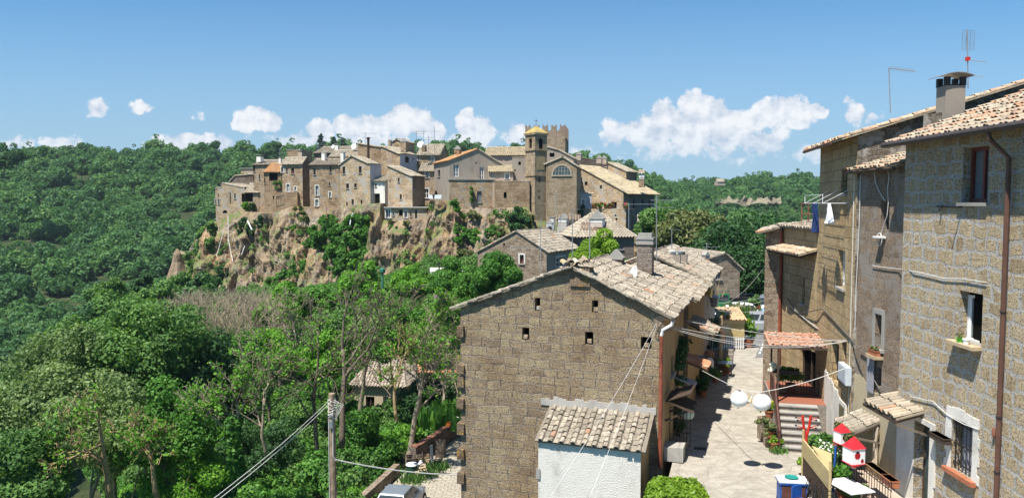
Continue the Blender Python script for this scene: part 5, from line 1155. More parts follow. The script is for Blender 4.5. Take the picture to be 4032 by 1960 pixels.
# ------------------------------------------------------------------ the row along the left of the street
def px_of(x, y): return CX + x / y * F
def stonebox(m, c, sx, sy, sz, seed, M=None, tint=.5, mi=0):
 rg = random.Random(seed); vs = []
 for k in range(8):
  x = (k & 1) * 2 - 1; y = ((k >> 1) & 1) * 2 - 1; z = ((k >> 2) & 1) * 2 - 1
  v = Vector((c[0] + x * sx / 2 * rg.uniform(.8, 1), c[1] + y * sy / 2 * rg.uniform(.8, 1), c[2] + z * sz / 2 * rg.uniform(.8, 1))); vs.append(M @ v if M else v)
 m.face_set(vs, [(0, 2, 3, 1), (4, 5, 7, 6), (0, 1, 5, 4), (2, 6, 7, 3), (0, 4, 6, 2), (1, 3, 7, 5)], tint, mi)
HA = house('stone_house', 'big brown tuff gable house with five small square holes and a white lean-to', 1808, 2628, 28.6, -19, -16.5, prof=[(1808,1212),(2250,1058),(2628,1247)], D=6.0, ridge='back', mat='tuff_near', smat='plaster_ochre', rmat='tiles_pale', oh=.32, gover=.14,
 pitch=.235, row=.40, rdepth=.42, hot=.03, lip=True, jit=1.6,
 win=[(2106,1172,2127,1224,'hole'),(2331,1182,2355,1230,'hole'),(2056,1289,2084,1337,'hole'),(2303,1306,2336,1357,'hole'),(2523,1326,2565,1374,'hole'),
  ('R',2642,1400,2652,1470,'dark'),('R',2652,1590,2668,1750,'grey'),('R',2690,1480,2698,1560,'brown')])
def house_a_details():
 fp, r = HA.fp, HA.root
 for i, (u, v) in enumerate([(2120,1219),(2345,1224),(2068,1332),(2320,1350),(2545,1366)]):
  s, z = fp.hit(u, v); m = MB(); stonebox(m, (0, 0, 0), .17, .16, .15, i, fp.M(s, z + .06, -.10)); m.build('loose_stone', 'far_tuff_pale', r)
 for i, (v0, v1) in enumerate([(1280,1328),(1432,1472),(1480,1522),(1565,1605),(1660,1708),(1760,1804),(1855,1898)]):
  _, za = fp.hit(1810, v1); _, zb = fp.hit(1810, v0); m = MB(); stonebox(m, (.02, .16, (za + zb) / 2), .30, .5, zb - za, i + 30, fp.M(0, 0, .06)); m.build('quoin', 'tuff_lichen', r)
 sL, zt = fp.hit(2172, 1592); sR, zt2 = fp.hit(2572, 1632); ez = -8.02; p = 1.92
 roof = MB(); kk = (zt - ez) / p
 roof_slope(roof, fp.pt(sL - .05, ez, p), fp.pt(sR + .05, ez, p), fp.pt(0, zt, .02) - fp.pt(0, ez, p), .385, .285, 5, lip=True, hot=.02, r=.088, jit=1.1)
 roof.build('lean_to_roof', 'tiles_pale', r)
 w = MB(); q = p - .12; zq = ez + kk * .12 - .06
 w.quad(fp.pt(sL + .05, -14.9, q), fp.pt(sR - .12, -14.9, q), fp.pt(sR - .12, zq, q), fp.pt(sL + .05, zq, q))
 w.build('lean_to_wall', 'plaster_white', r)
 w = MB(); w.quad(fp.pt(sR - .12, -14.9, q), fp.pt(sR - .12, -14.9, .003), fp.pt(sR - .12, zt - .1, .003), fp.pt(sR - .12, zq, q)); w.quad(fp.pt(sL + .05, -14.9, .003), fp.pt(sL + .05, -14.9, q), fp.pt(sL + .05, zq, q), fp.pt(sL + .05, zt - .1, .003))
 w.build('lean_to_side', 'plaster_ochre', r)
 v = MB(); s0, z0 = fp.hit(2100, 1830); pbox(v, fp, sL - .02, sL + .12, -9.0 - .35, -9.0, q + .02, q + .05); v.build('air_vent', 'concrete', r)
 b = MB(); rg = random.Random(4); n = 26   # uneven mortar band above the lean-to roof
 for i in range(n):
  a = sL - .4 + (sR + .1 - sL + .4) * i / n; c = sL - .4 + (sR + .1 - sL + .4) * (i + 1) / n; pbox(b, fp, a, c + .002 * i % .003, zt - .03, zt + .22 + rg.uniform(-.05, .09), 0, .035 + rg.uniform(0, .012))
 b.build('mortar_band', 'mortar_cap', r)
 sc_, zc = fp.hit(2283, 1108); zc2 = fp.hit(2283, 1058)[1]; w_ = .72; m = MB(); stonebox(m, (sc_, .36, (zc - .1 + zc2) / 2), w_ * 1.05, .9, zc2 - zc + .25, 5, fp.M(0, 0, 0)); zc = zc2 - .30; ch = m.build('chimney', 'tuff_lichen', r)
 t = MB(); rg = random.Random(8)
 for i in range(11):
  a = fp.pt(sc_ - w_ / 2 - .1 + i * .085, zc + .36 + rg.uniform(0, .16), .14 - rg.uniform(0, .1)); bq = a + Vector(((rg.random() - .5) * .3, .5, .03 + rg.uniform(0, .1)))
  ridge_cap(t, a, bq, r=.11, step=.6, seed=i)
 for i in range(4):
  a = fp.pt(sc_ - w_ / 2 - .35 + i * .16, zc + .18 + rg.uniform(0, .08), .12); ridge_cap(t, a, a + Vector((.1, .4, .05)), r=.1, step=.6, seed=i + 20)
 t.build('cap_tiles', 'tiles_lichen2', ch)
 m = MB(); rg = random.Random(3); pr = HA.pr
 for (a, za), (b_, zb2) in zip(pr, pr[1:]):
  n = 13
  for i in range(n):
   x0 = a + (b_ - a) * i / n; x1 = a + (b_ - a) * (i + 1.25) / n; k = (zb2 - za) / (b_ - a); o = rg.uniform(.12, .24); lift = rg.uniform(.05, .10)
   y0 = za + k * (x0 - a) + lift + (.03 if k > 0 else 0); y1 = za + k * (x1 - a) + lift - .02
   c = [fp.pt(x0, y0, o), fp.pt(x1, y1, o), fp.pt(x1, y1, -.25), fp.pt(x0, y0, -.25)]; up = Vector((0, 0, .055))
   m.face_set([*c, *[q + up for q in c]], [(0, 3, 2, 1), (4, 5, 6, 7), (0, 1, 5, 4), (1, 2, 6, 5), (2, 3, 7, 6), (3, 0, 4, 7)], rg.uniform(.3, .9))
 m.build('verge_tiles', 'tiles_pale', r)
 g = MB(); rp = HA.rp; ze = HA.pr[-1][1]; g.tube([rp.pt(-.2, ze - .12, .34), rp.pt(6.1, ze - .12, .34)], .07, 8); g.build('gutter', 'gutter', r)
 g = MB(); g.tube([rp.pt(-.1, ze - .15, .34), rp.pt(-.12, ze - .32, .28), fp.pt(HA.W - .02, ze - .5, .12), fp.pt(HA.W - .06, ze - .75, .10)], .055, 8); g.build('pipe_elbow', 'white_plastic', r)
 g = MB(); g.tube([fp.pt(HA.W - .06, ze - .7, .10), fp.pt(HA.W - .06, -9.1, .10)], .065, 8); g.build('downpipe', 'pipe_red', r)
house_a_details()
def row_house(label, k, back, right_u, prof, D, **kw):
 x = HA.FL[0] + HA.fp.ex * k - HA.fp.ey * back; y = HA.FL[1] + HA.fp.ey * k + HA.fp.ex * back
 return house('stone_house', label, px_of(x, y), right_u, y, -19, -12, prof=prof, D=D, ridge='back', mat='rubble', smat=kw.pop('smat', 'plaster_ochre'), rmat='tiles_pale', oh=.34, gover=.1, pitch=.235, row=.40, lip=True, jit=1.6, **kw)
HB = row_house('second house of the left row with a thistle-grown tiled roof and tall stone chimney', 1.0, 6.3, 2728, [(2095,1190),(2430,1068),(2728,1186)], 7.2)
HC = row_house('third house of the left row, its ridge crowded with small chimneys', 1.6, 13.8, 2782, [(2230,1130),(2560,1003),(2782,1112)], 9.0, smat='plaster_warm')
def ridge_tiles_red():
 m = MB(); fp = HB.fp; s, z = [p for p in HB.pr][1]; ridge_cap(m, fp.pt(s, z + .1, .1), fp.pt(s, z + .1, -5), r=.13, step=.34, seed=6); m.build('ridge_tiles', 'tiles_mixed', HB.root)
ridge_tiles_red()
def chimney(label, u, vb, vt, w, d, mat, cap='slab', dep=None, name='chimney', rz=-19, capmat='concrete'):
 p = P(u, vb, d); zt = Z(u, vt, d); r = empty(name, p, label, 'chimney'); M = Matrix.Translation(p) @ Matrix.Rotation(math.radians(rz), 4, 'Z'); h = zt - p.z; dep = dep or w
 m = MB(); m.box(-w / 2, w / 2, -dep / 2, dep / 2, -.3, h, M); m.build('shaft', mat, r)
 c = MB()
 if cap == 'stepped':
  for (o, a, b) in ((.05, -.30, -.18), (.02, -.18, -.08), (.05, -.08, .02), (-.04, .02, .2)): c.box(-w / 2 - o, w / 2 + o, -dep / 2 - o, dep / 2 + o, h + a, h + b, M)
 elif cap == 'slab':
  for sx in (-1, 1):
   for sy in (-1, 1): c.box(sx * w * .38 - .05, sx * w * .38 + .05, sy * dep * .38 - .05, sy * dep * .38 + .05, h, h + w * .35, M)
  c.box(-w * .65, w * .65, -dep * .65, dep * .65, h + w * .35, h + w * .35 + .07, M)
 elif cap == 'gable':
  c.box(-w * .56, w * .56, -dep * .56, dep * .56, h, h + .08, M)
  n = [(-w * .5, h + .08), (w * .5, h + .08), (0, h + .08 + w * .55)]; vs = [M @ Vector((x, y, z)) for y in (-dep * .5, dep * .5) for x, z in n]; c.face_set(vs, [(0, 1, 2), (5, 4, 3), (0, 3, 4, 1), (1, 4, 5, 2), (2, 5, 3, 0)])
 elif cap == 'round':
  c.lathe([(w * .25, h), (w * .25, h + w * .4), (w * .6, h + w * .4), (w * .55, h + w * .5), (0, h + w * .62)], 10, M)
 c.build('cap', capmat, r); return r
chimney('tall broad stone chimney with a stepped grey cap on the left row', 2541, 1050, 935, .68, 34.5, 'chim_stone', 'stepped', dep=.55)
chimney('low dark chimney stub with yellow lichen beside a whitish slab behind the big gable', 2425, 1050, 1020, .62, 32.5, 'tuff_lichen', 'gable')
chimney('slim chimney with a round white pot, first on the third row house', 2646, 1030, 1000, .36, 42, 'plaster_warm', 'round', capmat='plaster_white')
chimney('slim chimney with a bluish metal cowl in the middle of the third row house', 2642+24, 1025, 1003, .36, 41, 'plaster_grey', 'slab', capmat='steel')
chimney('round clay chimney pot right of the metal cowl', 2668+22, 1030, 1002, .42, 42, 'plaster_grey', 'round')
chimney('concrete chimney with a dark box cap at the right end of the left row', 2759, 1090, 1048, .34, 46, 'concrete', 'slab', capmat='iron')
chimney('small terracotta roofed chimney hood near the end of the left row', 2736, 1085, 1066, .42, 45, 'plaster_grey', 'slab', capmat='terracotta')
chimney('small chimney on the ridge of the end-of-street house', 2777, 1020, 1000, .4, 62, 'plaster_warm', 'gable', rz=30)
chimney('square chimney on the verge of the end-of-street house', 2776, 1028, 1008, .45, 59, 'plaster_grey', 'gable', rz=30).location = P(2778, 1026, 59)
CH = [ (2089,940,916,.5,72,'plaster_warm','gable','small chimney on the tiled roof of the rubble gable house'),(2165,925,880,.55,76,'plaster_white','gable','white chimney beside the grey air conditioner behind the rubble gable house'),(2174,922,862,.4,77,'plaster_white','slab','taller white chimney behind the rubble gable house'),
 (2218,905,862,.9,83,'plaster_white','gable','broad white chimney on the small white balcony house'),(2352,882,862,1.3,77,'plaster_white','gable','wide white chimney on the hipped roof'),
 (2280,625,610,.8,124,'plaster_warm','gable','leftmost of the three chimneys on the castle curtain wall'),(2360,637,624,.8,124,'plaster_warm','gable','middle one of the three chimneys on the castle curtain wall'),(2380,639,626,.8,124,'plaster_warm','gable','rightmost of the three chimneys on the castle curtain wall'),
 (2527,730,708,.8,116,'far_tuff_red','gable','brick chimney on the lower edge of the golden castle roof'),(1593,592,560,.9,120,'far_tuff','gable','stout stone chimney on the highest roofs of the village'),(1328,590,573,.6,138,'plaster_white','slab','white chimney on the long pale roof'),
 (1276,634,604,.6,127,'plaster_white','gable','white chimney rising behind the broad five-window house'),(1350,632,602,.55,122,'plaster_white','gable','white chimney directly above the tall gabled front'),(1670,590,576,.6,120,'tuff_lichen','gable','small dark chimney under the tall aerials'),
 (1186,616,600,.9,146,'plaster_warm','slab','squat chimney right of the plain reddish block'),(1024,632,618,.9,138,'plaster_white','slab','white chimney on the left grey gabled house'),(1802,597,589,.8,112,'far_tuff_red','gable','low chimney on the orange roof slope'),
 (1104,640,624,.4,134,'plaster_white','slab','thin white chimney between the loggia roof and the pale tuff house'),(1536,575,556,.45,126,'far_tuff','gable','slender chimney left of the narrow lookout gable')]
for (u, vb, vt, w, d, mt, cp, lb) in CH: chimney(lb, u, vb, vt, w, d, mt, cp)
def flue():
 p = P(1450, 625, 121); r = tag(None, None) if False else None
 m = MB(); m.tube([p, P(1450, 548, 121)], .2, 8); m.lathe([(.2, 0), (.3, .05), (.3, .25), (0, .3)], 8, Matrix.Translation(P(1450, 548, 121))); tag(m.build('flue_pipe', 'wood_dark', None, loc=p), 'tall black flue pipe rising from the village roofs', 'flue pipe')
flue()
def aerial(label, u, vb, vt, d, arms, mat='steel', r=.03, name='aerial', group=None):
 p = P(u, vb, d); q = P(u, vt, d); root = empty(name, p, label, 'aerial', group); m = MB(); m.tube([p, q], r, 5); m.build('mast', mat, root); H_ = q.z - p.z
 for (t, L, a, n, w) in arms:   # height fraction, boom length, azimuth, elements, element width
  c = p + Vector((0, 0, H_ * t)); dr = Vector((math.cos(a), math.sin(a), .0)); sd = Vector((-math.sin(a), math.cos(a), 0)); b = MB(); e0 = c - dr * L * .25; e1 = c + dr * L * .75; b.tube([e0, e1], r * .7, 4)
  for i in range(n): x = e0.lerp(e1, (i + .5) / n); b.tube([x - sd * w / 2 * (1 - .4 * i / n), x + sd * w / 2 * (1 - .4 * i / n)], max(.006, r * .4), 3)
  b.build('antenna', mat, root)
 return root
aerial('tallest aerial mast of the cluster on the village roofs', 1711, 600, 497, 122, [(.8, 1.2, .3, 4, .7)], r=.04)
aerial('left aerial with a square frame in the cluster on the village roofs', 1640, 600, 515, 122, [(.98, 2.4, .1, 7, .6), (.85, 1.8, .1, 5, .6)], r=.04)
aerial('second aerial of the cluster, with two stacked frames', 1668, 600, 518, 122, [(.97, 2.2, 2.9, 6, .6), (.6, 1.5, .2, 4, .6)], r=.04)
aerial('short aerial between the tall mast and the stacked frames', 1687, 602, 535, 122, [(.9, 1.4, .4, 4, .5)], r=.04)
aerial('aerial with wide crossbars above the black flue', 1438, 575, 520, 126, [(.9, 2.4, .1, 6, .8), (.6, 1.8, .2, 5, .8)], r=.04)
aerial('small aerial on the long pale roof', 1252, 600, 566, 140, [(.9, 2.4, .1, 6, .6), (.6, 2.2, .1, 5, .6)], r=.04)
aerial('thin aerial above the left grey gabled house', 1102, 640, 585, 136, [(.7, 1.6, .3, 4, .5)], r=.035)
aerial('aerial leaning beside the long pale roof', 1368, 580, 540, 138, [(.85, 1.0, .3, 4, .5)], r=.04)
aerial('short aerial on the castle curtain wall', 2334, 630, 609, 124, [(.98, 1.0, 3.0, 3, .4)], r=.03)
aerial('pole aerial with a long crossbar in front of the rubble gable house', 2129, 1090, 860, 40, [(.49, 2.3, 3.05, 3, .3)], r=.022)
aerial('plain metal pole in front of the terrace house', 2254, 1035, 820, 38, [(.98, .5, .3, 2, .3)], r=.022)
aerial('metal pole rising from the ridge of the big gable house', 2322, 1040, 865, 31, [], r=.022)
aerial('slim bare pole left of the aerial pole', 2188, 920, 760, 82, [(.9, .6, .3, 3, .3)], r=.03)
aerial('grey pole with a bracket arm left of the castle dark side', 2476, 902, 803, 95, [(.99, 4.2, -.05, 2, .3)], r=.05)
aerial('grid aerial on a curved pole beside the tall stone chimney', 2585, 1030, 770, 36, [(.93, 1.3, .05, 9, .45), (.82, 1.1, .15, 8, .5)], r=.024)
aerial('green thin aerial pole above the third row house', 2645, 1020, 902, 43, [(.98, .6, .1, 2, .3)], r=.02)
aerial('low aerial on the ridge of the end-of-street house', 2783, 1000, 955, 62, [(.6, 1.5, .2, 5, .5), (.9, .5, .2, 3, .4)], r=.03)
aerial('slim aerial pole in front of the end-of-street house', 2735, 1090, 1028, 45, [], r=.018)
def dish(label, p, r_, nrm, mat='white_plastic', arm=True):
 root = empty('satellite_dish', p, label, 'satellite dish'); nrm = Vector(nrm).normalized(); M = Matrix.Translation(p) @ nrm.to_track_quat('Z', 'Y').to_matrix().to_4x4()
 m = MB(); m.lathe([(0, 0), (r_ * .5, r_ * .06), (r_ * .85, r_ * .18), (r_, r_ * .26), (r_ * 1.02, r_ * .24), (r_ * .85, r_ * .13), (r_ * .5, r_ * .02), (0, -.03)], 20, M); m.build('reflector', mat, root, smooth=True)
 m = MB(); m.tube([M @ Vector((0, -r_, .1)), M @ Vector((0, 0, r_ * 1.1))], .015, 4); m.box(-.04, .04, -.04, .04, r_ * 1.05, r_ * 1.2, M); m.build('arm', 'steel', root)
 m = MB(); m.tube([M @ Vector((0, 0, -.02)), Vector(p) + Vector((0, .1, -r_ * 1.3))], .02, 5); m.build('bracket', 'steel', root)
dish('white satellite dish seen edge-on on the roof of the left row', P(2500, 1082, 30.5), .34, (-.95, -.25, .25))
dish('white satellite dish on the village roofs under the aerials', P(1657, 570, 121), .55, (-.3, -.9, .3)); dish('small white dish above the long pale roof', P(1394, 577, 134), .5, (-.3, -.9, .3)); dish('tiny white dish on the annex left of the black flue', P(1312, 578, 137), .35, (-.5, -.8, .3))
def weeds(label, p, R, n, mat, size=.1, seed=1, name='weeds', hgt=.6):
 rg = np.random.default_rng(seed); V = [];
 for i in range(n):
  a = rg.normal(size=2) * R; b = np.array([a[0], a[1], 0.0]); t = b + np.array([rg.normal() * .12, rg.normal() * .12, hgt * rg.uniform(.4, 1)]); w = rg.normal(size=3) * size * .2; w[2] = 0; m_ = (b + t) / 2 + rg.normal(size=3) * .03
  V += [b - w, b + w, t + w * .3, t - w * .3]
 o = np_mesh(name, np.array(V), n, rg.random(n), mat, None, loc=p); tag(o, label, 'weeds', kind='stuff')
weeds('dry yellow weeds growing on the eave of the second row house', P(2775, 1100, 38.5) + Vector((-.5, 0, -.75)), .45, 500, 'leaf_dry', .12, hgt=.75)
rp = HA.rp
def tiled_awning(label, E0, E1, U, mat='tiles_mixed', pitch=.2, row=.34, post=True, name='tiled_awning', r=None):
 E0, E1, U = Vector(E0), Vector(E1), Vector(U); root = empty(name, E0, label, 'awning'); m = MB(); roof_slope(m, E0, E1, U, pitch, row, int(abs(E0.x) * 10), lip=True, hot=.1, r=r); m.build('roof', mat, root)
 b = MB(); dn = Vector((0, 0, -.09)); up = U
 for t in (.03, .97): a = E0.lerp(E1, t) + dn; b.bar(a, a + U, .08)
 b.bar(E0 + dn, E1 + dn, .08); b.build('beam', 'wood_dark', root)
 if post:
  c = MB(); a = E0.lerp(E1, .5) + dn; c.bar(E1 + dn * 1.6, E1 + U + Vector((0, 0, -.75)), .06); c.build('strut', 'wood_old', root)
 return root
def left_side():
 rb = HB.rp
 a = rp.pt(.4, -6.75, .1); root = empty('wooden_canopy', a, 'old plank canopy over the first door of the left row', 'canopy'); m = MB()
 for i in range(7):
  x = i * .17; m.box(0, 1.55, -.95 + .0 * i, 0, 0, .03, rp.M(.3, -6.9, .05) @ Matrix.Rotation(math.radians(-22), 4, 'X') @ Matrix.Translation((0, 0, 0))) if i == 0 else None
 for i in range(8): m.box(i * .2, i * .2 + .185, -1.0 + (i % 3) * .04, 0, .032, .06 + (i % 2) * .012, rp.M(.3, -6.9, .05) @ Matrix.Rotation(math.radians(22), 4, 'X'))
 m.build('planks', 'wood_dark', root); m = MB(); m.bar(rp.pt(.5, -7.6, .02), rp.pt(.5, -7.2, .8), .07); m.bar(rp.pt(1.7, -7.6, .02), rp.pt(1.7, -7.2, .8), .07); m.build('bracket', 'wood_dark', root)
 root = empty('iron_gate', rp.pt(.5, -9, .3), 'black iron grille standing open under the plank canopy', 'gate'); m = MB()
 M = rp.M(1.55, -8.9, .05) @ Matrix.Rotation(math.radians(-62), 4, 'Z')
 for i in range(7): m.box(i * .13, i * .13 + .02, 0, .02, 0, 1.5, M)
 for z in (0, .5, 1.0, 1.48): m.box(0, .8, .002, .022, z, z + .025, M)
 m.build('grille', 'iron', root)
 for i, (s, z, w, hh, mt, lb) in enumerate([(.25, -9, .75, .55, 'concrete', 'stone doorstep block under the black grille'), (1.6, -9, .9, .3, 'stair_stone', 'low stone step behind the black grille')]):
  m = MB(); stonebox(m, (w / 2, -.35, hh / 2), w, .7, hh, i, rp.M(s, z, 0)); tag(m.build('doorstep', mt, None, loc=rp.pt(s, z, .3)), lb, 'doorstep')
 def aw(s0, s1, z, out, drop, mat, lb, pl=rb): tiled_awning(lb, pl.pt(s0, z - drop, out), pl.pt(s1, z - drop, out), pl.pt(0, z, .02) - pl.pt(0, z - drop, out), mat, .2, .33, post=False)
 aw(.1, 2.2, -5.0, 1.0, .45, 'tiles_pale', 'pale tiled awning on the second house of the left row')
 aw(-1.3, -.1, -6.3, .9, .3, 'tiles_terracotta', 'little orange tiled awning below the pale one')
 aw(3.4, 5.0, -5.6, .9, .35, 'tiles_pale', 'third small tiled awning up the left row')
 root = empty('sheet_canopy', rb.pt(1.0, -6.6, .1), 'grey sheet canopy beside the orange tiled awning', 'canopy'); m = MB(); m.box(0, .8, -.8, 0, 0, .03, rp.M(3.2, -6.7, .03) @ Matrix.Rotation(math.radians(20), 4, 'X')); m.build('sheet', 'steel', root)
 root = empty('tarpaulin', P(2745, 1395, 36), 'blue striped tarpaulin stretched in the shade of the left row', 'tarpaulin'); m = MB(); a, b, c, d = P(2718, 1378, 35.5), P(2776, 1396, 36), P(2772, 1410, 35.2), P(2716, 1390, 34.8)
 N_ = 8
 for i in range(N_):
  for j in range(3):
   f = lambda s, t: a.lerp(b, s).lerp(d.lerp(c, s), t) + Vector((0, 0, -.12 * math.sin(math.pi * s)))
   m.quad(f(i / N_, j / 3), f((i + 1) / N_, j / 3), f((i + 1) / N_, (j + 1) / 3), f(i / N_, (j + 1) / 3))
 m.build('sheet', 'tarp_blue', root); m = MB(); m.tube([a, P(2716, 1440, 35.5)], .02, 4); m.tube([b, P(2776, 1440, 36)], .02, 4); m.build('pole', 'iron', root)
 root = empty('lamp_bracket', rb.pt(.5, -5.6, 0), 'curled wrought iron bracket arm above the tarpaulin', 'lamp bracket'); m = MB(); A = rb.pt(.6, -5.5, 0); B = rb.pt(.6, -5.35, 1.3)
 m.tube([A, A.lerp(B, .5) + Vector((0, 0, .08)), B, B + Vector((.12, 0, -.1)), B + Vector((.12, 0, -.55))], .022, 6); cc = A.lerp(B, .7) + Vector((0, 0, -.1)); m.tube([cc + Vector((math.cos(t) * .14 * (1 - t / 9), 0, math.sin(t) * .14 * (1 - t / 9))) for t in np.linspace(0, 7, 16)], .012, 4, cap=False); m.build('arm', 'rust', root)
 p = G(2836, 1450); root = empty('wooden_post', p, 'weathered wooden post holding the green screen at the shaded corner', 'post'); m = MB(); m.tube([p, p + Vector((.02, 0, 2.9))], [.11, .08], 8); m.build('post', 'wood_pale', root)
 p = G(2790, 1440); root = empty('green_screen', p, 'dark green slatted screen behind the crouching gardener', 'screen'); m = MB()
 for i in range(14): m.box(i * .14, i * .14 + .12, 0, .03, 0, 2.5, Matrix.Translation(p + Vector((-1.1, 1.6, 0))) @ Matrix.Rotation(math.radians(-19), 4, 'Z'))
 m.build('slats', 'screen_green', root); m = MB(); [m.box(0, 2, .03, .07, z, z + .06, Matrix.Translation(p + Vector((-1.1, 1.6, 0))) @ Matrix.Rotation(math.radians(-19), 4, 'Z')) for z in (.3, 1.3, 2.3)]; m.build('rail', 'screen_green', root)
 p = G(2800, 1460); root = empty('steps', p, 'shaded stone steps leading up behind the gardener', 'steps'); m = MB()
 for i in range(5): m.box(-.2, 1.0, i * .3, 1.6, i * .18, (i + 1) * .18, Matrix.Translation(p + Vector((.15, .3, 0))) @ Matrix.Rotation(math.radians(-19), 4, 'Z'))
 m.build('step', 'stair_stone', root)
 p = G(2855, 1480); root = empty('folding_table', p, 'dark cloth covered table at the edge of the shade', 'table'); m = MB(); M = Matrix.Translation(p) @ Matrix.Rotation(math.radians(-19), 4, 'Z'); m.box(-.35, .35, -.35, .35, .70, .74, M); m.build('tabletop', 'car_grey', root)
 for sx in (-.3, .3):
  for sy in (-.3, .3): m = MB(); m.box(sx - .02, sx + .02, sy - .02, sy + .02, 0, .7, M); m.build('leg', 'iron', root)
left_side()
plain('coping_red', (.24,.11,.075), .85, var=.5, sc=5)
tiles_mat('tiles_porch', [(0,(.40,.2,.13)),(.6,(.50,.28,.19)),(1,(.5,.36,.27))], 0, .3)
plain('car_glass', (.03,.04,.045), .08, spec=.6, var=.1); plain('light_red', (.45,.02,.03), .25, var=.1, spec=.5); plain('bumper_grey', (.12,.12,.12), .6, var=.1)
plain('wood_cream', (.62,.5,.3), .8, var=.2, sc=10); plain('poster_cream', (.6,.5,.36), .8, var=.3, sc=20); tiles_mat('tiles_peach', [(0,(.52,.33,.19)),(.5,(.62,.42,.25)),(1,(.66,.47,.3))], 0, .15)
plain('wood_pink', (.42,.27,.2), .8, var=.15); plain('planter_clay', (.33,.2,.1), .8, var=.3)
plain('door_olive', (.16,.14,.08), .7, var=.3)
plain('lightgrey', (.5,.54,.58), .5, var=.1)
plain('frame_red', (.17,.04,.03), .5, var=.2)
plain('curtain_green', (.05,.07,.065), .9, var=.4, sc=5)
stone('patchy_wall', [(.2,.165,.13),(.28,.24,.19),(.24,.2,.16)], (.34,.3,.26), bw=.4, bh=.2, ms=.03, wob=.12, stainf=.6, bump=2.2, plaster=(.46,.42,.37), plf=.18)
# ------------------------------------------------------------------ the houses along the right of the street
WK['redframe'] = ('window', 'frame_red', 'glass_grey', None, 1, 0, 1); WK['tallwhite'] = ('window', 'white_paint', 'glass_grey', None, 1, 0, 1)
RG = 'tuff houses along the right of the street'
R1 = house('stone_house', 'nearest right house of ochre tuff with wide pale mortar joints', 3584, 4250, 22.4, -90, -9.2, top=551, D=9, ridge='side', rise=1.7, mat='tuff_ochre', rmat='tiles_mixed', oh=.46, gover=.25, pitch=.235, row=.4, lip=True, group=RG, rdepth=.28, jit=1.4,
 win=[(3795,578,3888,797,'redframe'),(3779,1150,3864,1352,'hole'),(3750,1645,3836,1868,'hole'),(3603,1650,3665,1990,'hole')])
R2 = house('stone_house', 'narrow grey-brown rendered house front between the two tall ochre houses', 3388, 3584, 26.0, -90, -9.2, top=668, D=1.4, ridge='side', shed=True, rise=.45, mat='tuff_grey', rmat='tiles_mixed', oh=.3, gover=.02, pitch=.235, row=.38, lip=True, group=RG, rdepth=.35, jit=1.5,
 win=[(3470,790,3500,905,'hole'),(3447,1240,3477,1372,'grey'),(3411,1735,3461,1960,'wdoor'),(3453,1445,3470,1520,'hole')])
R3 = house('stone_house', 'tall yellow tuff house with the laundry rack and a rafter eave', 3245, 3393, 31.4, -100.4, -9.2, top=582, D=10, ridge='side', shed=True, rise=3.1, mat='tuff_yellow', smat='patchy_wall', rmat='tiles_lichen', oh=.55, gover=.2, pitch=.235, row=.4, lip=True, group=RG, rdepth=.25, jit=1.8,
 win=[(3314,668,3335,762,'dark'),(3302,985,3325,1132,'tallwhite'),(3272,1345,3300,1510,'hole'),(3312,1500-160,3330,1480,'brown')])
R4 = house('stone_house', 'low yellow tuff house with a small tiled ledge and a rusty terrace railing', 3096, 3245, 36.45, -92.9, -9.2, top=892, D=7, ridge='side', shed=True, rise=.9, mat='tuff_yellow', rmat='tiles_pale', oh=.25, gover=.1, pitch=.24, row=.4, lip=True, group=RG, win=[(3160,1095,3168,1195,'brown'),(3150,1372,3212,1560,'ddoor')])
R5 = house('stone_house', 'last rough stone house end jutting into the street beyond the porch', 3032, 3097, 36.3, -21, -9.2, prof=[(3032,914),(3097,893)], D=6, ridge='back', mat='rubble', rmat='tiles_pale', oh=.35, gover=.35, pitch=.24, row=.4, lip=True, group=RG)
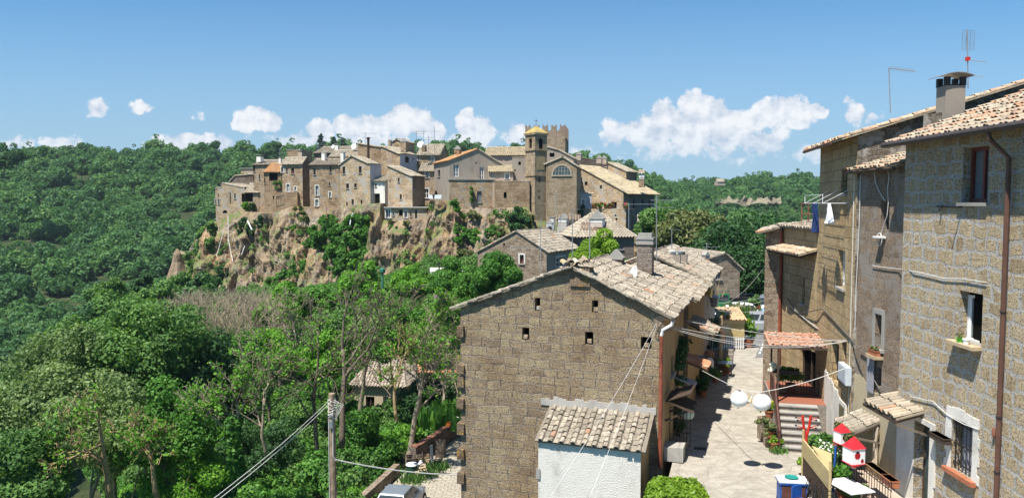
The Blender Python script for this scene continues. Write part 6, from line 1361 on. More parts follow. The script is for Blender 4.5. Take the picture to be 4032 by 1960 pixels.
def right_details():
 fp, r = R1.fp, R1.root
 g = MB(); g.tube([fp.pt(-.28, R1.ze - .14, .52), fp.pt(7.5, R1.ze - .14, .52)], .085, 8); g.build('gutter', 'gutter', r)
 y0 = 17.55; s = R1.FL[1] - y0; g = MB(); g.tube([fp.pt(s - .15, R1.ze - .18, .52), fp.pt(s - .12, R1.ze - .37, .50), fp.pt(s, R1.ze - .8, .12), fp.pt(s, -9.0, .12)], .055, 8); g.build('downpipe', 'pipe_brown', r)
 for vv in (1234, 1657, 1880): _, z = fp.hit(3980, vv); g = MB(); g.lathe([(.07, z), (.075, z + .02), (.07, z + .04)], 8, Matrix.Translation((fp.pt(s, 0, .12).x, fp.pt(s, 0, .12).y, 0))); g.build('pipe_clamp', 'iron', r)
 a, zt = fp.hit(3779, 1150); b, _ = fp.hit(3864, 1150); _, zb = fp.hit(3820, 1352); w = b - a
 f = MB(); f.box(0, w * .55, 0, .05, 0, .06, fp.M(a, zb, -.2));
 for ang, x in ((-72, a + .04), (-35, a + .10)):
  M = fp.M(x, zb + .02, -.2) @ Matrix.Rotation(math.radians(-ang), 4, 'Z'); ww = w * .46; hh = zt - zb - .08
  f.box(0, .06, 0, .05, 0, hh, M); f.box(ww - .06, ww, 0, .05, 0, hh, M); f.box(.06, ww - .06, 0, .05, 0, .06, M); f.box(.06, ww - .06, 0, .05, hh - .06, hh, M)
 fr = f.build('window', 'white_paint', r); gl = MB()
 for ang, x in ((-72, a + .04), (-35, a + .10)): M = fp.M(x, zb + .02, -.2) @ Matrix.Rotation(math.radians(-ang), 4, 'Z'); gl.box(.06, w * .46 - .06, .02, .028, .06, zt - zb - .14, M)
 gl.build('pane', 'glass_grey', fr)
 m = MB(); pbox(m, fp, a - .15, b + .12, zb - .09, zb - .003, -.02, .26); m.build('sill', 'wood_pale', r)
 a, zt = fp.hit(3750, 1645); b, _ = fp.hit(3836, 1645); _, zb = fp.hit(3793, 1868); _, zt = fp.hit(3793, 1660); m = MB(); q = .24; rg = random.Random(2)
 n = 7
 for i in range(n):
  z0 = zb - .05 + (zt + q - zb + .05) * i / n; z1 = zb - .05 + (zt + q - zb + .05) * (i + 1) / n
  pbox(m, fp, a - q - rg.uniform(-.05, .06), a, z0, z1, 0, .025); pbox(m, fp, b, b + q + rg.uniform(-.05, .06), z0, z1, 0, .025)
 for i in range(5): pbox(m, fp, a + (b - a) * i / 5, a + (b - a) * (i + 1) / 5, zt, zt + q + rg.uniform(-.04, .06), 0, .022)
 m.build('surround', 'plaster_white', r)
 c = MB(); nn = 14
 for i in range(nn):
  x0 = a + .16 + (b - a - .2) * i / nn; x1 = a + .16 + (b - a - .2) * (i + 1) / nn; o0 = -.2 + .03 * math.sin(i * 1.7); o1 = -.2 + .03 * math.sin((i + 1) * 1.7); c.quad(fp.pt(x0, zb, o0), fp.pt(x1, zb, o1), fp.pt(x1, zt - .12, o1), fp.pt(x0, zt - .12, o0))
 c.build('curtain', 'cloth_grey', r)
 m = MB()
 for i in range(6): x = a + (b - a) * (i + .5) / 6; m.tube([fp.pt(x, zb, -.06), fp.pt(x, zt, -.06)], .012, 5)
 for z in (.12, .5, .88): pbox(m, fp, a, b, zb + (zt - zb) * z, zb + (zt - zb) * z + .03, -.075, -.05)
 m.build('window_bars', 'iron', r); m = MB(); pbox(m, fp, a - .2, b + .2, zb - .12, zb - .003, -.02, .14); m.build('sill', 'terracotta', r)
 s0, _ = fp.hit(3586, 1700); sd0, zd = fp.hit(3603, 1650); sd1, _ = fp.hit(3665, 1700); m = MB(); o = .03; rg = random.Random(9)
 zt = -5.95; z = -9.15; k = 0
 while z < zt:
  z2 = min(zt, z + rg.uniform(.3, .5)); pbox(m, fp, sd1, sd1 + rg.uniform(.22, .36), z, z2, 0, o); z = z2
 pbox(m, fp, 0.02, sd0, -9.15, zt, 0, o); pbox(m, fp, sd0, sd1, zd, zt, 0, o); m.build('whitewash', 'plaster_white', r)
 m = MB(); pbox(m, fp, sd0 + .08, sd0 + .14, -8.5, zd, -.27, -.22); pbox(m, fp, (sd0 + sd1) / 2, (sd0 + sd1) / 2 + .05, -8.5, zd, -.27, -.22); pbox(m, fp, sd1 - .1, sd1 - .04, -8.5, zd, -.27, -.22); m.build('door_frame', 'wood_dark', r)
 m = MB(); pbox(m, fp, sd0 + .14, sd1 - .1, -8.5, zd - .1, -.262, -.25); m.build('door_curtain', 'curtain_green', r)
 m = MB(); s1, z1 = fp.hit(3690, 812); s2, z2 = fp.hit(3790, 815); m.tube([fp.pt(s1, z1, .03), fp.pt(s2, z2, .03)], .018, 5); m.tube([fp.pt(s1 + .28, z1, .03), fp.pt(s1 + .28, z1 - .12, .1)], .03, 5); m.tube([fp.pt(s2, z2, .02), fp.pt(s2, z2, .34)], .02, 5); m.build('wall_iron', 'iron', r)
 s, z = fp.hit(3922, 1702); m = MB(); m.sphere(fp.pt(s, z, .05), .09, 8, (.5, .6, 1.5)); m.build('wall_knob', 'rust', r)
 fp2 = R2.fp; r2 = R2.root
 s0, z0 = fp2.hit(3362, 1470); m = MB(); rg = random.Random(12)
 for i in range(36): a = R2.W * i / 36; b = R2.W * (i + 1) / 36; pbox(m, fp2, a, b, -9.15, -5.75 + .1 * math.sin(i * .22) - .25 * (i / 36) + .04 * math.sin(i * .9) + rg.uniform(-.02, .02), 0, .028)
 m.build('render_band', 'plaster_cream', r2)
 m = MB(); a, z1 = fp2.hit(3440, 1210); b, _ = fp2.hit(3485, 1210); _, z0 = fp2.hit(3462, 1380); pbox(m, fp2, a, a + .14, z0, z1, 0, .03); pbox(m, fp2, b - .14, b, z0, z1, 0, .03); pbox(m, fp2, a + .14, b - .14, z1 - .16, z1, 0, .03); m.build('surround', 'concrete', r2)
 m = MB(); m.tube([fp2.pt(.02, R2.ze - .2, .05), fp2.pt(.04, -9, .05)], .02, 5); m.build('conduit', 'cable', r2)
 g = MB(); g.tube([fp2.pt(-.1, R2.ze - .1, .30), fp2.pt(R2.W - .02, R2.ze - .1, .30)], .05, 6); g.build('gutter', 'wood_dark', r2)
 m = MB(); f3 = R3.fp
 for i in range(17): s = R3.W * i / 16; m.bar(f3.pt(s, R3.ze - .10, .5), f3.pt(s, R3.ze + .03, -.1), .07, .08)
 m.build('rafter', 'wood_dark', R3.root)
 m = MB(); m.tube([f3.pt(-.35, R3.ze - .15, .58), f3.pt(R3.W - 1.2, R3.ze - .15, .58)], .06, 6); m.build('gutter', 'pipe_brown', R3.root)
 f4 = R4.fp; m = MB(); z4 = Z(3150, 972, 34); roof_slope(m, f4.pt(.2, z4 - .22, .75), f4.pt(R4.W - .1, z4 - .2, .75), f4.pt(0, z4, .02) - f4.pt(0, z4 - .22, .75), .22, .36, 77, lip=True, jit=1.5); m.build('ledge_roof', 'tiles_lichen', R4.root)
 m = MB()
 for i in range(16): s = .3 + (R4.W - .5) * i / 15; m.bar(f4.pt(s, z4 - .32, .66), f4.pt(s, z4 - .1, 0), .07)
 m.build('rafter', 'wood_dark', R4.root)
 m = MB(); m.tube([f4.pt(.35, R4.ze - .2, .12), f4.pt(.35, -9, .12)], .085, 8); m.build('downpipe', 'pipe_red', R4.root)
 root = empty('terrace_railing', f4.pt(2, R4.ze, -.3), 'rusty red terrace railing on the roof beyond the laundry', 'railing'); zr = R4.ze + .1; m = MB(); A = P(3156, 878, 36); B = P(3240, 893, 32.5)
 for t in np.linspace(0, 1, 4): q = A.lerp(B, t); q.z = zr; m.tube([q, q + Vector((0, 0, 1.0))], .03, 5)
 for h in (.98, .5): m.tube([Vector((A.x, A.y, zr + h)), Vector((B.x, B.y, zr + h))], .028, 5)
 m.build('rails', 'rust', root)
 def wire(name, lb, pts, rr=.014, mat='cable'): o = MB(); o.tube(pts, rr, 5); tag(o.build(name, mat, None, loc=pts[0]), lb, 'cable')
 def hits(pl, L, o=.04): return [pl.pt(*pl.hit(u, v), o) for u, v in L]
 wire('cable', 'thick cable running slanting down the two yellow tuff fronts', hits(f4, [(3104,1175),(3150,1235)]) + hits(f3, [(3245,1215),(3290,1262),(3345,1320),(3388,1372)]), .02, 'cable_dark')
 wire('cable', 'pale conduit running below the thick slanting cable', hits(f4, [(3108,1200),(3170,1252),(3228,1295)]), .014)
 wire('cable', 'wavy cable strung across the grey house and the ochre house', hits(fp2, [(3440,1045),(3480,1052),(3540,1058)]) + hits(fp, [(3600,1068),(3660,1080),(3720,1095),(3800,1098),(3890,1112)]), .012, 'cable')
 wire('cable', 'white cable loop hanging under the ledge roof of the grey house', hits(fp2, [(3462,642),(3448,680),(3452,720),(3470,760),(3490,792)]), .014); wire('cable', 'second white cable loop hanging beside the first', hits(fp2, [(3502,630),(3500,665),(3506,700),(3500,740),(3503,800),(3498,850),(3478,905),(3470,935),(3490,940)]), .012)
 wire('cable', 'black cable bundle sagging over the cream rendered band', hits(fp2, [(3392,1378),(3425,1400),(3440,1480),(3470,1530),(3500,1545),(3540,1560)], .06), .022, 'cable_dark'); wire('cable', 'white wavy cable crossing the wall right of the tiled door canopy', hits(fp, [(3590,1560),(3680,1580),(3740,1635),(3800,1668),(3860,1690)]), .012)
 wire('cable', 'thin white conduit climbing the seam between grey and yellow houses', hits(fp2, [(3394,690),(3390,860),(3384,1000),(3376,1150),(3372,1300)], .05), .014)
 p = P(3740, 470, 23.3); p.z = 2.2; root = empty('chimney', p, 'broad plastered chimney with a flat metal cap on the near right roofs', 'chimney'); w = .29
 zt = Z(3742, 342, 23.3); m = MB(); M = Matrix.Translation(p); m.box(-w, w, -w * .9, w * .9, -1.2, zt - p.z, M); m.build('shaft', 'plaster_grey', root)
 m = MB(); k = zt - p.z
 for sx in (-1, 1):
  for sy in (-1, 1): m.box(sx * w * .8 - .07, sx * w * .8 + .07, sy * w * .7 - .07, sy * w * .7 + .07, k, k + .26, M)
 m.box(-w * .9, w * .9, -w * .8, w * .8, k - .02, k + .04, M); m.build('vent', 'iron', root)
 m = MB(); n_ = 6; W2, D2 = w * 1.6, w * 1.45;
 for i in range(n_):
  x0 = -W2 + 2 * W2 * i / n_; x1 = -W2 + 2 * W2 * (i + 1) / n_; zf = lambda x: k + .26 + .10 * (1 - (x / W2) ** 2); m.face_set([M @ Vector((x0, -D2, zf(x0))), M @ Vector((x1, -D2, zf(x1))), M @ Vector((x1, D2, zf(x1))), M @ Vector((x0, D2, zf(x0))), M @ Vector((x0, -D2, zf(x0) + .025)), M @ Vector((x1, -D2, zf(x1) + .025)), M @ Vector((x1, D2, zf(x1) + .025)), M @ Vector((x0, D2, zf(x0) + .025))], [(0, 3, 2, 1), (4, 5, 6, 7), (0, 1, 5, 4), (1, 2, 6, 5), (2, 3, 7, 6), (3, 0, 4, 7)])
 m.build('cap', 'steel', root); m = MB(); stonebox(m, (.05, .25, -.05), 1.1, .8, 1.3, 4, M); m.build('base', 'patchy_wall', root)
right_details()
def roof_aerials():
 p = P(3506, 445, 29); q = P(3500, 268, 29); root = empty('aerial', p, 'single arrow-shaped aerial on a thin mast on the yellow tuff house', 'aerial'); m = MB(); m.tube([p, q], .02, 6); m.build('mast', 'steel', root)
 m = MB(); e = P(3605, 282, 28.2); m.tube([q, e], .018, 5)
 for i in range(9): x = q.lerp(e, .1 + i * .1); m.tube([x + Vector((-.0, -.16, .05)), x + Vector((0, .16, -.05))], .006, 3)
 m.build('antenna', 'steel', root)
 p = P(3812, 350, 25); q = P(3808, 115, 25); root = empty('aerial', p, 'tall aerial mast with a mesh panel above the metal capped chimney', 'aerial'); m = MB(); m.tube([p, q], .02, 6); m.build('mast', 'steel', root)
 m = MB(); a, b = P(3790, 122, 25), P(3835, 198, 25); x0, x1, z0, z1 = a.x, b.x, b.z, a.z
 for i in range(4): x = x0 + (x1 - x0) * i / 3; m.tube([(x, 25, z0), (x, 25, z1)], .008, 4)
 for i in range(10): z = z0 + (z1 - z0) * i / 9; m.tube([(x0, 25, z), (x1, 25, z)], .005, 3)
 m.build('mesh_panel', 'steel', root)
 m = MB(); c = P(3809, 238, 25); m.tube([c, P(3880, 244, 24.6)], .014, 4);
 for i in range(6): x = c.lerp(P(3880, 244, 24.6), .2 + i * .14); m.tube([x - Vector((0, .15, .03)), x + Vector((0, .15, .03))], .005, 3)
 m.build('antenna', 'steel', root); m = MB(); m.box(c.x - .05, c.x + .07, c.y - .05, c.y + .05, c.z - .02, c.z + .10); m.build('junction_box', 'red_paint', root)
 m = MB(); c = P(3765, 290, 25.3); e = P(3872, 304, 24.8); m.tube([c, e], .014, 4)
 for i in range(10): x = c.lerp(e, .05 + i * .1); w = .28 * (1 - abs(i - 3) / 12); m.tube([x - Vector((w * .4, w, 0)), x + Vector((w * .4, w, .03))], .005, 3)
 m.build('antenna', 'steel', root)
roof_aerials()
tiled_awning('mossy tiled door canopy with mixed clay tiles beside the balcony door', (10.62, 22.9, -5.95), (10.62, 20.95, -5.95), (.96, 0, .26), 'tiles_mixed', .24, .42, r=.1)
tiled_awning('smaller pale tiled canopy over the white-framed side door', (10.72, 25.15, -7.2), (10.72, 23.75, -7.2), (.95, 0, .42), 'tiles_pale', .24, .42, r=.1)
tiled_awning('terracotta tiled porch roof over the top of the stairs', (10.05, 29.8, -5.52), (12.2, 29.3, -5.52), (.4, 1.9, .2), 'tiles_porch', .3, .42, r=.05)
f_ = Vector((.23, .973, 0)); r_ = Vector((.973, -.23, 0)); SO = Vector((9.83, 27.5, -9.0))
def SM(a, b, z=0): m = Matrix(((r_.x, f_.x, 0, 0), (r_.y, f_.y, 0, 0), (0, 0, 1, 0), (0, 0, 0, 1))); m.translation = SO + r_ * a + f_ * b + Vector((0, 0, z)); return m
def stairs():
 root = empty('staircase', SO, 'outside stone staircase climbing to the red-floored landing', 'staircase'); n = 7
 for i in range(n):
  m = MB(); m.box(0.02, 1.42, i * .29, 2.1, i * .18, i * .18 + .135, SM(0, 0)); m.build('riser', 'stair_stone', root); m = MB(); m.box(-.01, 1.45, i * .29 - .04, 2.1, i * .18 + .135, i * .18 + .18, SM(0, 0)); m.build('tread', 'concrete', root)
 m = MB(); m.box(-.15, 2.6, 2.1, 6.0, -.2, 1.25, SM(0, 0)); m.build('landing', 'stair_stone', root); m = MB(); m.box(-.1, 2.6, 2.13, 5.9, 1.25, 1.262, SM(0, 0)); m.build('floor', 'floor_red', root)
 m = MB(); M = SM(-.13, 0)   # maroon sheet balustrade
 poly = [(0, .02), (.0, .75), (2.2, 2.15), (3.6, 2.2), (3.6, 1.26), (2.1, 1.2)]
 vs = [M @ Vector((x, y, z)) for x in (0, .06) for y, z in poly]; k = len(poly); m.face_set(vs, [tuple(range(k)), tuple(range(2 * k - 1, k - 1, -1))] + [(i, k + i, k + (i + 1) % k, (i + 1) % k) for i in range(k)]); m.build('balustrade', 'maroon', root)
 g = empty('landing_railing', SM(0, 3.6).translation, 'black iron railing across the landing of the staircase', 'railing'); m = MB(); M = SM(0, 3.55, 1.26)
 for i in range(19): m.box(i * .115, i * .115 + .018, 0, .018, 0, .95, M)
 for z in (.04, .93): m.box(0, 2.1, .0, .02, z, z + .025, M)
 m.build('rails', 'iron', g)
 for i, (a, b) in enumerate([(.0, 2.25), (-.05, 4.4)]):
  m = MB(); m.box(a, a + .07, b, b + .07, 1.26, 3.45, SM(0, 0)); o = m.build('porch_post', 'wood_dark', None, loc=SM(a, b, 1.26).translation); tag(o, ['front dark post carrying the terracotta porch roof', 'rear dark post carrying the terracotta porch roof'][i], 'post')
 m = MB(); m.box(1.95, 2.02, 2.3, 2.37, 1.26, 3.45, SM(0, 0)); m.build('door_post', 'wood_dark', g)
 m = MB(); m.box(-.1, 2.2, .0, .3, 0, 2.4, SM(0, 6.0, 1.2));
stairs()
def plaster_apron():
 fp = R3.fp; a, _ = fp.hit(3300, 1500); b, _ = fp.hit(3345, 1600); m = MB()
 s1 = R3.W
 for i in range(40): x = s1 - 4.0 + i * .1; pbox(m, fp, x, x + .1, -9.1, -6.5 - .9 * (i / 40) ** 1.5 + .06 * math.sin(i * .7) + .05 * math.sin(i * 1.9), 0, .03)
 m.build('render_apron', 'plaster_white', R3.root)
 m = MB(); a, z1 = fp.hit(3350, 1600); pbox(m, fp, s1 - 1.5, s1 - .55, -9, -6.95, 0, .05); d = m.build('door_surround', 'plaster_white', R3.root); m = MB(); pbox(m, fp, s1 - 1.36, s1 - .7, -9, -7.1, .05, .07); m.build('door_leaf', 'door_olive', d)
plaster_apron()
def potted(label, p, pot_r, pot_h, mat, leaf, R, n, size, seed, name='potted_plant', flower=None, box=None, rz=0, cat='potted plant', up=.8):
 rg = np.random.default_rng(seed); p = Vector(p); root = empty(name, p, label, cat); m = MB()
 if box: M = Matrix.Translation(p) @ Matrix.Rotation(rz, 4, 'Z'); a, b, h = box; m.box(-a / 2, a / 2, -b / 2, b / 2, 0, h, M); m.box(-a / 2 - .015, a / 2 + .015, -b / 2 - .015, b / 2 + .015, h - .03, h, M); pot_h = h
 else: m.lathe([(0, 0), (pot_r * .7, 0), (pot_r * .95, pot_h * .85), (pot_r * 1.08, pot_h * .86), (pot_r * 1.08, pot_h), (pot_r * .9, pot_h), (pot_r * .85, pot_h * .9), (0, pot_h * .9)], 14, Matrix.Translation(p))
 m.build('pot', mat, root)
 if n:
  k = 10; C = rg.normal(size=(k, 3)) * np.array([R * .45, R * .45, R * .3]);
  if box: C[:, 0] = rg.uniform(-box[0] / 2, box[0] / 2, k); C[:, 1] *= .3; c_, s_ = math.cos(rz), math.sin(rz); C[:, 0], C[:, 1] = C[:, 0] * c_ - C[:, 1] * s_, C[:, 0] * s_ + C[:, 1] * c_
  C[:, 2] += pot_h + R * up * .6; V, t = leaf_cloud(C, np.full(k, R * .42), n, size, rg, shell=.3); np_mesh('foliage', V, n, t, leaf, root)
  m = MB(); m.tube([p + Vector((0, 0, pot_h * .8)), p + Vector((0, 0, pot_h + R * up * .7))], .02, 4); m.build('stem', 'wood_old', root)
  if flower: V, t = leaf_cloud(C + np.array([0, 0, R * .15]), np.full(k, R * .45), n // 4, size * .8, rg, shell=.8); np_mesh('flowers', V, n // 4, t, flower, root)
 return root
leaf_mat('petal_red', [(0,(.5,.01,.03)),(1,(.8,.03,.08))], .2, .1); leaf_mat('petal_yellow', [(0,(.5,.42,.03)),(1,(.75,.66,.1))], .2, .1); leaf_mat('petal_white', [(0,(.7,.7,.65)),(1,(.9,.9,.85))], .2, .1)
potted('yellow flowering plant in a clay pot highest beside the stair balustrade', (9.8, 28.9, -8.15), .17, .28, 'terracotta', 'leaf_lime', .34, 500, .07, 1, flower='petal_yellow')
potted('bushy trailing plant in a clay pot in the middle beside the balustrade', (9.6, 28.1, -8.7), .17, .28, 'terracotta', 'leaf_olive', .34, 600, .07, 2); potted('small lime plant in a clay pot low beside the balustrade', (9.6, 27.72, -9.0), .15, .26, 'terracotta', 'leaf_lime', .2, 250, .06, 3)
m = MB(); [m.box(9.45, 9.8, 28.7 - .02, 29.2, -9, -8.16), m.box(9.4, 9.7, 27.95, 28.35, -9, -8.71)]; tag(m.build('pot_stand', 'rubble', None, loc=(9.3, 28.5, -9)), 'stepped brick ledge holding the pots beside the balustrade', 'ledge')
weeds('tuft of weeds at the foot of the stair balustrade', (9.65, 27.45, -9), .14, 160, 'leaf_mid', .1, 4, hgt=.25)
potted('tall leafy green bush behind the landing railing', SM(.75, 4.3, 1.26).translation, .2, .3, 'terracotta', 'leaf_bright', .5, 1500, .08, 5, up=1.5); potted('black plant trough hanging on the landing railing', SM(.55, 3.42, 2.1).translation, .1, .2, 'black', 'leaf_ivy', .1, 120, .05, 6, box=(.8, .2, .2), rz=-.23, cat='planter', name='planter')
potted('white flowering plant at the left corner of the landing', SM(.05, 3.7, 2.1).translation, .12, .16, 'black', 'petal_white', .25, 350, .08, 7)
def sill_pots():
 fp = R1.fp; a, z = fp.hit(3797, 1350); b, _ = fp.hit(3826, 1350)
 potted('bright green pot with a wilted plant on the open window sill', fp.pt(a, z + .0, .12), .085, .14, 'green_bright', 'leaf_olive', .1, 60, .04, 8);
 potted('whitish empty pot next to the green one on the sill', fp.pt(b, z + .0, .14), .085, .16, 'white_plastic', 'leaf_olive', .1, 0, .04, 9, cat='flower pot', name='flower_pot')
 fp = R2.fp; a, z = fp.hit(3461, 1398); potted('clay trough with sprigs below the grey narrow window', fp.pt(a, z + .02, .15), .1, .16, 'terracotta', 'leaf_olive', .12, 120, .05, 10, box=(.5, .18, .16), rz=-math.pi / 2, cat='planter', name='planter')
 m = MB(); pbox(m, fp, a - .3, a + .3, z - .09, z + .01, 0, .28); m.build('sill', 'wood_pale', R2.root)
 m = MB(); n = 8
 for i in range(n):
  y0 = -.30 + .6 * i / n; o0 = .12 + .03 * math.sin(i * 2.1); o1 = .12 + .03 * math.sin((i + 1) * 2.1); m.quad(fp.pt(a - .55 + .45 * i / n, z - 1.25, o0), fp.pt(a - .55 + .45 * (i + 1) / n, z - 1.25, o1), fp.pt(a - .55 + .45 * (i + 1) / n, z - .1, o1), fp.pt(a - .55 + .45 * i / n, z - .1, o0))
 tag(m.build('hanging_cloth', 'cloth_grey', None, loc=fp.pt(a, z, .1)), 'grey patterned cloth hanging below the clay trough window', 'cloth')
 root = empty('electric_box', fp.pt(0, -5, .1), 'light grey electricity meter box on the wall under the cable bundle', 'meter box'); f3 = R3.fp; a, z0 = f3.hit(3322, 1490); b, z1 = f3.hit(3352, 1447); m = MB(); pbox(m, f3, min(a, b), max(a, b) + .1, z0, z1, .01, .2); m.build('box', 'lightgrey', root); m = MB(); pbox(m, f3, min(a, b) + .04, max(a, b) + .06, z0 + .05, z1 - .05, .2, .21); m.build('cover', 'lightgrey', root)
 m = MB(); s, z = R1.fp.hit(3722, 1720);
 potted('empty dark trough hooked on the wall between door and barred window', R1.fp.pt(s, z - .1, .14), .1, .16, 'wood_dark', 'leaf_olive', .1, 0, .05, 12, box=(.7, .2, .16), rz=-math.pi / 2, cat='planter', name='planter')
sill_pots()
def niche_lamp():
 fp = R2.fp; s, z = fp.hit(3478, 930); root = empty('wall_lamp', fp.pt(s, z, .1), 'white bracket lamp with a coiled cable below the narrow niche', 'wall lamp'); m = MB(); m.box(-.18, .18, -.25, 0, 0, .05, fp.M(s, z - .05, 0)); m.build('bracket', 'white_plastic', root)
 m = MB(); m.tube([fp.pt(s + .17 * math.cos(t), z - .1 + .2 * math.sin(t), .12) for t in np.linspace(0, 6.28, 16)], .014, 5, cap=False); m.build('cable', 'cable', root)
niche_lamp()
def laundry():
 f3 = R3.fp; a, za = f3.hit(3262, 800); b, zb = f3.hit(3338, 795); o = .8; z = 0.0 + (za + zb) / 2; a, b = min(a, b), max(a, b)
 z = Z(3280, 800, 29.5); root = empty('drying_rack', f3.pt(a, z, .3), 'white wire drying rack fixed to the yellow tuff house', 'drying rack'); m = MB()
 for i in range(8): m.tube([f3.pt(a - .1, z, .1 + i * .1), f3.pt(b + .1, z, .1 + i * .1)], .008, 4)
 for s in (a - .1, (a + b) / 2, b + .1): m.tube([f3.pt(s, z, 0), f3.pt(s, z, .85)], .014, 4); m.tube([f3.pt(s, z + .45, .02), f3.pt(s, z, .85)], .01, 4)
 m.tube([f3.pt(a - .1, z + .3, .85), f3.pt(b + .1, z + .3, .85)], .012, 4); m.tube([f3.pt(a - .1, z, .85), f3.pt(a - .1, z + .3, .85)], .012, 4); m.tube([f3.pt(b + .1, z, .85), f3.pt(b + .1, z + .3, .85)], .012, 4)
 m.build('frame', 'white_plastic', root)
 def cloth(name, lb, mat, s, w, prof, off, seed):
  rg = random.Random(seed); m = MB(); nx = 8; nz = len(prof) - 1
  def pt(i, j):
   hh, ww = prof[j]; x = (i / nx - .5) * w * ww; return f3.pt(s, z - hh, off) + f_ * x + Vector((.05 * math.sin(i * 2.2 + j * .4) * (1 + j * .3), 0, 0)) + r_ * (.02 * math.sin(i * 1.3 + seed))
  for i in range(nx):
   for j in range(nz): m.quad(pt(i, j), pt(i + 1, j), pt(i + 1, j + 1), pt(i, j + 1));
  tag(m.build(name, mat, None, loc=f3.pt(s, z, off)), lb, 'clothing')
 am = a + (b - a) * .25
 cloth('jeans', 'blue jeans hanging from the drying rack by the waist', 'jeans', am, .75, [(0, 1), (.25, 1.02), (.5, .9), (.8, .8), (1.1, .72)], .62, 1)
 cloth('shirt', 'white shirt hanging from the drying rack right of the jeans', 'cloth_white', a + (b - a) * .85, .6, [(0, .5), (.2, .8), (.4, 1.0), (.62, 1.25), (.72, 1.1)], .5, 2)
laundry()
def lantern(label, c, R, mat, name='paper_lantern'):
 root = empty(name, c, label, 'paper lantern', 'paper lanterns over the street'); m = MB(); n = 22; prof = []
 for i in range(n * 2 + 1): t = math.pi * i / (n * 2); rr = R * math.sin(t) * (1 - (.035 if i % 2 else 0)); prof.append((max(rr, .001), -R * .94 * math.cos(t)))
 m.lathe(prof, 24, Matrix.Translation(c)); m.build('shade', mat, root, smooth=False); m = MB(); m.lathe([(.05, R * .93), (.06, R * .97), (.0, R * .98)], 10, Matrix.Translation(c)); m.tube([Vector(c) + Vector((0, 0, R * .9)), Vector(c) + Vector((0, 0, R * 1.15))], .008, 4); m.build('hook', 'iron', root); return root
L1, L2, L3 = P(2911, 1570, 25.3), P(3000, 1583, 25.1), P(2708, 1628, 28.2)
lantern('left one of the two round white paper lanterns over the street', L1, .285, 'paper'); lantern('right one of the two round white paper lanterns over the street', L2, .30, 'paper'); lantern('pale greenish paper lantern in the shade of the plank canopy', L3, .24, 'paper_green')
def star():
 c = P(2955, 1577, 25.2); root = empty('star_ornament', c, 'gold and white star ornament between the paper lanterns', 'ornament'); m = MB(); rg = random.Random(1)
 for i in range(7):
  a = i * .9 + .3; d = Vector((math.cos(a), .25 * math.sin(i * 2), math.sin(a))); sd = d.orthogonal().normalized() * .05; tip = c + d * .3; m.face_set([c + sd, c - sd, tip, c + d.cross(sd) * .9], [(0, 1, 2), (0, 2, 3), (1, 3, 2)], mi=i % 2)
 m.build('star', ['gold', 'paper'], root)
star()
def sag(a, b, s, n=14): a, b = Vector(a), Vector(b); return [a.lerp(b, i / n) - Vector((0, 0, s * 4 * (i / n) * (1 - i / n))) for i in range(n + 1)]
def cableo(label, pts, r=.012, mat='cable', name='cable', cat='cable'): m = MB(); m.tube(pts, r, 4); return tag(m.build(name, mat, None, loc=pts[0]), label, cat)
top1, top2 = L1 + Vector((.02, 0, .33)), L2 + Vector((-.05, 0, .34))
cord = sag(P(2710, 1425, 33), top1, .05, 8) + sag(top1, top2, .03, 4)[1:] + sag(top2, P(3368, 1432, 26), .12, 8)[1:]
cableo('white cord carrying the paper lanterns across the street', cord, .012, name='cord', cat='cord')
A0 = P(2585, 1272, 26.1);
for i, (pa, pb, s, lb) in enumerate([((2640,1283,27),(3352,1336,26.5),.25,'uppermost cable from the big gable to the right houses'),((2650,1290,27.2),(3350,1340,26.6),.38,'second cable from the big gable to the right houses'),((2600,1276,26.2),(3355,1338,26.4),.5,'third cable from the big gable, sagging lowest'),
 ((2700,1262,30),(3345,1344,26.6),.1,'cable from the second row house to the right houses'),((2780,1195,42),(3040,1162,36),.1,'upper far cable across the end of the street'),((2776,1203,42),(3038,1172,36),.25,'middle far cable across the end of the street'),((2774,1210,42),(3036,1216,36),.2,'lower far cable across the end of the street'),
 ((2780,1192,42),(3052,985,36),.9,'slack cable rising to the top of the last stone house'),((2700,1240,34),(2835,1300,40),.1,'dark twisted cable from the second row house to the kiosk')]):
 cableo(lb, sag(P(*pa), P(*pb), s), .009 if i != 8 else .014, 'cable')
for i, (u, v, d) in enumerate([(2130, 2010, 13), (2290, 2030, 14)]): cableo(['left one of two wires dropping from the gable corner over the lean-to', 'right one of two wires dropping from the gable corner over the lean-to'][i], sag(A0 + Vector((.02 * i, 0, -.04 * i)), P(u, v, d), .12), .005)
def wire_coil():
 c = A0 + Vector((.25, -.05, -.02)); m = MB(); rg = random.Random(3)
 for k in range(3): R = .22 + .07 * k; m.tube([c + Vector((R * math.cos(t) * 1.1, -.05 + .03 * k, R * .75 * math.sin(t))) for t in np.linspace(0, 6.28, 16)], .011, 4, cap=False)
 m.tube([c + Vector((-.1, 0, 0)), c + Vector((-.1, 0, -4.3))], .012, 4); tag(m.build('cable_coil', 'cable_dark', None, loc=c), 'coil of spare cable at the right corner of the big gable', 'cable coil')
wire_coil()
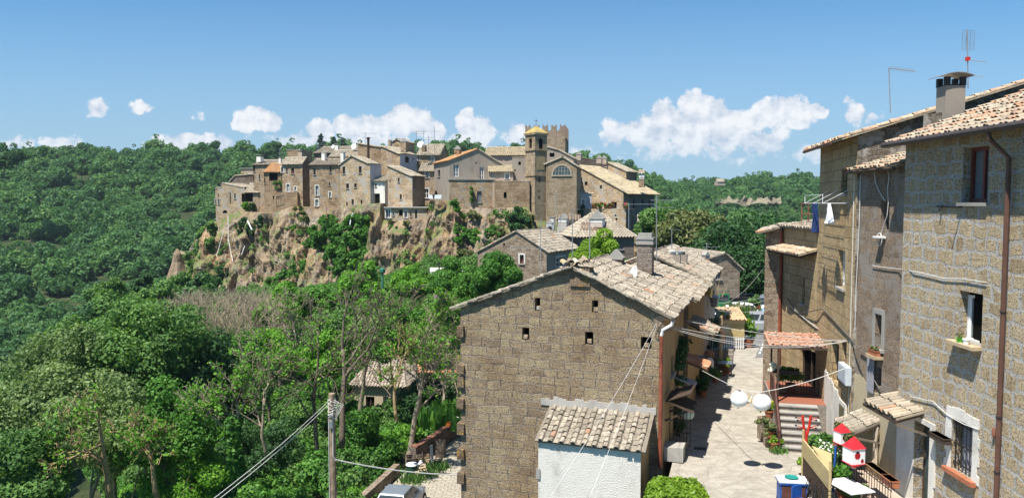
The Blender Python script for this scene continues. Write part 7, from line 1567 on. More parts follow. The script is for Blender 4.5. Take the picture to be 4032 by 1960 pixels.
# ---- utility pole, wires
def pole():
 p = P(1306, 2100, 27); t = P(1306, 1548, 27); b = Vector((t.x, t.y, -15.4)); root = empty('utility_pole', b, 'wooden utility pole with tangled wires in the left foreground', 'utility pole'); m = MB(); m.tube([b, t.lerp(b, .5), t], [.145, .13, .115], 12); m.build('pole', 'pole_wood', root)
 m = MB(); rg = random.Random(5)
 for k in range(6): a = t + Vector((0, 0, -.25 - .12 * k)); m.tube([a + Vector((.14 * math.cos(s), .14 * math.sin(s), .05 * math.sin(s * 2 + k))) for s in np.linspace(0, 6.28, 10)], .012, 4, cap=False)
 for k in range(4): a = t + Vector((.1, -.1, -.2 - .1 * k)); m.tube([a, a + Vector((.2 + .05 * k, -.05, -.1 + .08 * k)), a + Vector((.05, 0, -.4))], .011, 4)
 m.tube([t + Vector((.06, -.13, -.6)), t + Vector((.05, -.13, -2.2)), t + Vector((.12, -.1, -2.4))], .018, 5); m.tube([t + Vector((-.1, -.1, -.9)), t + Vector((-.1, -.14, -5))], .014, 5); m.build('wires', 'cable', root)
 m = MB(); m.tube([t + Vector((0, -.12, -.75)), t + Vector((0, -.22, -.75))], .05, 8); m.box(t.x - .06, t.x + .06, t.y - .2, t.y - .1, t.z - 1.2, t.z - .95); m.build('insulator', 'steel', root)
 for i in range(2): cableo(['upper of two wires falling from the pole to the lower left', 'lower of two wires falling from the pole to the lower left'][i], sag(t + Vector((0, -.1, -.15 - .12 * i)), P(790 + 12 * i, 2000 + 10 * i, 14), .1), .008)
 cableo('thick white cable from the pole to the big gable house', sag(t + Vector((.1, -.1, -2.35)), P(1806, 1868, 28.55), .12), .022, 'cable')
pole()
def street_lamp():
 p = P(1506, 1230, 63); t = P(1506, 1062, 63); root = empty('street_lamp', p, 'green street lamp post standing in the bushes under the cliff', 'street lamp'); m = MB(); m.tube([p, t], [.13, .09], 8); m.build('post', 'lamp_green', root); m = MB(); m.lathe([(.1, 0), (.22, .1), (.24, .35), (.12, .42), (.1, .5), (0, .52)], 10, Matrix.Translation(t + Vector((0, 0, -.3)))); m.build('lamp_head', 'lamp_green', root)
street_lamp()
def far_lantern():
 p = P(2812, 1188, 43); root = empty('street_lantern', p, 'grey wall lantern hanging at the end of the left row', 'street lamp'); M = Matrix.Translation(p); m = MB(); m.lathe([(0, .62), (.06, .55), (.1, .42), (.32, .3), (.34, .26)], 6, M); m.build('hood', 'galv', root); m = MB(); m.lathe([(.27, .25), (.18, -.25), (.1, -.3), (0, -.32)], 6, M); m.build('glass', 'glass_grey', root); m = MB(); m.tube([p + Vector((0, 0, .6)), p + Vector((-.5, .4, .5))], .03, 5); m.build('arm', 'iron', root)
far_lantern()
plain('quarry', (.20,.175,.12), .9, var=.5, sc=.15)
# ------------------------------------------------------------------ vehicles
def car(label, loc, rz, paint, L=3.9, Wd=1.65, Ht=1.45, hatch=True, roof=None, wagon=False, name='parked_car', s=1.0):
 root = empty(name, loc, label, 'car', 'cars parked on the square' if name == 'parked_car' and paint != 'car_grey2' else None); M = Matrix.Identity(4); h = L / 2; w = Wd / 2
 m = MB()    # lower body lofted from stations along x (front is +x)
 st = [(-h, .55, .38, .72), (-h + .12, .80, .26, .92), (-h + .5, .97, .22, .96), (0, 1.0, .20, .93), (h - 1.15, 1.0, .20, .92), (h - .75, .97, .22, .86), (h - .2, .85, .26, .70), (h, .62, .36, .60)]
 ring = []
 for (x, k, z0, z1) in st:
  y = w * k; ring.append([(x, -y * .92, z0), (x, -y, z0 + .15), (x, -y, z1 - .16), (x, -y * .88, z1), (x, y * .88, z1), (x, y, z1 - .16), (x, y, z0 + .15), (x, y * .92, z0)])
 vs = [p for r in ring for p in r]; fs = []
 for i in range(len(ring) - 1):
  for j in range(8): fs.append((i * 8 + j, (i + 1) * 8 + j, (i + 1) * 8 + (j + 1) % 8, i * 8 + (j + 1) % 8))
 fs.append(tuple(range(8))[::1]); fs.append(tuple((len(ring) - 1) * 8 + j for j in reversed(range(8)))); m.face_set(vs, fs)
 xb, xr0, xr1, xf = -h + (.12 if wagon else .22), -h + (.35 if wagon else .62), h - 1.95, h - 1.15; zb = .92; zt = Ht
 c = [(xb, -w * .9, zb), (xf, -w * .9, zb), (xf, w * .9, zb), (xb, w * .9, zb), (xr0, -w * .70, zt - .03), (xr1, -w * .70, zt - .03), (xr1, w * .70, zt - .03), (xr0, w * .70, zt - .03), (xr0 + .1, -w * .5, zt), (xr1 - .15, -w * .5, zt), (xr1 - .15, w * .5, zt), (xr0 + .1, w * .5, zt)]
 m.face_set(c, [(0, 1, 5, 4), (1, 2, 6, 5), (2, 3, 7, 6), (3, 0, 4, 7), (4, 5, 9, 8), (5, 6, 10, 9), (6, 7, 11, 10), (7, 4, 8, 11), (8, 9, 10, 11)])
 m.build('body', paint, root, loc=(0, 0, 0))
 c = [Vector(q) for q in c]
 def glass(nm, A, B, C_, D, parts=1):
  n = (B - A).cross(D - A).normalized(); cen = sum(c[:8], Vector()) / 8
  if n.dot((A + C_) / 2 - cen) < 0: n = -n
  g = MB()
  for i in range(parts):
   f = lambda s, t: (A.lerp(B, s)).lerp(D.lerp(C_, s), t) + n * .012
   s0, s1 = i / parts + .04 / 1, (i + 1) / parts - .03; g.quad(f(s0, .12), f(s1, .12), f(s1, .88), f(s0, .88))
  g.build(nm, 'car_glass', root, loc=(0, 0, 0))
 glass('side_window', c[0], c[1], c[5], c[4], 2); glass('side_window', c[2], c[3], c[7], c[6], 2); glass('windscreen', c[1], c[2], c[6], c[5]); glass('rear_window', c[3], c[0], c[4], c[7])
 for sx in (-h + .72, h - .78):
  for sy in (-1, 1):
   wl = MB(); T = Matrix.Translation((sx, sy * (w - .09), .31)) @ Matrix.Rotation(math.pi / 2, 4, 'X'); wl.lathe([(.17, -.1), (.29, -.1), (.31, -.06), (.31, .06), (.29, .1), (.17, .1)], 18, T); o = wl.build('wheel', 'rubber', root, loc=(0, 0, 0)); rm = MB(); rm.lathe([(0, -.085), (.17, -.1), (.18, 0), (.17, .1), (0, .085)], 10, T); rm.build('rim', 'silver', o, loc=(0, 0, 0))
 for sy in (-1, 1):
  t = MB(); t.box(-h + .02, -h + .14, sy * w * .62 - .14, sy * w * .62 + .14, .68, .92); t.build('tail_light', 'light_red', root, loc=(0, 0, 0)); t = MB(); t.box(h - .2, h - .03, sy * w * .58 - .16, sy * w * .58 + .16, .52, .66); t.build('headlight', 'glass_grey', root, loc=(0, 0, 0))
  t = MB(); t.box(xf - .35, xf - .2, sy * w * .98 - .08 + sy * .08, sy * w * .98 + .08 + sy * .08, .92, 1.05); t.build('mirror', paint, root, loc=(0, 0, 0))
 t = MB(); t.box(-h - .01, -h + .2, -w * .8, w * .8, .3, .48); t.build('bumper', 'bumper_grey', root, loc=(0, 0, 0)); t = MB(); t.box(-h - .016, -h + .1, -.26, .26, .5, .62); t.build('number_plate', 'white_plastic', root, loc=(0, 0, 0))
 root.rotation_euler.z = rz; root.scale = (s, s, s); return root
c_ = car('grey-blue car seen from above behind the junk at the lower left lane', (-5.32, 36.1, -14.8), math.radians(79), 'car_grey', L=3.8, Ht=1.42, name='grey_car')
def at_g(u, v): p = G(u, v, -9.0); return p
car('silver hatchback with its dark side window parked beside the kiosk', at_g(2955, 1312) + Vector((0, .4, 0)), math.radians(150+25), 'silver')
car('white car mostly hidden behind the silver hatchback', at_g(2925, 1285) + Vector((0, 2.3, 0)), math.radians(170), 'car_white'); car('small white old car parked diagonally at the back of the square', at_g(2975, 1240) + Vector((0, 2, 0)), math.radians(-110), 'car_white', L=3.4, wagon=True, Ht=1.5)
car('grey-blue estate car seen from behind at the back of the square', at_g(3025, 1245) + Vector((.5, 1.5, 0)), math.radians(65), 'car_grey', L=4.3, wagon=True, Ht=1.6)
car('pale blue car half hidden by the last stone house', at_g(3048, 1280) + Vector((.6, 1.2, 0)), math.radians(190), 'car_blue'); car('red car half hidden by the last stone house', at_g(3050, 1305) + Vector((.7, .3, 0)), math.radians(200), 'car_red', L=3.4)
def three_wheeler():
 p = P(2878, 1185, 58); p.z = -9.0 + .0; p = Vector((P(2878, 1185, 60).x, 60, -8.6)); root = empty('three_wheeled_van', p, 'green three-wheeled van with a white nose in front of the end house', 'van');
 m = MB(); m.extrude([(-1.6, .35), (1.5, .3), (1.6, .9), (1.25, 1.55), (.45, 1.62), (.42, 1.0), (-1.6, .95)], -.68, .68, Matrix.Rotation(math.pi / 2, 4, 'X')); m.build('body', 'green_paint', root, loc=(0, 0, 0))
 m = MB(); m.extrude([(1.5, .28), (1.72, .4), (1.68, .9), (1.5, .9)], -.4, .4, Matrix.Rotation(math.pi / 2, 4, 'X')); m.build('nose', 'car_white', root, loc=(0, 0, 0)); m = MB()
 for sy in (-1, 1): m = MB(); m.quad((.55, sy * .69, 1.05), (1.3, sy * .69, 1.05), (1.15, sy * .69, 1.5), (.55, sy * .69, 1.5)); m.build('side_window', 'car_glass', root, loc=(0, 0, 0))
 for (x, y) in ((-1.0, -.62), (-1.0, .62), (1.3, 0)): m = MB(); m.lathe([(0, -.07), (.24, -.07), (.24, .07), (0, .07)], 14, Matrix.Translation((x, y, .24)) @ Matrix.Rotation(math.pi / 2, 4, 'X')); m.build('wheel', 'rubber', root, loc=(0, 0, 0))
 m = MB(); m.box(-1.55, .3, -.6, .6, .95, 1.25); m.build('load', 'black', root, loc=(0, 0, 0)); root.rotation_euler.z = math.radians(188)
three_wheeler()
# ---- kiosk with straw mat and picket fence
def kiosk():
 p = G(2838, 1372); root = empty('kiosk', p, 'little stall hut with an ochre tiled roof and yellow straw mat wall', 'kiosk'); M = Matrix.Translation(p) @ Matrix.Rotation(math.radians(-4), 4, 'Z'); W_, D_, H_ = 1.42, 2.0, 1.95
 m = MB(); m.box(0, W_, .04, .1, .0, H_ - .15, M); m.box(W_ - .05, W_, .1, D_, 0, H_ - .1, M); m.box(0, .05, .1, D_, 0, H_ - .1, M); m.box(.05, W_ - .05, D_ - .05, D_, 0, H_, M); m.build('wall', 'wood_old', root)
 m = MB(); n = 14
 for i in range(n): z = .72 + (H_ - .35 - .72) * i / n; m.box(.02, W_ - .0, -.01 - .004 * (i % 2), .04, z, z + (H_ - .35 - .72) / n - .006, M)
 m.build('straw_mat', 'cream_mat', root); m = MB(); m.box(-.02, W_ + .02, -.04, .04, H_ - .36, H_ - .14, M); m.build('fascia', 'wood_cream', root); m = MB(); m.box(.03, .48, -.03, -.018, .95, H_ - .42, M); m.build('poster', 'poster_cream', root)
 m = MB(); roof_slope(m, M @ Vector((-.12, -.22, H_ - .12)), M @ Vector((W_ + .12, -.22, H_ - .12)), (M @ Vector((0, D_ + .2, H_ + .35))) - (M @ Vector((0, -.22, H_ - .12))), .26, .38, 5, r=.06); m.build('roof', 'tiles_peach', root)
 r2 = empty('picket_fence', p, 'white picket fence panel leaning against the kiosk front', 'fence');
 for i in range(10): m = MB(); m.box(.02 + i * .142, .02 + i * .142 + .07, -.12, -.10, .03, .74, M); m.build('picket', 'white_paint', r2)
 m = MB(); m.box(0, W_, -.10, -.075, .12, .18, M); m.box(0, W_, -.10, -.075, .6, .66, M); m.build('rail', 'white_paint', r2)
 q = M @ Vector((.0, -.12, H_ - .05)); potted('clay pot with yellow flowers on the left front corner of the kiosk roof', q + Vector((.12, .1, .02)), .12, .18, 'terracotta', 'leaf_lime', .2, 200, .06, 31, flower='petal_yellow'); potted('red flowering plant on the kiosk roof edge', q + Vector((.42, .1, .02)), .1, .05, 'terracotta', 'leaf_mid', .2, 150, .06, 32, flower='petal_red', up=.3)
 m = MB(); m.sphere(M @ Vector((.75, 1.9, H_ + .43)), .11, 8); tag(m.build('globe', 'paper', None, loc=M @ Vector((.75, 1.9, H_ + .43))), 'small white globe at the back of the kiosk roof', 'globe lamp')
 g = G(2945, 1366); potted('big terracotta pot with palm-like leaves right of the kiosk', g, .36, .5, 'terracotta', 'leaf_mid', .55, 500, .14, 33, up=1.7)
 weeds('arching yellow-green palm leaves above the big terracotta pot', g + Vector((.05, .1, 1.0)), .14, 90, 'leaf_lime', .3, 34, hgt=.9)
 weeds('dark palm leaves beside the kiosk side wall', G(2938, 1340) + Vector((0, .3, 1.2)), .18, 90, 'leaf_mid', .34, 35, hgt=1.0)
 weeds('spreading yellowish cycad leaves in front of the green van', Vector((P(2912, 1190, 56).x, 56, -8.2)), .5, 260, 'leaf_olive', .5, 36, hgt=.9)
 crown_at(2972, 1182, 58, .55, 'green bush between the green van and the dark tree', 1500, .12, 'leaf_mid', 141, k=12, name='shrub', cat='shrub', ch=.5)
plain('x', (.1,.1,.1)) if False else None
kiosk()
for i, (u, v, r1, R, leaf, lb) in enumerate([(2765,1560,.24,.5,'leaf_dark','large clay pot with a dark shrub at the edge of the shade'),(2740,1555,.2,.42,'leaf_dark','yellowish pot with a dark plant left of the large clay pot'),(2775,1525,.2,.6,'leaf_dark','bushy dark plant behind the large clay pot'),(2735,1515,.2,.55,'leaf_mid','tall dark plant against the wall of the left row'),
  (2815,1505,.14,.25,'leaf_mid','small pot plant in front of the steps in the shade'),(2848,1458,.15,.3,'leaf_lime','plant with yellow leaves beside the wooden post'),(2852,1478,.12,.18,'leaf_olive','little potted plant with red blooms at the shade edge'),(2812,1352,.16,.3,'leaf_lime','yellowish plant standing left of the kiosk'),(2755,1490,.2,.6,'leaf_dark','climbing dark bush halfway up the shaded wall')]):
 potted(lb, G(u, v), r1, r1 * 1.5, 'terracotta' if i != 1 else 'plaster_ochre', leaf, R, 700, .1, 50 + i, flower='petal_red' if i == 6 else None, up=1.1)
rock = HB.rp;
def vine():
 rg = np.random.default_rng(8); pl = HA.rp; C = [pl.pt(s, z, .12) for s, z in [(3.4, -6.2), (3.5, -6.8), (3.45, -7.4), (3.6, -8.0), (3.5, -8.6), (3.7, -5.9), (4.6, -5.5), (4.3, -5.8)]]; root = empty('climbing_vine', pl.pt(3.5, -9, .1), 'dark climbing vine on the ochre wall of the left row', 'vine'); b = root.location
 V, t = leaf_cloud([(c - b)[:] for c in C], [.32] * len(C), 1600, .1, rg, shell=.2); np_mesh('foliage', V, 1600, t, 'leaf_dark', root); m = MB(); m.tube([pl.pt(3.5, -9, .08), pl.pt(3.5, -6, .08), pl.pt(4.4, -5.6, .08)], .025, 5); m.build('stem', 'wood_dark', root)
vine()
def toy_plane():
 p = P(2773, 1425, 36.3); root = empty('wooden_mobile', p, 'pale wooden mobile with two crossbars hanging under the tarpaulin', 'ornament'); m = MB(); m.box(p.x - .03, p.x + .03, p.y, p.y + .03, p.z - .15, p.z + .2); m.build('body', 'wood_pink', root); m = MB()
 for z in (.12, -.12): m.extrude([(-.13, 0), (0, -.04), (.13, 0), (0, .045)], -.012, .012, Matrix.Translation((p.x, p.y - .02, p.z + z)) @ Matrix.Rotation(math.pi / 2, 4, 'X'))
 m.build('crossbar', 'wood_pink', root); m = MB(); m.tube([p + Vector((0, 0, .2)), p + Vector((0, 0, .55))], .006, 3); m.build('string', 'cable', root)
toy_plane()
# ---- person bending over the plants
def person():
 p = G(2791, 1487); p.y += 0; root = empty('person', p, 'person with bare back and white trousers bending over plants in the shade', 'person')
 V = []; E = []; R = []
 def add(v, r, par=None): V.append(v); R.append(r); (E.append((par, len(V) - 1)) if par is not None else None); return len(V) - 1
 pel = add((0, 0, .92), (.15, .12)); ab = add((0, .12, 1.06), (.135, .105), pel); ch = add((0, .29, 1.21), (.17, .12), ab); sh = add((0, .40, 1.30), (.15, .10), ch); nk = add((0, .48, 1.36), (.055, .055), sh); hd0 = add((0, .53, 1.41), (.07, .075), nk); hd = add((0, .58, 1.47), (.085, .10), hd0); cr_ = add((0, .60, 1.55), (.06, .07), hd); nose = add((0, .68, 1.45), (.018, .018), hd)
 for s in (-1, 1):
  hip = add((s * .10, .0, .86), (.10, .10), pel); kn = add((s * .14, .08, .48), (.065, .07), hip); an = add((s * .15, -.03, .09), (.038, .045), kn); he = add((s * .15, -.03, .04), (.04, .04), an); toe = add((s * .17, .16, .03), (.04, .025), he)
  so_ = add((s * .19, .40, 1.26), (.06, .06), sh); el = add((s * .24, .52, 1.02), (.042, .042), so_); wr = add((s * .17, .70, .84), (.026, .024), el); pa = add((s * .16, .76, .78), (.036, .016), wr)
  for k, (dx, l) in enumerate([(-.03, .07), (-.01, .085), (.01, .08), (.03, .06)]): a = add((s * .16 + dx, .80, .73), (.009, .009), pa); add((s * .16 + dx, .81, .73 - l * .6), (.008, .008), a)
  a = add((s * .13, .74, .75), (.011, .011), pa); add((s * .12, .76, .71), (.009, .009), a)
 me = bpy.data.meshes.new('body'); me.from_pydata(V, E, []); me.materials.append(MATS['skin']); o = link_mesh(me, 'body', root)
 md = o.modifiers.new('skin', 'SKIN'); me.skin_vertices[0] if me.skin_vertices else bpy.context.view_layer.update()
 if not me.skin_vertices:
  bpy.context.view_layer.objects.active = o
  try: bpy.ops.mesh.customdata_skin_add()
  except Exception: pass
 if me.skin_vertices:
  for i, r in enumerate(R): me.skin_vertices[0].data[i].radius = r
  me.skin_vertices[0].data[0].use_root = True
 sd = o.modifiers.new('sub', 'SUBSURF'); sd.levels = 1; sd.render_levels = 2
 h = MB(); h.sphere((0, .60, 1.50), .125, 12, (.92, 1.0, 1.05)); h.sphere((0, .53, 1.46), .10, 10, (1, .8, 1.1)); h.build('hair', 'hair', root, smooth=True, loc=(0, 0, 0))
 t = MB()
 for s in (-1, 1): t.tube([(s * .06, .0, .98), (s * .10, -.01, .86), (s * .125, .05, .66), (s * .14, .085, .48), (s * .145, .03, .3)], [.125, .135, .11, .09, .08], 12)
 t.tube([(0, -.03, .80), (0, .0, .92), (0, .06, 1.0)], [.13, .17, .155], 14); t.build('trousers', 'cloth_white', root, smooth=True, loc=(0, 0, 0)); b = MB(); b.tube([(0, .05, .99), (0, .075, 1.02)], [.158, .155], 14); b.build('belt', 'black', root, loc=(0, 0, 0))
 root.rotation_euler.z = math.radians(-12)
person()
# ---- near right forecourt
def forecourt():
 fp = R1.fp; root = empty('balcony', (11.0, 22, -8.7), 'low raised balcony with black hoop railing before the whitewashed door', 'balcony'); m = MB(); m.box(10.35, 11.57, 20.6, 24.4, -9.0, -8.5); m.build('slab', 'plaster_warm', root)
 g = MB()
 for i in range(24): y = 20.65 + i * .16; g.tube([(10.38, y, -8.5), (10.38, y, -7.62)], .011, 4)
 for z in (-7.62, -7.85, -8.4): g.tube([(10.38, 20.6, z), (10.38, 24.4, z)], .014, 4)
 for i in range(12): y = 20.8 + i * .32; g.tube([(10.36, y + .1 * math.cos(t), -7.73 + .09 * math.sin(t)) for t in np.linspace(0, 6.28, 10)], .009, 3, cap=False)
 g.build('railing', 'iron', root)
 potted('long empty clay planter clipped inside the balcony railing', (10.5, 21.75, -7.8), .1, .18, 'planter_clay', 'leaf_olive', .1, 0, .05, 61, box=(1.0, .24, .2), rz=math.pi / 2, cat='planter', name='planter'); potted('shorter orange planter clipped beside the long empty one', (10.5, 20.95, -7.8), .1, .18, 'terracotta', 'leaf_olive', .1, 0, .05, 62, box=(.55, .24, .2), rz=math.pi / 2, cat='planter', name='planter')
 potted('dry-looking succulents in a clay planter at the far end of the balcony', (10.45, 23.5, -7.75), .1, .18, 'terracotta', 'leaf_olive', .42, 1500, .07, 63, box=(1.6, .28, .2), rz=math.pi / 2, up=.9);
 m = MB(); n = 8
 for i in range(n):
  for j in range(10):
   f = lambda a, b: R2.fp.pt(*[R2.fp.hit(3462, 1800)[0] + (a / n - .5) * .42 * (.75 + .25 * math.cos(b * .9)), -7.0 - b * .16], .12 + .04 * math.sin(a * 1.8))
   m.quad(f(i, j + 1), f(i + 1, j + 1), f(i + 1, j), f(i, j))
 tag(m.build('lace_curtain', 'lace', None, loc=R2.fp.pt(.5, -7, .1)), 'gathered lace curtain tied beside the white-framed side door', 'curtain')
 for (u, v, d, w, lb) in [(3315, 1716, 23.6, .34, 'smaller farther red and white ladybug lantern'), (3362, 1785, 22.2, .43, 'larger nearer red and white ladybug lantern')]:
  c = P(u, v, d); root = empty('ladybug_lantern', c, lb, 'lantern', 'ladybug lanterns'); h = w * 1.05; rz = Matrix.Rotation(.25, 4, 'Z'); M = Matrix.Translation(c) @ rz
  m = MB(); m.box(-w / 2, w / 2, -w / 2, w / 2, -h * .55, h * .45, M); m.build('shade', 'paper', root)
  r = MB(); q = w * .56; b = [M @ Vector((x, y, h * .45)) for x, y in ((-q, -q), (q, -q), (q, q), (-q, q))]; t = M @ Vector((0, 0, h * .45 + w * .75)); r.face_set(b + [t], [(0, 1, 4), (1, 2, 4), (2, 3, 4), (3, 0, 4), (3, 2, 1, 0)])
  b = [M @ Vector((x, y, -h * .55)) for x, y in ((-q, -q), (q, -q), (q, q), (-q, q))]; t = M @ Vector((0, 0, -h * .55 - w * .42)); r.build('roof', 'ladybug_red', root); r2 = MB(); r2.face_set(b + [t], [(1, 0, 4), (2, 1, 4), (3, 2, 4), (0, 3, 4), (0, 1, 2, 3)]); r2.build('base', 'ladybug_red', root)
  for face in (0, 1):
   Mf = M @ Matrix.Rotation(math.pi / 2 * face * (1), 4, 'Z') if face else M
   for (x, z, s) in [(-w * .1, h * .02, w * .23), (w * .28, -h * .36, w * .12)]:
    o = MB(); disc = [Mf @ Vector((x + s * math.cos(a), -w / 2 - .004, z + s * 1.1 * math.sin(a))) for a in np.linspace(0, 6.28, 15)[:-1]]; o.face_set(disc, [tuple(range(14))]); L_ = o.build('ladybug', 'ladybug_red', root)
    o = MB(); hd = [Mf @ Vector((x + s * .55 * math.cos(a), -w / 2 - .007, z + s * .95 + s * .4 * math.sin(a))) for a in np.linspace(0, 6.28, 11)[:-1]]; o.face_set(hd, [tuple(range(10))])
    for (dx, dz) in ((-.45, .25), (.45, .25), (-.4, -.4), (.4, -.4), (0, -.05)): o.face_set([Mf @ Vector((x + s * dx + s * .17 * math.cos(a), -w / 2 - .008, z + s * dz + s * .17 * math.sin(a))) for a in np.linspace(0, 6.28, 9)[:-1]], [tuple(range(8))])
    o.build('spots', 'black', L_)
  s = MB(); s.tube([c + Vector((0, 0, h * .45 + w * .7)), c + Vector((0, 0, h * .45 + w * 1.0))], .008, 4); s.build('hook', 'iron', root)
 p = G(3315, 1905); m = MB(); m.tube([Vector((10.05, 23.6, -9)), Vector((10.1, 23.6, -7.55))], .035, 6); tag(m.build('blue_post', 'blue_paint', None, loc=(10.05, 23.6, -9)), 'blue post holding up the ladybug lanterns', 'post')
 p = Vector((9.95, 25.6, -9.0)); root = empty('coat_stand', p, 'red coat stand with black knobs among the forecourt plants', 'coat stand'); m = MB(); m.tube([p, p + Vector((0, 0, 1.25))], .05, 8)
 for s in (-1, 1): m.tube([p + Vector((0, 0, 1.1)), p + Vector((s * .09, 0, 1.45)), p + Vector((s * .14, 0, 1.85))], [.045, .045, .05], 8)
 m.build('post', 'red_paint', root); a = MB(); k = MB()
 for s in (-1, 1):
  for z in (1.45, 1.72):
   for dx in (.2, .26): q0 = p + Vector((s * .11, 0, z)); q1 = q0 + Vector((s * dx, -.03, .08 if dx > .22 else -.02)); a.tube([q0, q1], .014, 4); k.sphere(q1, .035, 6)
 a.build('arm', 'red_paint', root); k.build('knob', 'black', root)
 A, B = Vector((9.35, 24.3, -9)), Vector((8.98, 21.3, -9)); root = empty('bamboo_screen', A, 'bamboo screen fence topped with a straw mat closing the forecourt', 'fence'); m = MB(); n = 30
 for i in range(n): q = A.lerp(B, i / n); m.bar(q, q + Vector((0, 0, .95)), .035)
 m.build('slats', 'wood_dark', root); m = MB();
 for i in range(16): q0, q1 = A.lerp(B, i / 16), A.lerp(B, (i + 1) / 16); s = .012 * (i % 2);
 for i in range(16):
  for j in range(5): q0, q1 = A.lerp(B, i / 16), A.lerp(B, (i + 1) / 16); z = .92 + j * .1; o = Vector((-.03 - .006 * (j % 2), 0, 0)); m.quad(q1 + o + Vector((0, 0, z)), q0 + o + Vector((0, 0, z)), q0 + o + Vector((0, 0, z + .098)), q1 + o + Vector((0, 0, z + .098)))
 m.bar(A + Vector((0, 0, 1.42)), B + Vector((0, 0, 1.42)), .05); m.build('straw_mat', 'bamboo', root); m = MB()
 for q in (A, B): m.tube([q, q + Vector((0, 0, 1.75))], .04, 7)
 m.build('post', 'bamboo', root)
 m = MB(); C = B + Vector((.9, .15, 0));
 q = [A + Vector((.08, -.5, 1.38)), A + Vector((.5, -1.0, 1.3)), B + Vector((.45, 1.0, 1.3)), B + Vector((.06, .3, 1.38))]; m.face_set([*q, *[x + Vector((0, 0, .02)) for x in q]], [(0, 3, 2, 1), (4, 5, 6, 7), (0, 1, 5, 4), (1, 2, 6, 5), (2, 3, 7, 6), (3, 0, 4, 7)]); tag(m.build('reed_canopy', 'bamboo', None, loc=A), 'flat reed mat laid as a canopy behind the bamboo screen', 'canopy')
 for i, (x, y, z, R, leaf, lb, fl) in enumerate([(10.35,26.0,-9,.42,'leaf_mid','oleander bush beside the foot of the staircase',None),(10.75,26.5,-9,.5,'leaf_ivy','tall green bush between the staircase and the side door',None),(10.6,25.2,-9,.45,'leaf_ivy','green bush with pale blossoms below the coat stand','petal_white'),
  (10.5,24.4,-9,.42,'leaf_mid','green bush behind the bamboo screen',None),(9.7,24.75,-9,.35,'leaf_lime','yellow-green grass tuft at the corner of the bamboo screen',None),(10.1,23.0,-9,.42,'leaf_ivy','leafy bush below the larger ladybug lantern',None),(10.0,22.2,-9,.35,'leaf_mid','small-leaved bush at the near end of the forecourt',None)]):
  potted(lb, (x, y, z), .2, .3, 'terracotta', leaf, R, 1100, .08, 70 + i, flower=fl, up=1.3)
 m = MB(); M = Matrix.Translation((9.75, 21.9, -8.2)) @ Matrix.Rotation(.25, 4, 'Z'); root = empty('white_table', (9.75, 21.9, -9), 'white table with a pale printed sheet behind the bamboo screen', 'table'); m.box(-.35, .45, -.6, .6, 0, .03, M); m.build('tabletop', 'white_plastic', root); m = MB(); m.box(-.2, .2, -.25, .2, .03, .034, M); m.build('sheet', 'lightgrey', root)
 for x in (-.3, .4):
  for y in (-.55, .55): l = MB(); l.bar(M @ Vector((x, y, 0)), M @ Vector((x, y, -.8)), .03); l.build('leg', 'iron', root)
 c = G(3118, 1888, -8.22); root = empty('blue_cabinet_table', (c.x, c.y, -9), 'blue cabinet table with a white top on the street', 'table'); M = Matrix.Translation(c) @ Matrix.Rotation(-.14, 4, 'Z')
 m = MB(); m.box(-.42, .42, -.30, .30, 0, .035, M); m.build('tabletop', 'white_plastic', root); m = MB(); m.box(-.38, .38, -.26, .26, -.62, 0, M); m.box(-.42, .42, -.3, .3, -.05, -.002, M); m.build('cabinet', 'blue_paint', root); m = MB(); m.box(-.34, -.02, -.268, -.262, -.56, -.1, M); m.box(.02, .34, -.268, -.262, -.56, -.1, M); m.build('door_panel', 'maroon', root)
 for x in (-.36, .36):
  for y in (-.24, .24): l = MB(); l.bar(M @ Vector((x, y, -.6)), M @ Vector((x, y, -.775)), .05); l.build('leg', 'wood_dark', root)
 m = MB(); m.lathe([(0, 0), (.15, .0), (.2, .035), (.205, .04), (.19, .04), (.14, .012), (0, .012)], 22, Matrix.Translation(M @ Vector((.0, .06, .036)))); tag(m.build('bowl', 'teal', None, loc=M @ Vector((0, .06, .036))), 'teal green bowl on the white tabletop', 'bowl')
 p = Vector((8.35, 21.7, -9)); root = empty('chair', p, 'blue plastic chair between the cabinet table and the stacked iron chairs', 'chair'); m = MB(); M = Matrix.Translation(p) @ Matrix.Rotation(.5, 4, 'Z'); m.box(-.2, .2, -.2, .2, .43, .46, M); m.build('seat', 'blue_paint', root); m = MB(); m.box(-.2, .2, .18, .21, .5, .85, M); m.build('backrest', 'blue_paint', root)
 for x in (-.18, .18):
  for y in (-.18, .18): l = MB(); l.bar(M @ Vector((x, y, 0)), M @ Vector((x, y, .43)), .03); l.build('leg', 'black', root)
 for k in range(6):
  p = Vector((8.75 + .12 * (k % 3), 21.9 - .42 * (k // 3) - .22 * (k % 3), -9)); lb = ['farthest folded iron chair leaning on the bamboo screen', 'second folded iron chair leaning on the bamboo screen, from the far end', 'third folded iron chair leaning on the bamboo screen, from the far end', 'fourth folded iron chair of the row by the screen', 'fifth folded iron chair of the row by the screen', 'nearest folded iron chair of the row by the screen'][k]
  root = empty('folded_chair', p, lb, 'chair', 'folded iron chairs by the bamboo screen'); M = Matrix.Translation(p) @ Matrix.Rotation(.9 + .2 * k, 4, 'Z') @ Matrix.Rotation(-.15, 4, 'X'); m = MB()
  for x in (-.2, .2): m.tube([M @ Vector((x, 0, 0)), M @ Vector((x, .12, .5)), M @ Vector((x * .9, 0, .95)), M @ Vector((0, -.02, 1.02))], .014, 5)
  m.tube([M @ Vector((-.2, 0, .3)), M @ Vector((.2, 0, .3))], .012, 4); m.build('frame', 'iron', root); m = MB()
  for i in range(5): m.bar(M @ Vector((-.18, .1 - .02 * i, .45 + .05 * i)), M @ Vector((.18, .1 - .02 * i, .45 + .05 * i)), .03, .012)
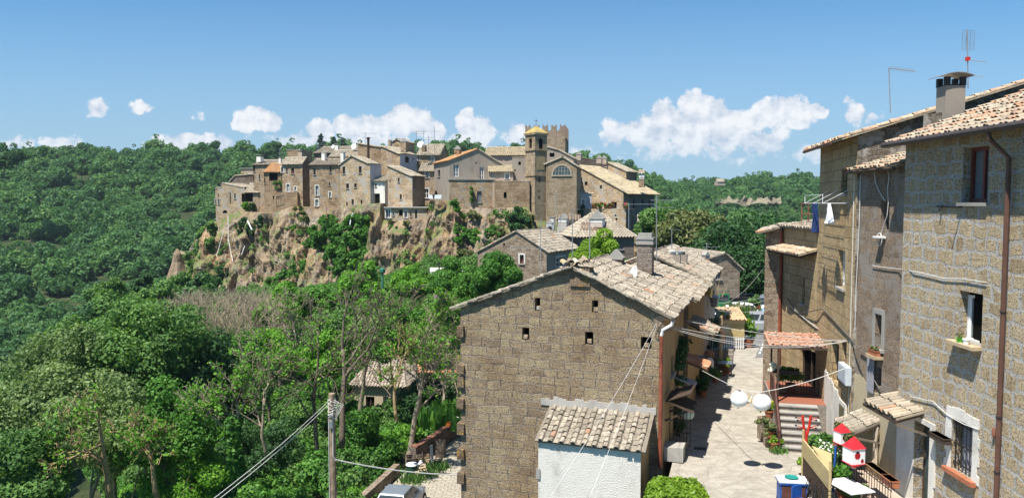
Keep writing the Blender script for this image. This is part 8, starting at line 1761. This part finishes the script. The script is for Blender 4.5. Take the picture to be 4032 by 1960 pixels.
  m.build('seat', 'iron', root); m = MB(); m.tube([M @ Vector((.12 * math.cos(t), 0, .8 + .1 * math.sin(t))) for t in np.linspace(0, 6.28, 12)], .01, 4, cap=False); m.build('backrest', 'iron', root)
forecourt()
def corner_bush():
 rg = np.random.default_rng(55); c = P(2668, 1893, 22.8); root = empty('bush', (c.x, c.y, -9.2), 'lime-green flowering bush at the bottom corner of the big gable house', 'bush'); C = []; R = []
 for i in range(34): d = rg.normal(size=3); d /= np.linalg.norm(d); C.append((d[0] * .72, d[1] * .6, c.z + 9.2 - .28 + abs(d[2]) * .42 - .25)); R.append(rg.uniform(.22, .36))
 V, t = leaf_cloud(C, R, 15000, .075, rg, shell=.5, aspect=1.9); np_mesh('foliage', V, 15000, t, 'leaf_lime', root); m = MB(); m.tube([(c.x, c.y, -9.2), (c.x, c.y, c.z - .2)], .06, 6); m.build('stem', 'wood_old', root)
 V, t = leaf_cloud(C, [r * 1.12 for r in R], 60, .06, rg, shell=.95); np_mesh('flowers', V, 60, t, 'petal_white', root)
corner_bush()
m = MB(); q = P(2752, 1760, 27.0); q = G(2756, 1765); m.box(-.22, .22, -.15, .15, -9.0, -8.985, Matrix.Translation((q.x, q.y, 0)) @ Matrix.Rotation(-.3, 4, 'Z')); tag(m.build('drain_grate', 'iron', None, loc=(q.x, q.y, -9)), 'iron drain grate in the shaded street edge', 'drain')
# ---- junk along the lane
def lane_things():
 z = -14.8
 def wallseg(lb, pts, h, mat, cap=None):
  root = empty('low_wall', (*pts[0], z), lb, 'wall'); m = MB()
  for a, b in zip(pts, pts[1:]): m.bar((a[0], a[1], z + h / 2), (b[0], b[1], z + h / 2), h, .35) if False else None
  for a, b in zip(pts, pts[1:]):
   d = Vector((b[0] - a[0], b[1] - a[1], 0)); L = d.length; M = Matrix.Translation((a[0], a[1], z)) @ Matrix.Rotation(math.atan2(d.y, d.x), 4, 'Z'); m.box(-.02, L + .02, -.17, .17, -.4, h, M)
  m.build('masonry', mat, root)
  if cap:
   m = MB()
   for a, b in zip(pts, pts[1:]):
    d = Vector((b[0] - a[0], b[1] - a[1], 0)); L = d.length; M = Matrix.Translation((a[0], a[1], z)) @ Matrix.Rotation(math.atan2(d.y, d.x), 4, 'Z'); n = int(L / .4)
    for i in range(n): m.box(L * i / n, L * (i + 1) / n - .02, -.2, .2, h, h + .06 + .02 * (i % 2), M)
   m.build('coping', cap, root)
 wallseg('dark low wall with clay coping running beside the big gable house', [(-3.3, 49.0), (-4.6, 45.4), (-5.6, 43.0)], .95, 'far_tuff_dark_and_shade', 'coping_red')
 wallseg('tumbledown rubble bank left of the parked grey car', [(-6.3, 41.3), (-6.9, 38.6), (-7.5, 36.0)], .6, 'rubble')
 def crate(lb, p, s, rz, tilt=0.0, mat='wood_old'):
  p = Vector(p); root = empty('crate', p, lb, 'crate', 'wooden crates in the junk heap'); M = Matrix.Translation(p) @ Matrix.Rotation(rz, 4, 'Z') @ Matrix.Rotation(tilt, 4, 'X'); a, b, h = s; m = MB()
  for i in range(4):
   zz = h * i / 4
   m.box(0, a, 0, .02, zz, zz + h / 4 - .03, M); m.box(0, a, b - .02, b, zz, zz + h / 4 - .03, M); m.box(0, .02, .02, b - .02, zz, zz + h / 4 - .03, M); m.box(a - .02, a, .02, b - .02, zz, zz + h / 4 - .03, M)
  for i in range(4): m.box(a * i / 4 + .01, a * (i + 1) / 4 - .02, .02, b - .02, 0, .02, M)
  m.build('slats', mat, root); m = MB()
  for x in (0.02, a - .06):
   for y in (.02, b - .06): m.box(x, x + .04, y, y + .04, 0, h, M)
  m.build('corner_post', 'wood_dark', root)
 g = lambda u, v: G(u, v, z)
 crate('upright grey crate nearest the thick pale trunk', g(1600, 1835), (.6, .45, .5), .3, .3); crate('brown crate standing on end in the middle of the junk heap', g(1630, 1828), (.5, .4, .6), .2); crate('low crate under the upright grey one', g(1605, 1850), (.6, .4, .3), -.3)
 crate('crate full of scrap beside the plank post', g(1668, 1822), (.6, .5, .35), .5, mat='wood_pale'); crate('tall open box leaning on the plank post', g(1715, 1800), (.5, .4, 1.0), -.2); crate('small crate at the foot of the plank post', g(1710, 1835), (.45, .35, .35), .1)
 p = g(1702, 1838); m = MB(); m.bar(p, p + Vector((-.05, 0, 1.25)), .16); tag(m.build('plank_post', 'concrete', None, loc=p), 'pale upright plank post at the end of the low wall', 'post')
 p = g(1662, 1890); root = empty('pallet', p, 'broken wooden pallet leaning over in front of the junk heap', 'pallet'); M = Matrix.Translation(p + Vector((-.25, .2, .05))) @ Matrix.Rotation(.6, 4, 'Z') @ Matrix.Rotation(.7, 4, 'X'); m = MB()
 for i in range(5): m.box(0, .7, i * .17, i * .17 + .09, 0, .02, M)
 m.build('board', 'wood_pale', root); m = MB(); [m.box(x, x + .07, 0, .78, -.06, -.001, M) for x in (0, .32, .63)]; m.build('bearer', 'wood_pale', root)
 p = g(1622, 1872); root = empty('barrel', p, 'green barrel with a round white lid', 'barrel'); M = Matrix.Translation(p); m = MB(); m.lathe([(0, 0), (.25, 0), (.3, .3), (.28, .62), (0, .62)], 18, M); m.build('drum', 'screen_green', root); m = MB(); m.lathe([(.31, .60), (.33, .63), (.3, .68), (0, .74)], 20, M); m.build('lid', 'white_plastic', root)
 p = g(1657, 1858) + Vector((0, 0, .1)); root = empty('plastic_drum', p, 'white and blue plastic canister right of the barrel', 'canister'); M = Matrix.Translation(p); m = MB(); m.lathe([(0, 0), (.14, 0), (.15, .12), (.15, .42), (.06, .5), (.06, .56), (0, .56)], 14, M); m.build('drum', 'white_plastic', root); m = MB(); m.lathe([(.153, .14), (.155, .26), (.153, .27)], 14, M); m.build('band', 'lightblue', root)
 p = Vector((-3.85, 47.2, z + .98)); m = MB(); m.box(-.35, .35, -.12, .12, 0, .2, Matrix.Translation(p) @ Matrix.Rotation(1.2, 4, 'Z')); m.box(-.2, .2, -.1, .1, .2, .32, Matrix.Translation(p) @ Matrix.Rotation(1.2, 4, 'Z')); tag(m.build('chainsaw_case', 'orange', None, loc=p), 'orange box lying on the dark low wall', 'box')
 p = Vector((-3.6, 48.0, z + .98)); m = MB(); m.sphere(p + Vector((0, 0, .18)), .28, 8, (1, .7, .75)); tag(m.build('sack', 'cloth_white', None, loc=p), 'white bundle behind the orange box on the low wall', 'bundle')
 for i, (u, v, lb) in enumerate([(1675,1868,'weed clump at the foot of the junk heap'),(1625,1893,'tall grass in front of the barrel'),(1722,1842,'weed tuft right of the plank post')]): weeds(lb, g(u, v), .35, 260, 'leaf_mid', .14, 90 + i, hgt=.45)
 weeds('big glossy cala-like leaves behind the dark low wall', Vector((-4.2, 48.9, z + .7)), .8, 260, 'leaf_ivy', .9, 94, hgt=1.4)
lane_things()
def rock_bits():
 def d_at(u, v):
  d0, d1, vt, vb = lerp_tab(DT, u), lerp_tab(DB, u), lerp_tab(CT, u), lerp_tab(CB, u) + 40; return d0 + (d1 - d0) * (v - vt) / (vb - vt) - 3.2
 def strip(lb, pts, w, mat='white_plastic', name='drain_sheet', cat='drain sheet'): m = MB(); m.tube([P(u, v, d_at(u, v)) for u, v in pts], w, 5); tag(m.build(name, mat, None, loc=P(*pts[0], d_at(*pts[0]))), lb, cat)
 strip('short bright white pipe on the left cliff below the shed', [(975,870),(992,905)], .11, name='pipe', cat='pipe'); strip('long white pipe sloping down the left cliff', [(964,968),(945,1020),(928,1055)], .08, name='pipe', cat='pipe'); strip('pale cracked drain running down the left tip of the cliff', [(886,895),(868,955),(852,1010)], .06, 'cable', name='pipe', cat='pipe'); strip('crooked pale pipe left of the ivy patch', [(898,850),(899,940),(908,990),(917,1028)], .06, 'cable', name='pipe', cat='pipe')
 strip('bent white pipe right of the hanging ivy top', [(1390,838),(1382,855),(1378,885)], .08, name='pipe', cat='pipe'); strip('thin rusty pipe on the rock beside the broad house', [(1283,800),(1285,830),(1287,862)], .07, 'rust', name='pipe', cat='pipe')
 p = P(700, 1030, 134); root = empty('rock_spire', p + Vector((0, 0, -3)), 'small reddish rock spire standing left of the cliff', 'rock'); V = []; n = 10; rg = random.Random(4); m = MB(); prof = [(2.0, -4), (1.3, -1.5), (.9, 0), (.65, 1.4), (.25, 2.1), (.01, 2.3)]
 for r0, zz in prof:
  for k in range(n): t = 2 * math.pi * k / n; q = r0 * rg.uniform(.8, 1.2); V.append(p + Vector((q * math.cos(t), q * math.sin(t), zz)))
 m.face_set(V, [(i * n + k, i * n + (k + 1) % n, (i + 1) * n + (k + 1) % n, (i + 1) * n + k) for i in range(len(prof) - 1) for k in range(n)]); m.build('rock', 'cliff_rock', root)
 V = []; nu, nv = 60, 10; F_ = []
 for i in range(nu + 1):
  u = 2815 + 260 * i / nu; top = 781 + 5 * math.sin(i * .4) + 6 * math.sin(i * .9); bot = 793 + 6 * math.sin(i * .25 + 1)
  for j in range(nv + 1): q = P(u, top + (bot + 12 - top) * j / nv, 392 - j * .5); s = mnoise.fractal(q * .12, 1, 2, 4); V.append((q.x, q.y + s * 5, q.z))
 for i in range(nu):
  for j in range(nv): a = i * (nv + 1) + j; F_.append((a, a + 1, a + nv + 2, a + nv + 1))
 me = bpy.data.meshes.new('quarry_cliff'); me.from_pydata(V, [], F_); me.materials.append(MATS['quarry']); me.update(); o = link_mesh(me, 'quarry_cliff', None); tag(o, 'pale exposed rock cliff in the far wooded hill on the right', 'cliff')
 vh('far_house', 'tiny white house in the trees right of the castle roof', 2522, 2544, 300, -10, Z(2522, 700, 300), top=684, ridge='side', rise=1.2, D=5, mat='plaster_white', rmat='tiles_far', group=None, pitch=1, row=1); vh('far_house', 'tiny pale house on the right ridge skyline', 2838, 2866, 440, 5, Z(2838, 730, 440), top=716, ridge='side', rise=1.5, D=6, mat='plaster_warm', rmat='tiles_far', group=None, pitch=1, row=1)
 for i, u in enumerate([2342, 2362, 2384, 2402, 2464]): p = terrace_pt(u); potted(['leftmost','second','third','fourth','rightmost'][i] + ' red geranium pot on the castle terrace wall', p, .3, .3, 'terracotta', 'leaf_mid', .45, 160, .22, 120 + i, flower='petal_red', name='geranium_pot', up=.7)['group'] = 'geraniums on the castle terrace'
def terrace_pt(u):
 pl = Plane(*[0, 0], 0) if False else None; a = ray(2305, 0)[0]; t = Plane(a * 110.5, 110.5, math.radians(-24)); s, _ = t.hit(u, 820); return t.pt(s, Z(2305, 822, 110.5) + .0, -.2)
rock_bits()
def balcony_rail(lb, u0, u1, v, d, h, n, mat='iron'):
 a, b = P(u0, v, d), P(u1, v, d); root = empty('balcony_railing', a, lb, 'railing'); m = MB()
 for i in range(n + 1): q = a.lerp(b, i / n); m.tube([q, q + Vector((0, 0, h))], .025, 3)
 for z in (0.02, h): m.tube([a + Vector((0, 0, z)), b + Vector((0, 0, z))], .03, 4)
 m.build('rails', mat, root)
balcony_rail('black balcony railing of the small white terrace house', 2198, 2287, 913, 81.5, 1.0, 22); balcony_rail('rusty railing on the hipped roof beside the terrace house', 2290, 2372, 914, 76, .9, 18, 'rust')
balcony_rail('wooden pergola rail above the rough red terrace block', 1062, 1096, 752, 128, 1.6, 4, 'wood_dark')
for i, (u, v, d, w) in enumerate([(1700, 783, 105.6, .9), (1722, 783, 105.6, 1.3)]):
 p = P(u, v, d); root = empty('white_parasol' if i else 'white_table', p, ['small white table on the rough terrace edge', 'folded-out white awning box on the rough terrace edge'][i], ['table', 'awning'][i]); m = MB(); m.extrude([(-w / 2, .55), (w / 2, .55), (w * .4, 0), (-w * .4, 0)], -.3, .3, Matrix.Translation(p) @ Matrix.Rotation(math.pi / 2, 4, 'X')); m.build('cover', 'white_plastic', root)
p = P(2166, 908, 75); root = empty('air_conditioner', p, 'grey air conditioning unit behind the rubble gable house', 'air conditioner'); m = MB(); m.box(p.x - .3, p.x + .3, p.y - .2, p.y + .2, p.z - .1, p.z + .55); m.build('casing', 'galv', root); m = MB(); m.lathe([(.2, 0), (.2, .02), (0, .03)], 14, Matrix.Translation((p.x - .02, p.y - .2, p.z + .22)) @ Matrix.Rotation(math.pi / 2, 4, 'X')); m.build('fan', 'iron', root)
p = P(2452, 1300, 1) ; m = MB()
for i, (u, v, d) in enumerate([(1870, 292, 60), (2492, 536, 80)]):
 c = P(u, v, d); root = empty('bird', c, ['tiny dark bird high in the sky above the village', 'tiny dark bird in front of the left end of the big cloud'][i], 'bird'); m = MB(); w = .14; m.sphere(c, .03, 6, (1, 2, .8)); m.face_set([c + Vector((0, .03, 0)), c + Vector((0, -.03, 0)), c + Vector((w, -.04, .05)), c + Vector((-w, -.04, .05))], [(0, 1, 2), (0, 3, 1)]); m.build('body', 'black', root)
def paint_lines():
 q = [G(u, v) for u, v in ((2972, 1409), (3034, 1405), (3040, 1318), (3012, 1316))]; m = MB(); m.face_set([(x.x, x.y, -8.995) for x in q], [(0, 1, 2, 3)]); o = m.build('road_patch', 'asphalt', None, loc=(0, 0, 0)); o['kind'] = 'structure'
 a, b = G(2986, 1392), G(3014, 1322)
 for i in range(7): c = a.lerp(b, i / 7); d = a.lerp(b, i / 7 + .09); m = MB(); m.face_set([(c.x, c.y, -8.991), (c.x + .12, c.y, -8.991), (d.x + .12, d.y, -8.991), (d.x, d.y, -8.991)], [(0, 1, 2, 3)]); o = m.build('road_marking', 'white_paint', None, loc=(0, 0, 0)); o['kind'] = 'structure'
paint_lines()
def haze():
 m = bpy.data.materials.new('haze'); m.use_nodes = True; nt = m.node_tree; nt.nodes.clear(); o = nt.nodes.new('ShaderNodeOutputMaterial'); v = nt.nodes.new('ShaderNodeVolumePrincipled')
 v.inputs['Color'].default_value = (.72, .86, 1, 1); v.inputs['Density'].default_value = .00010; nt.links.new(v.outputs[0], o.inputs['Volume']); MATS['haze'] = m
 b = MB(); b.box(-2700, 2700, -60, 2750, -260, 75); h = b.build('haze', 'haze', None, loc=(0, 0, 0)); tag(h, 'thin bluish summer haze over the valley', 'haze', kind='stuff')
haze()
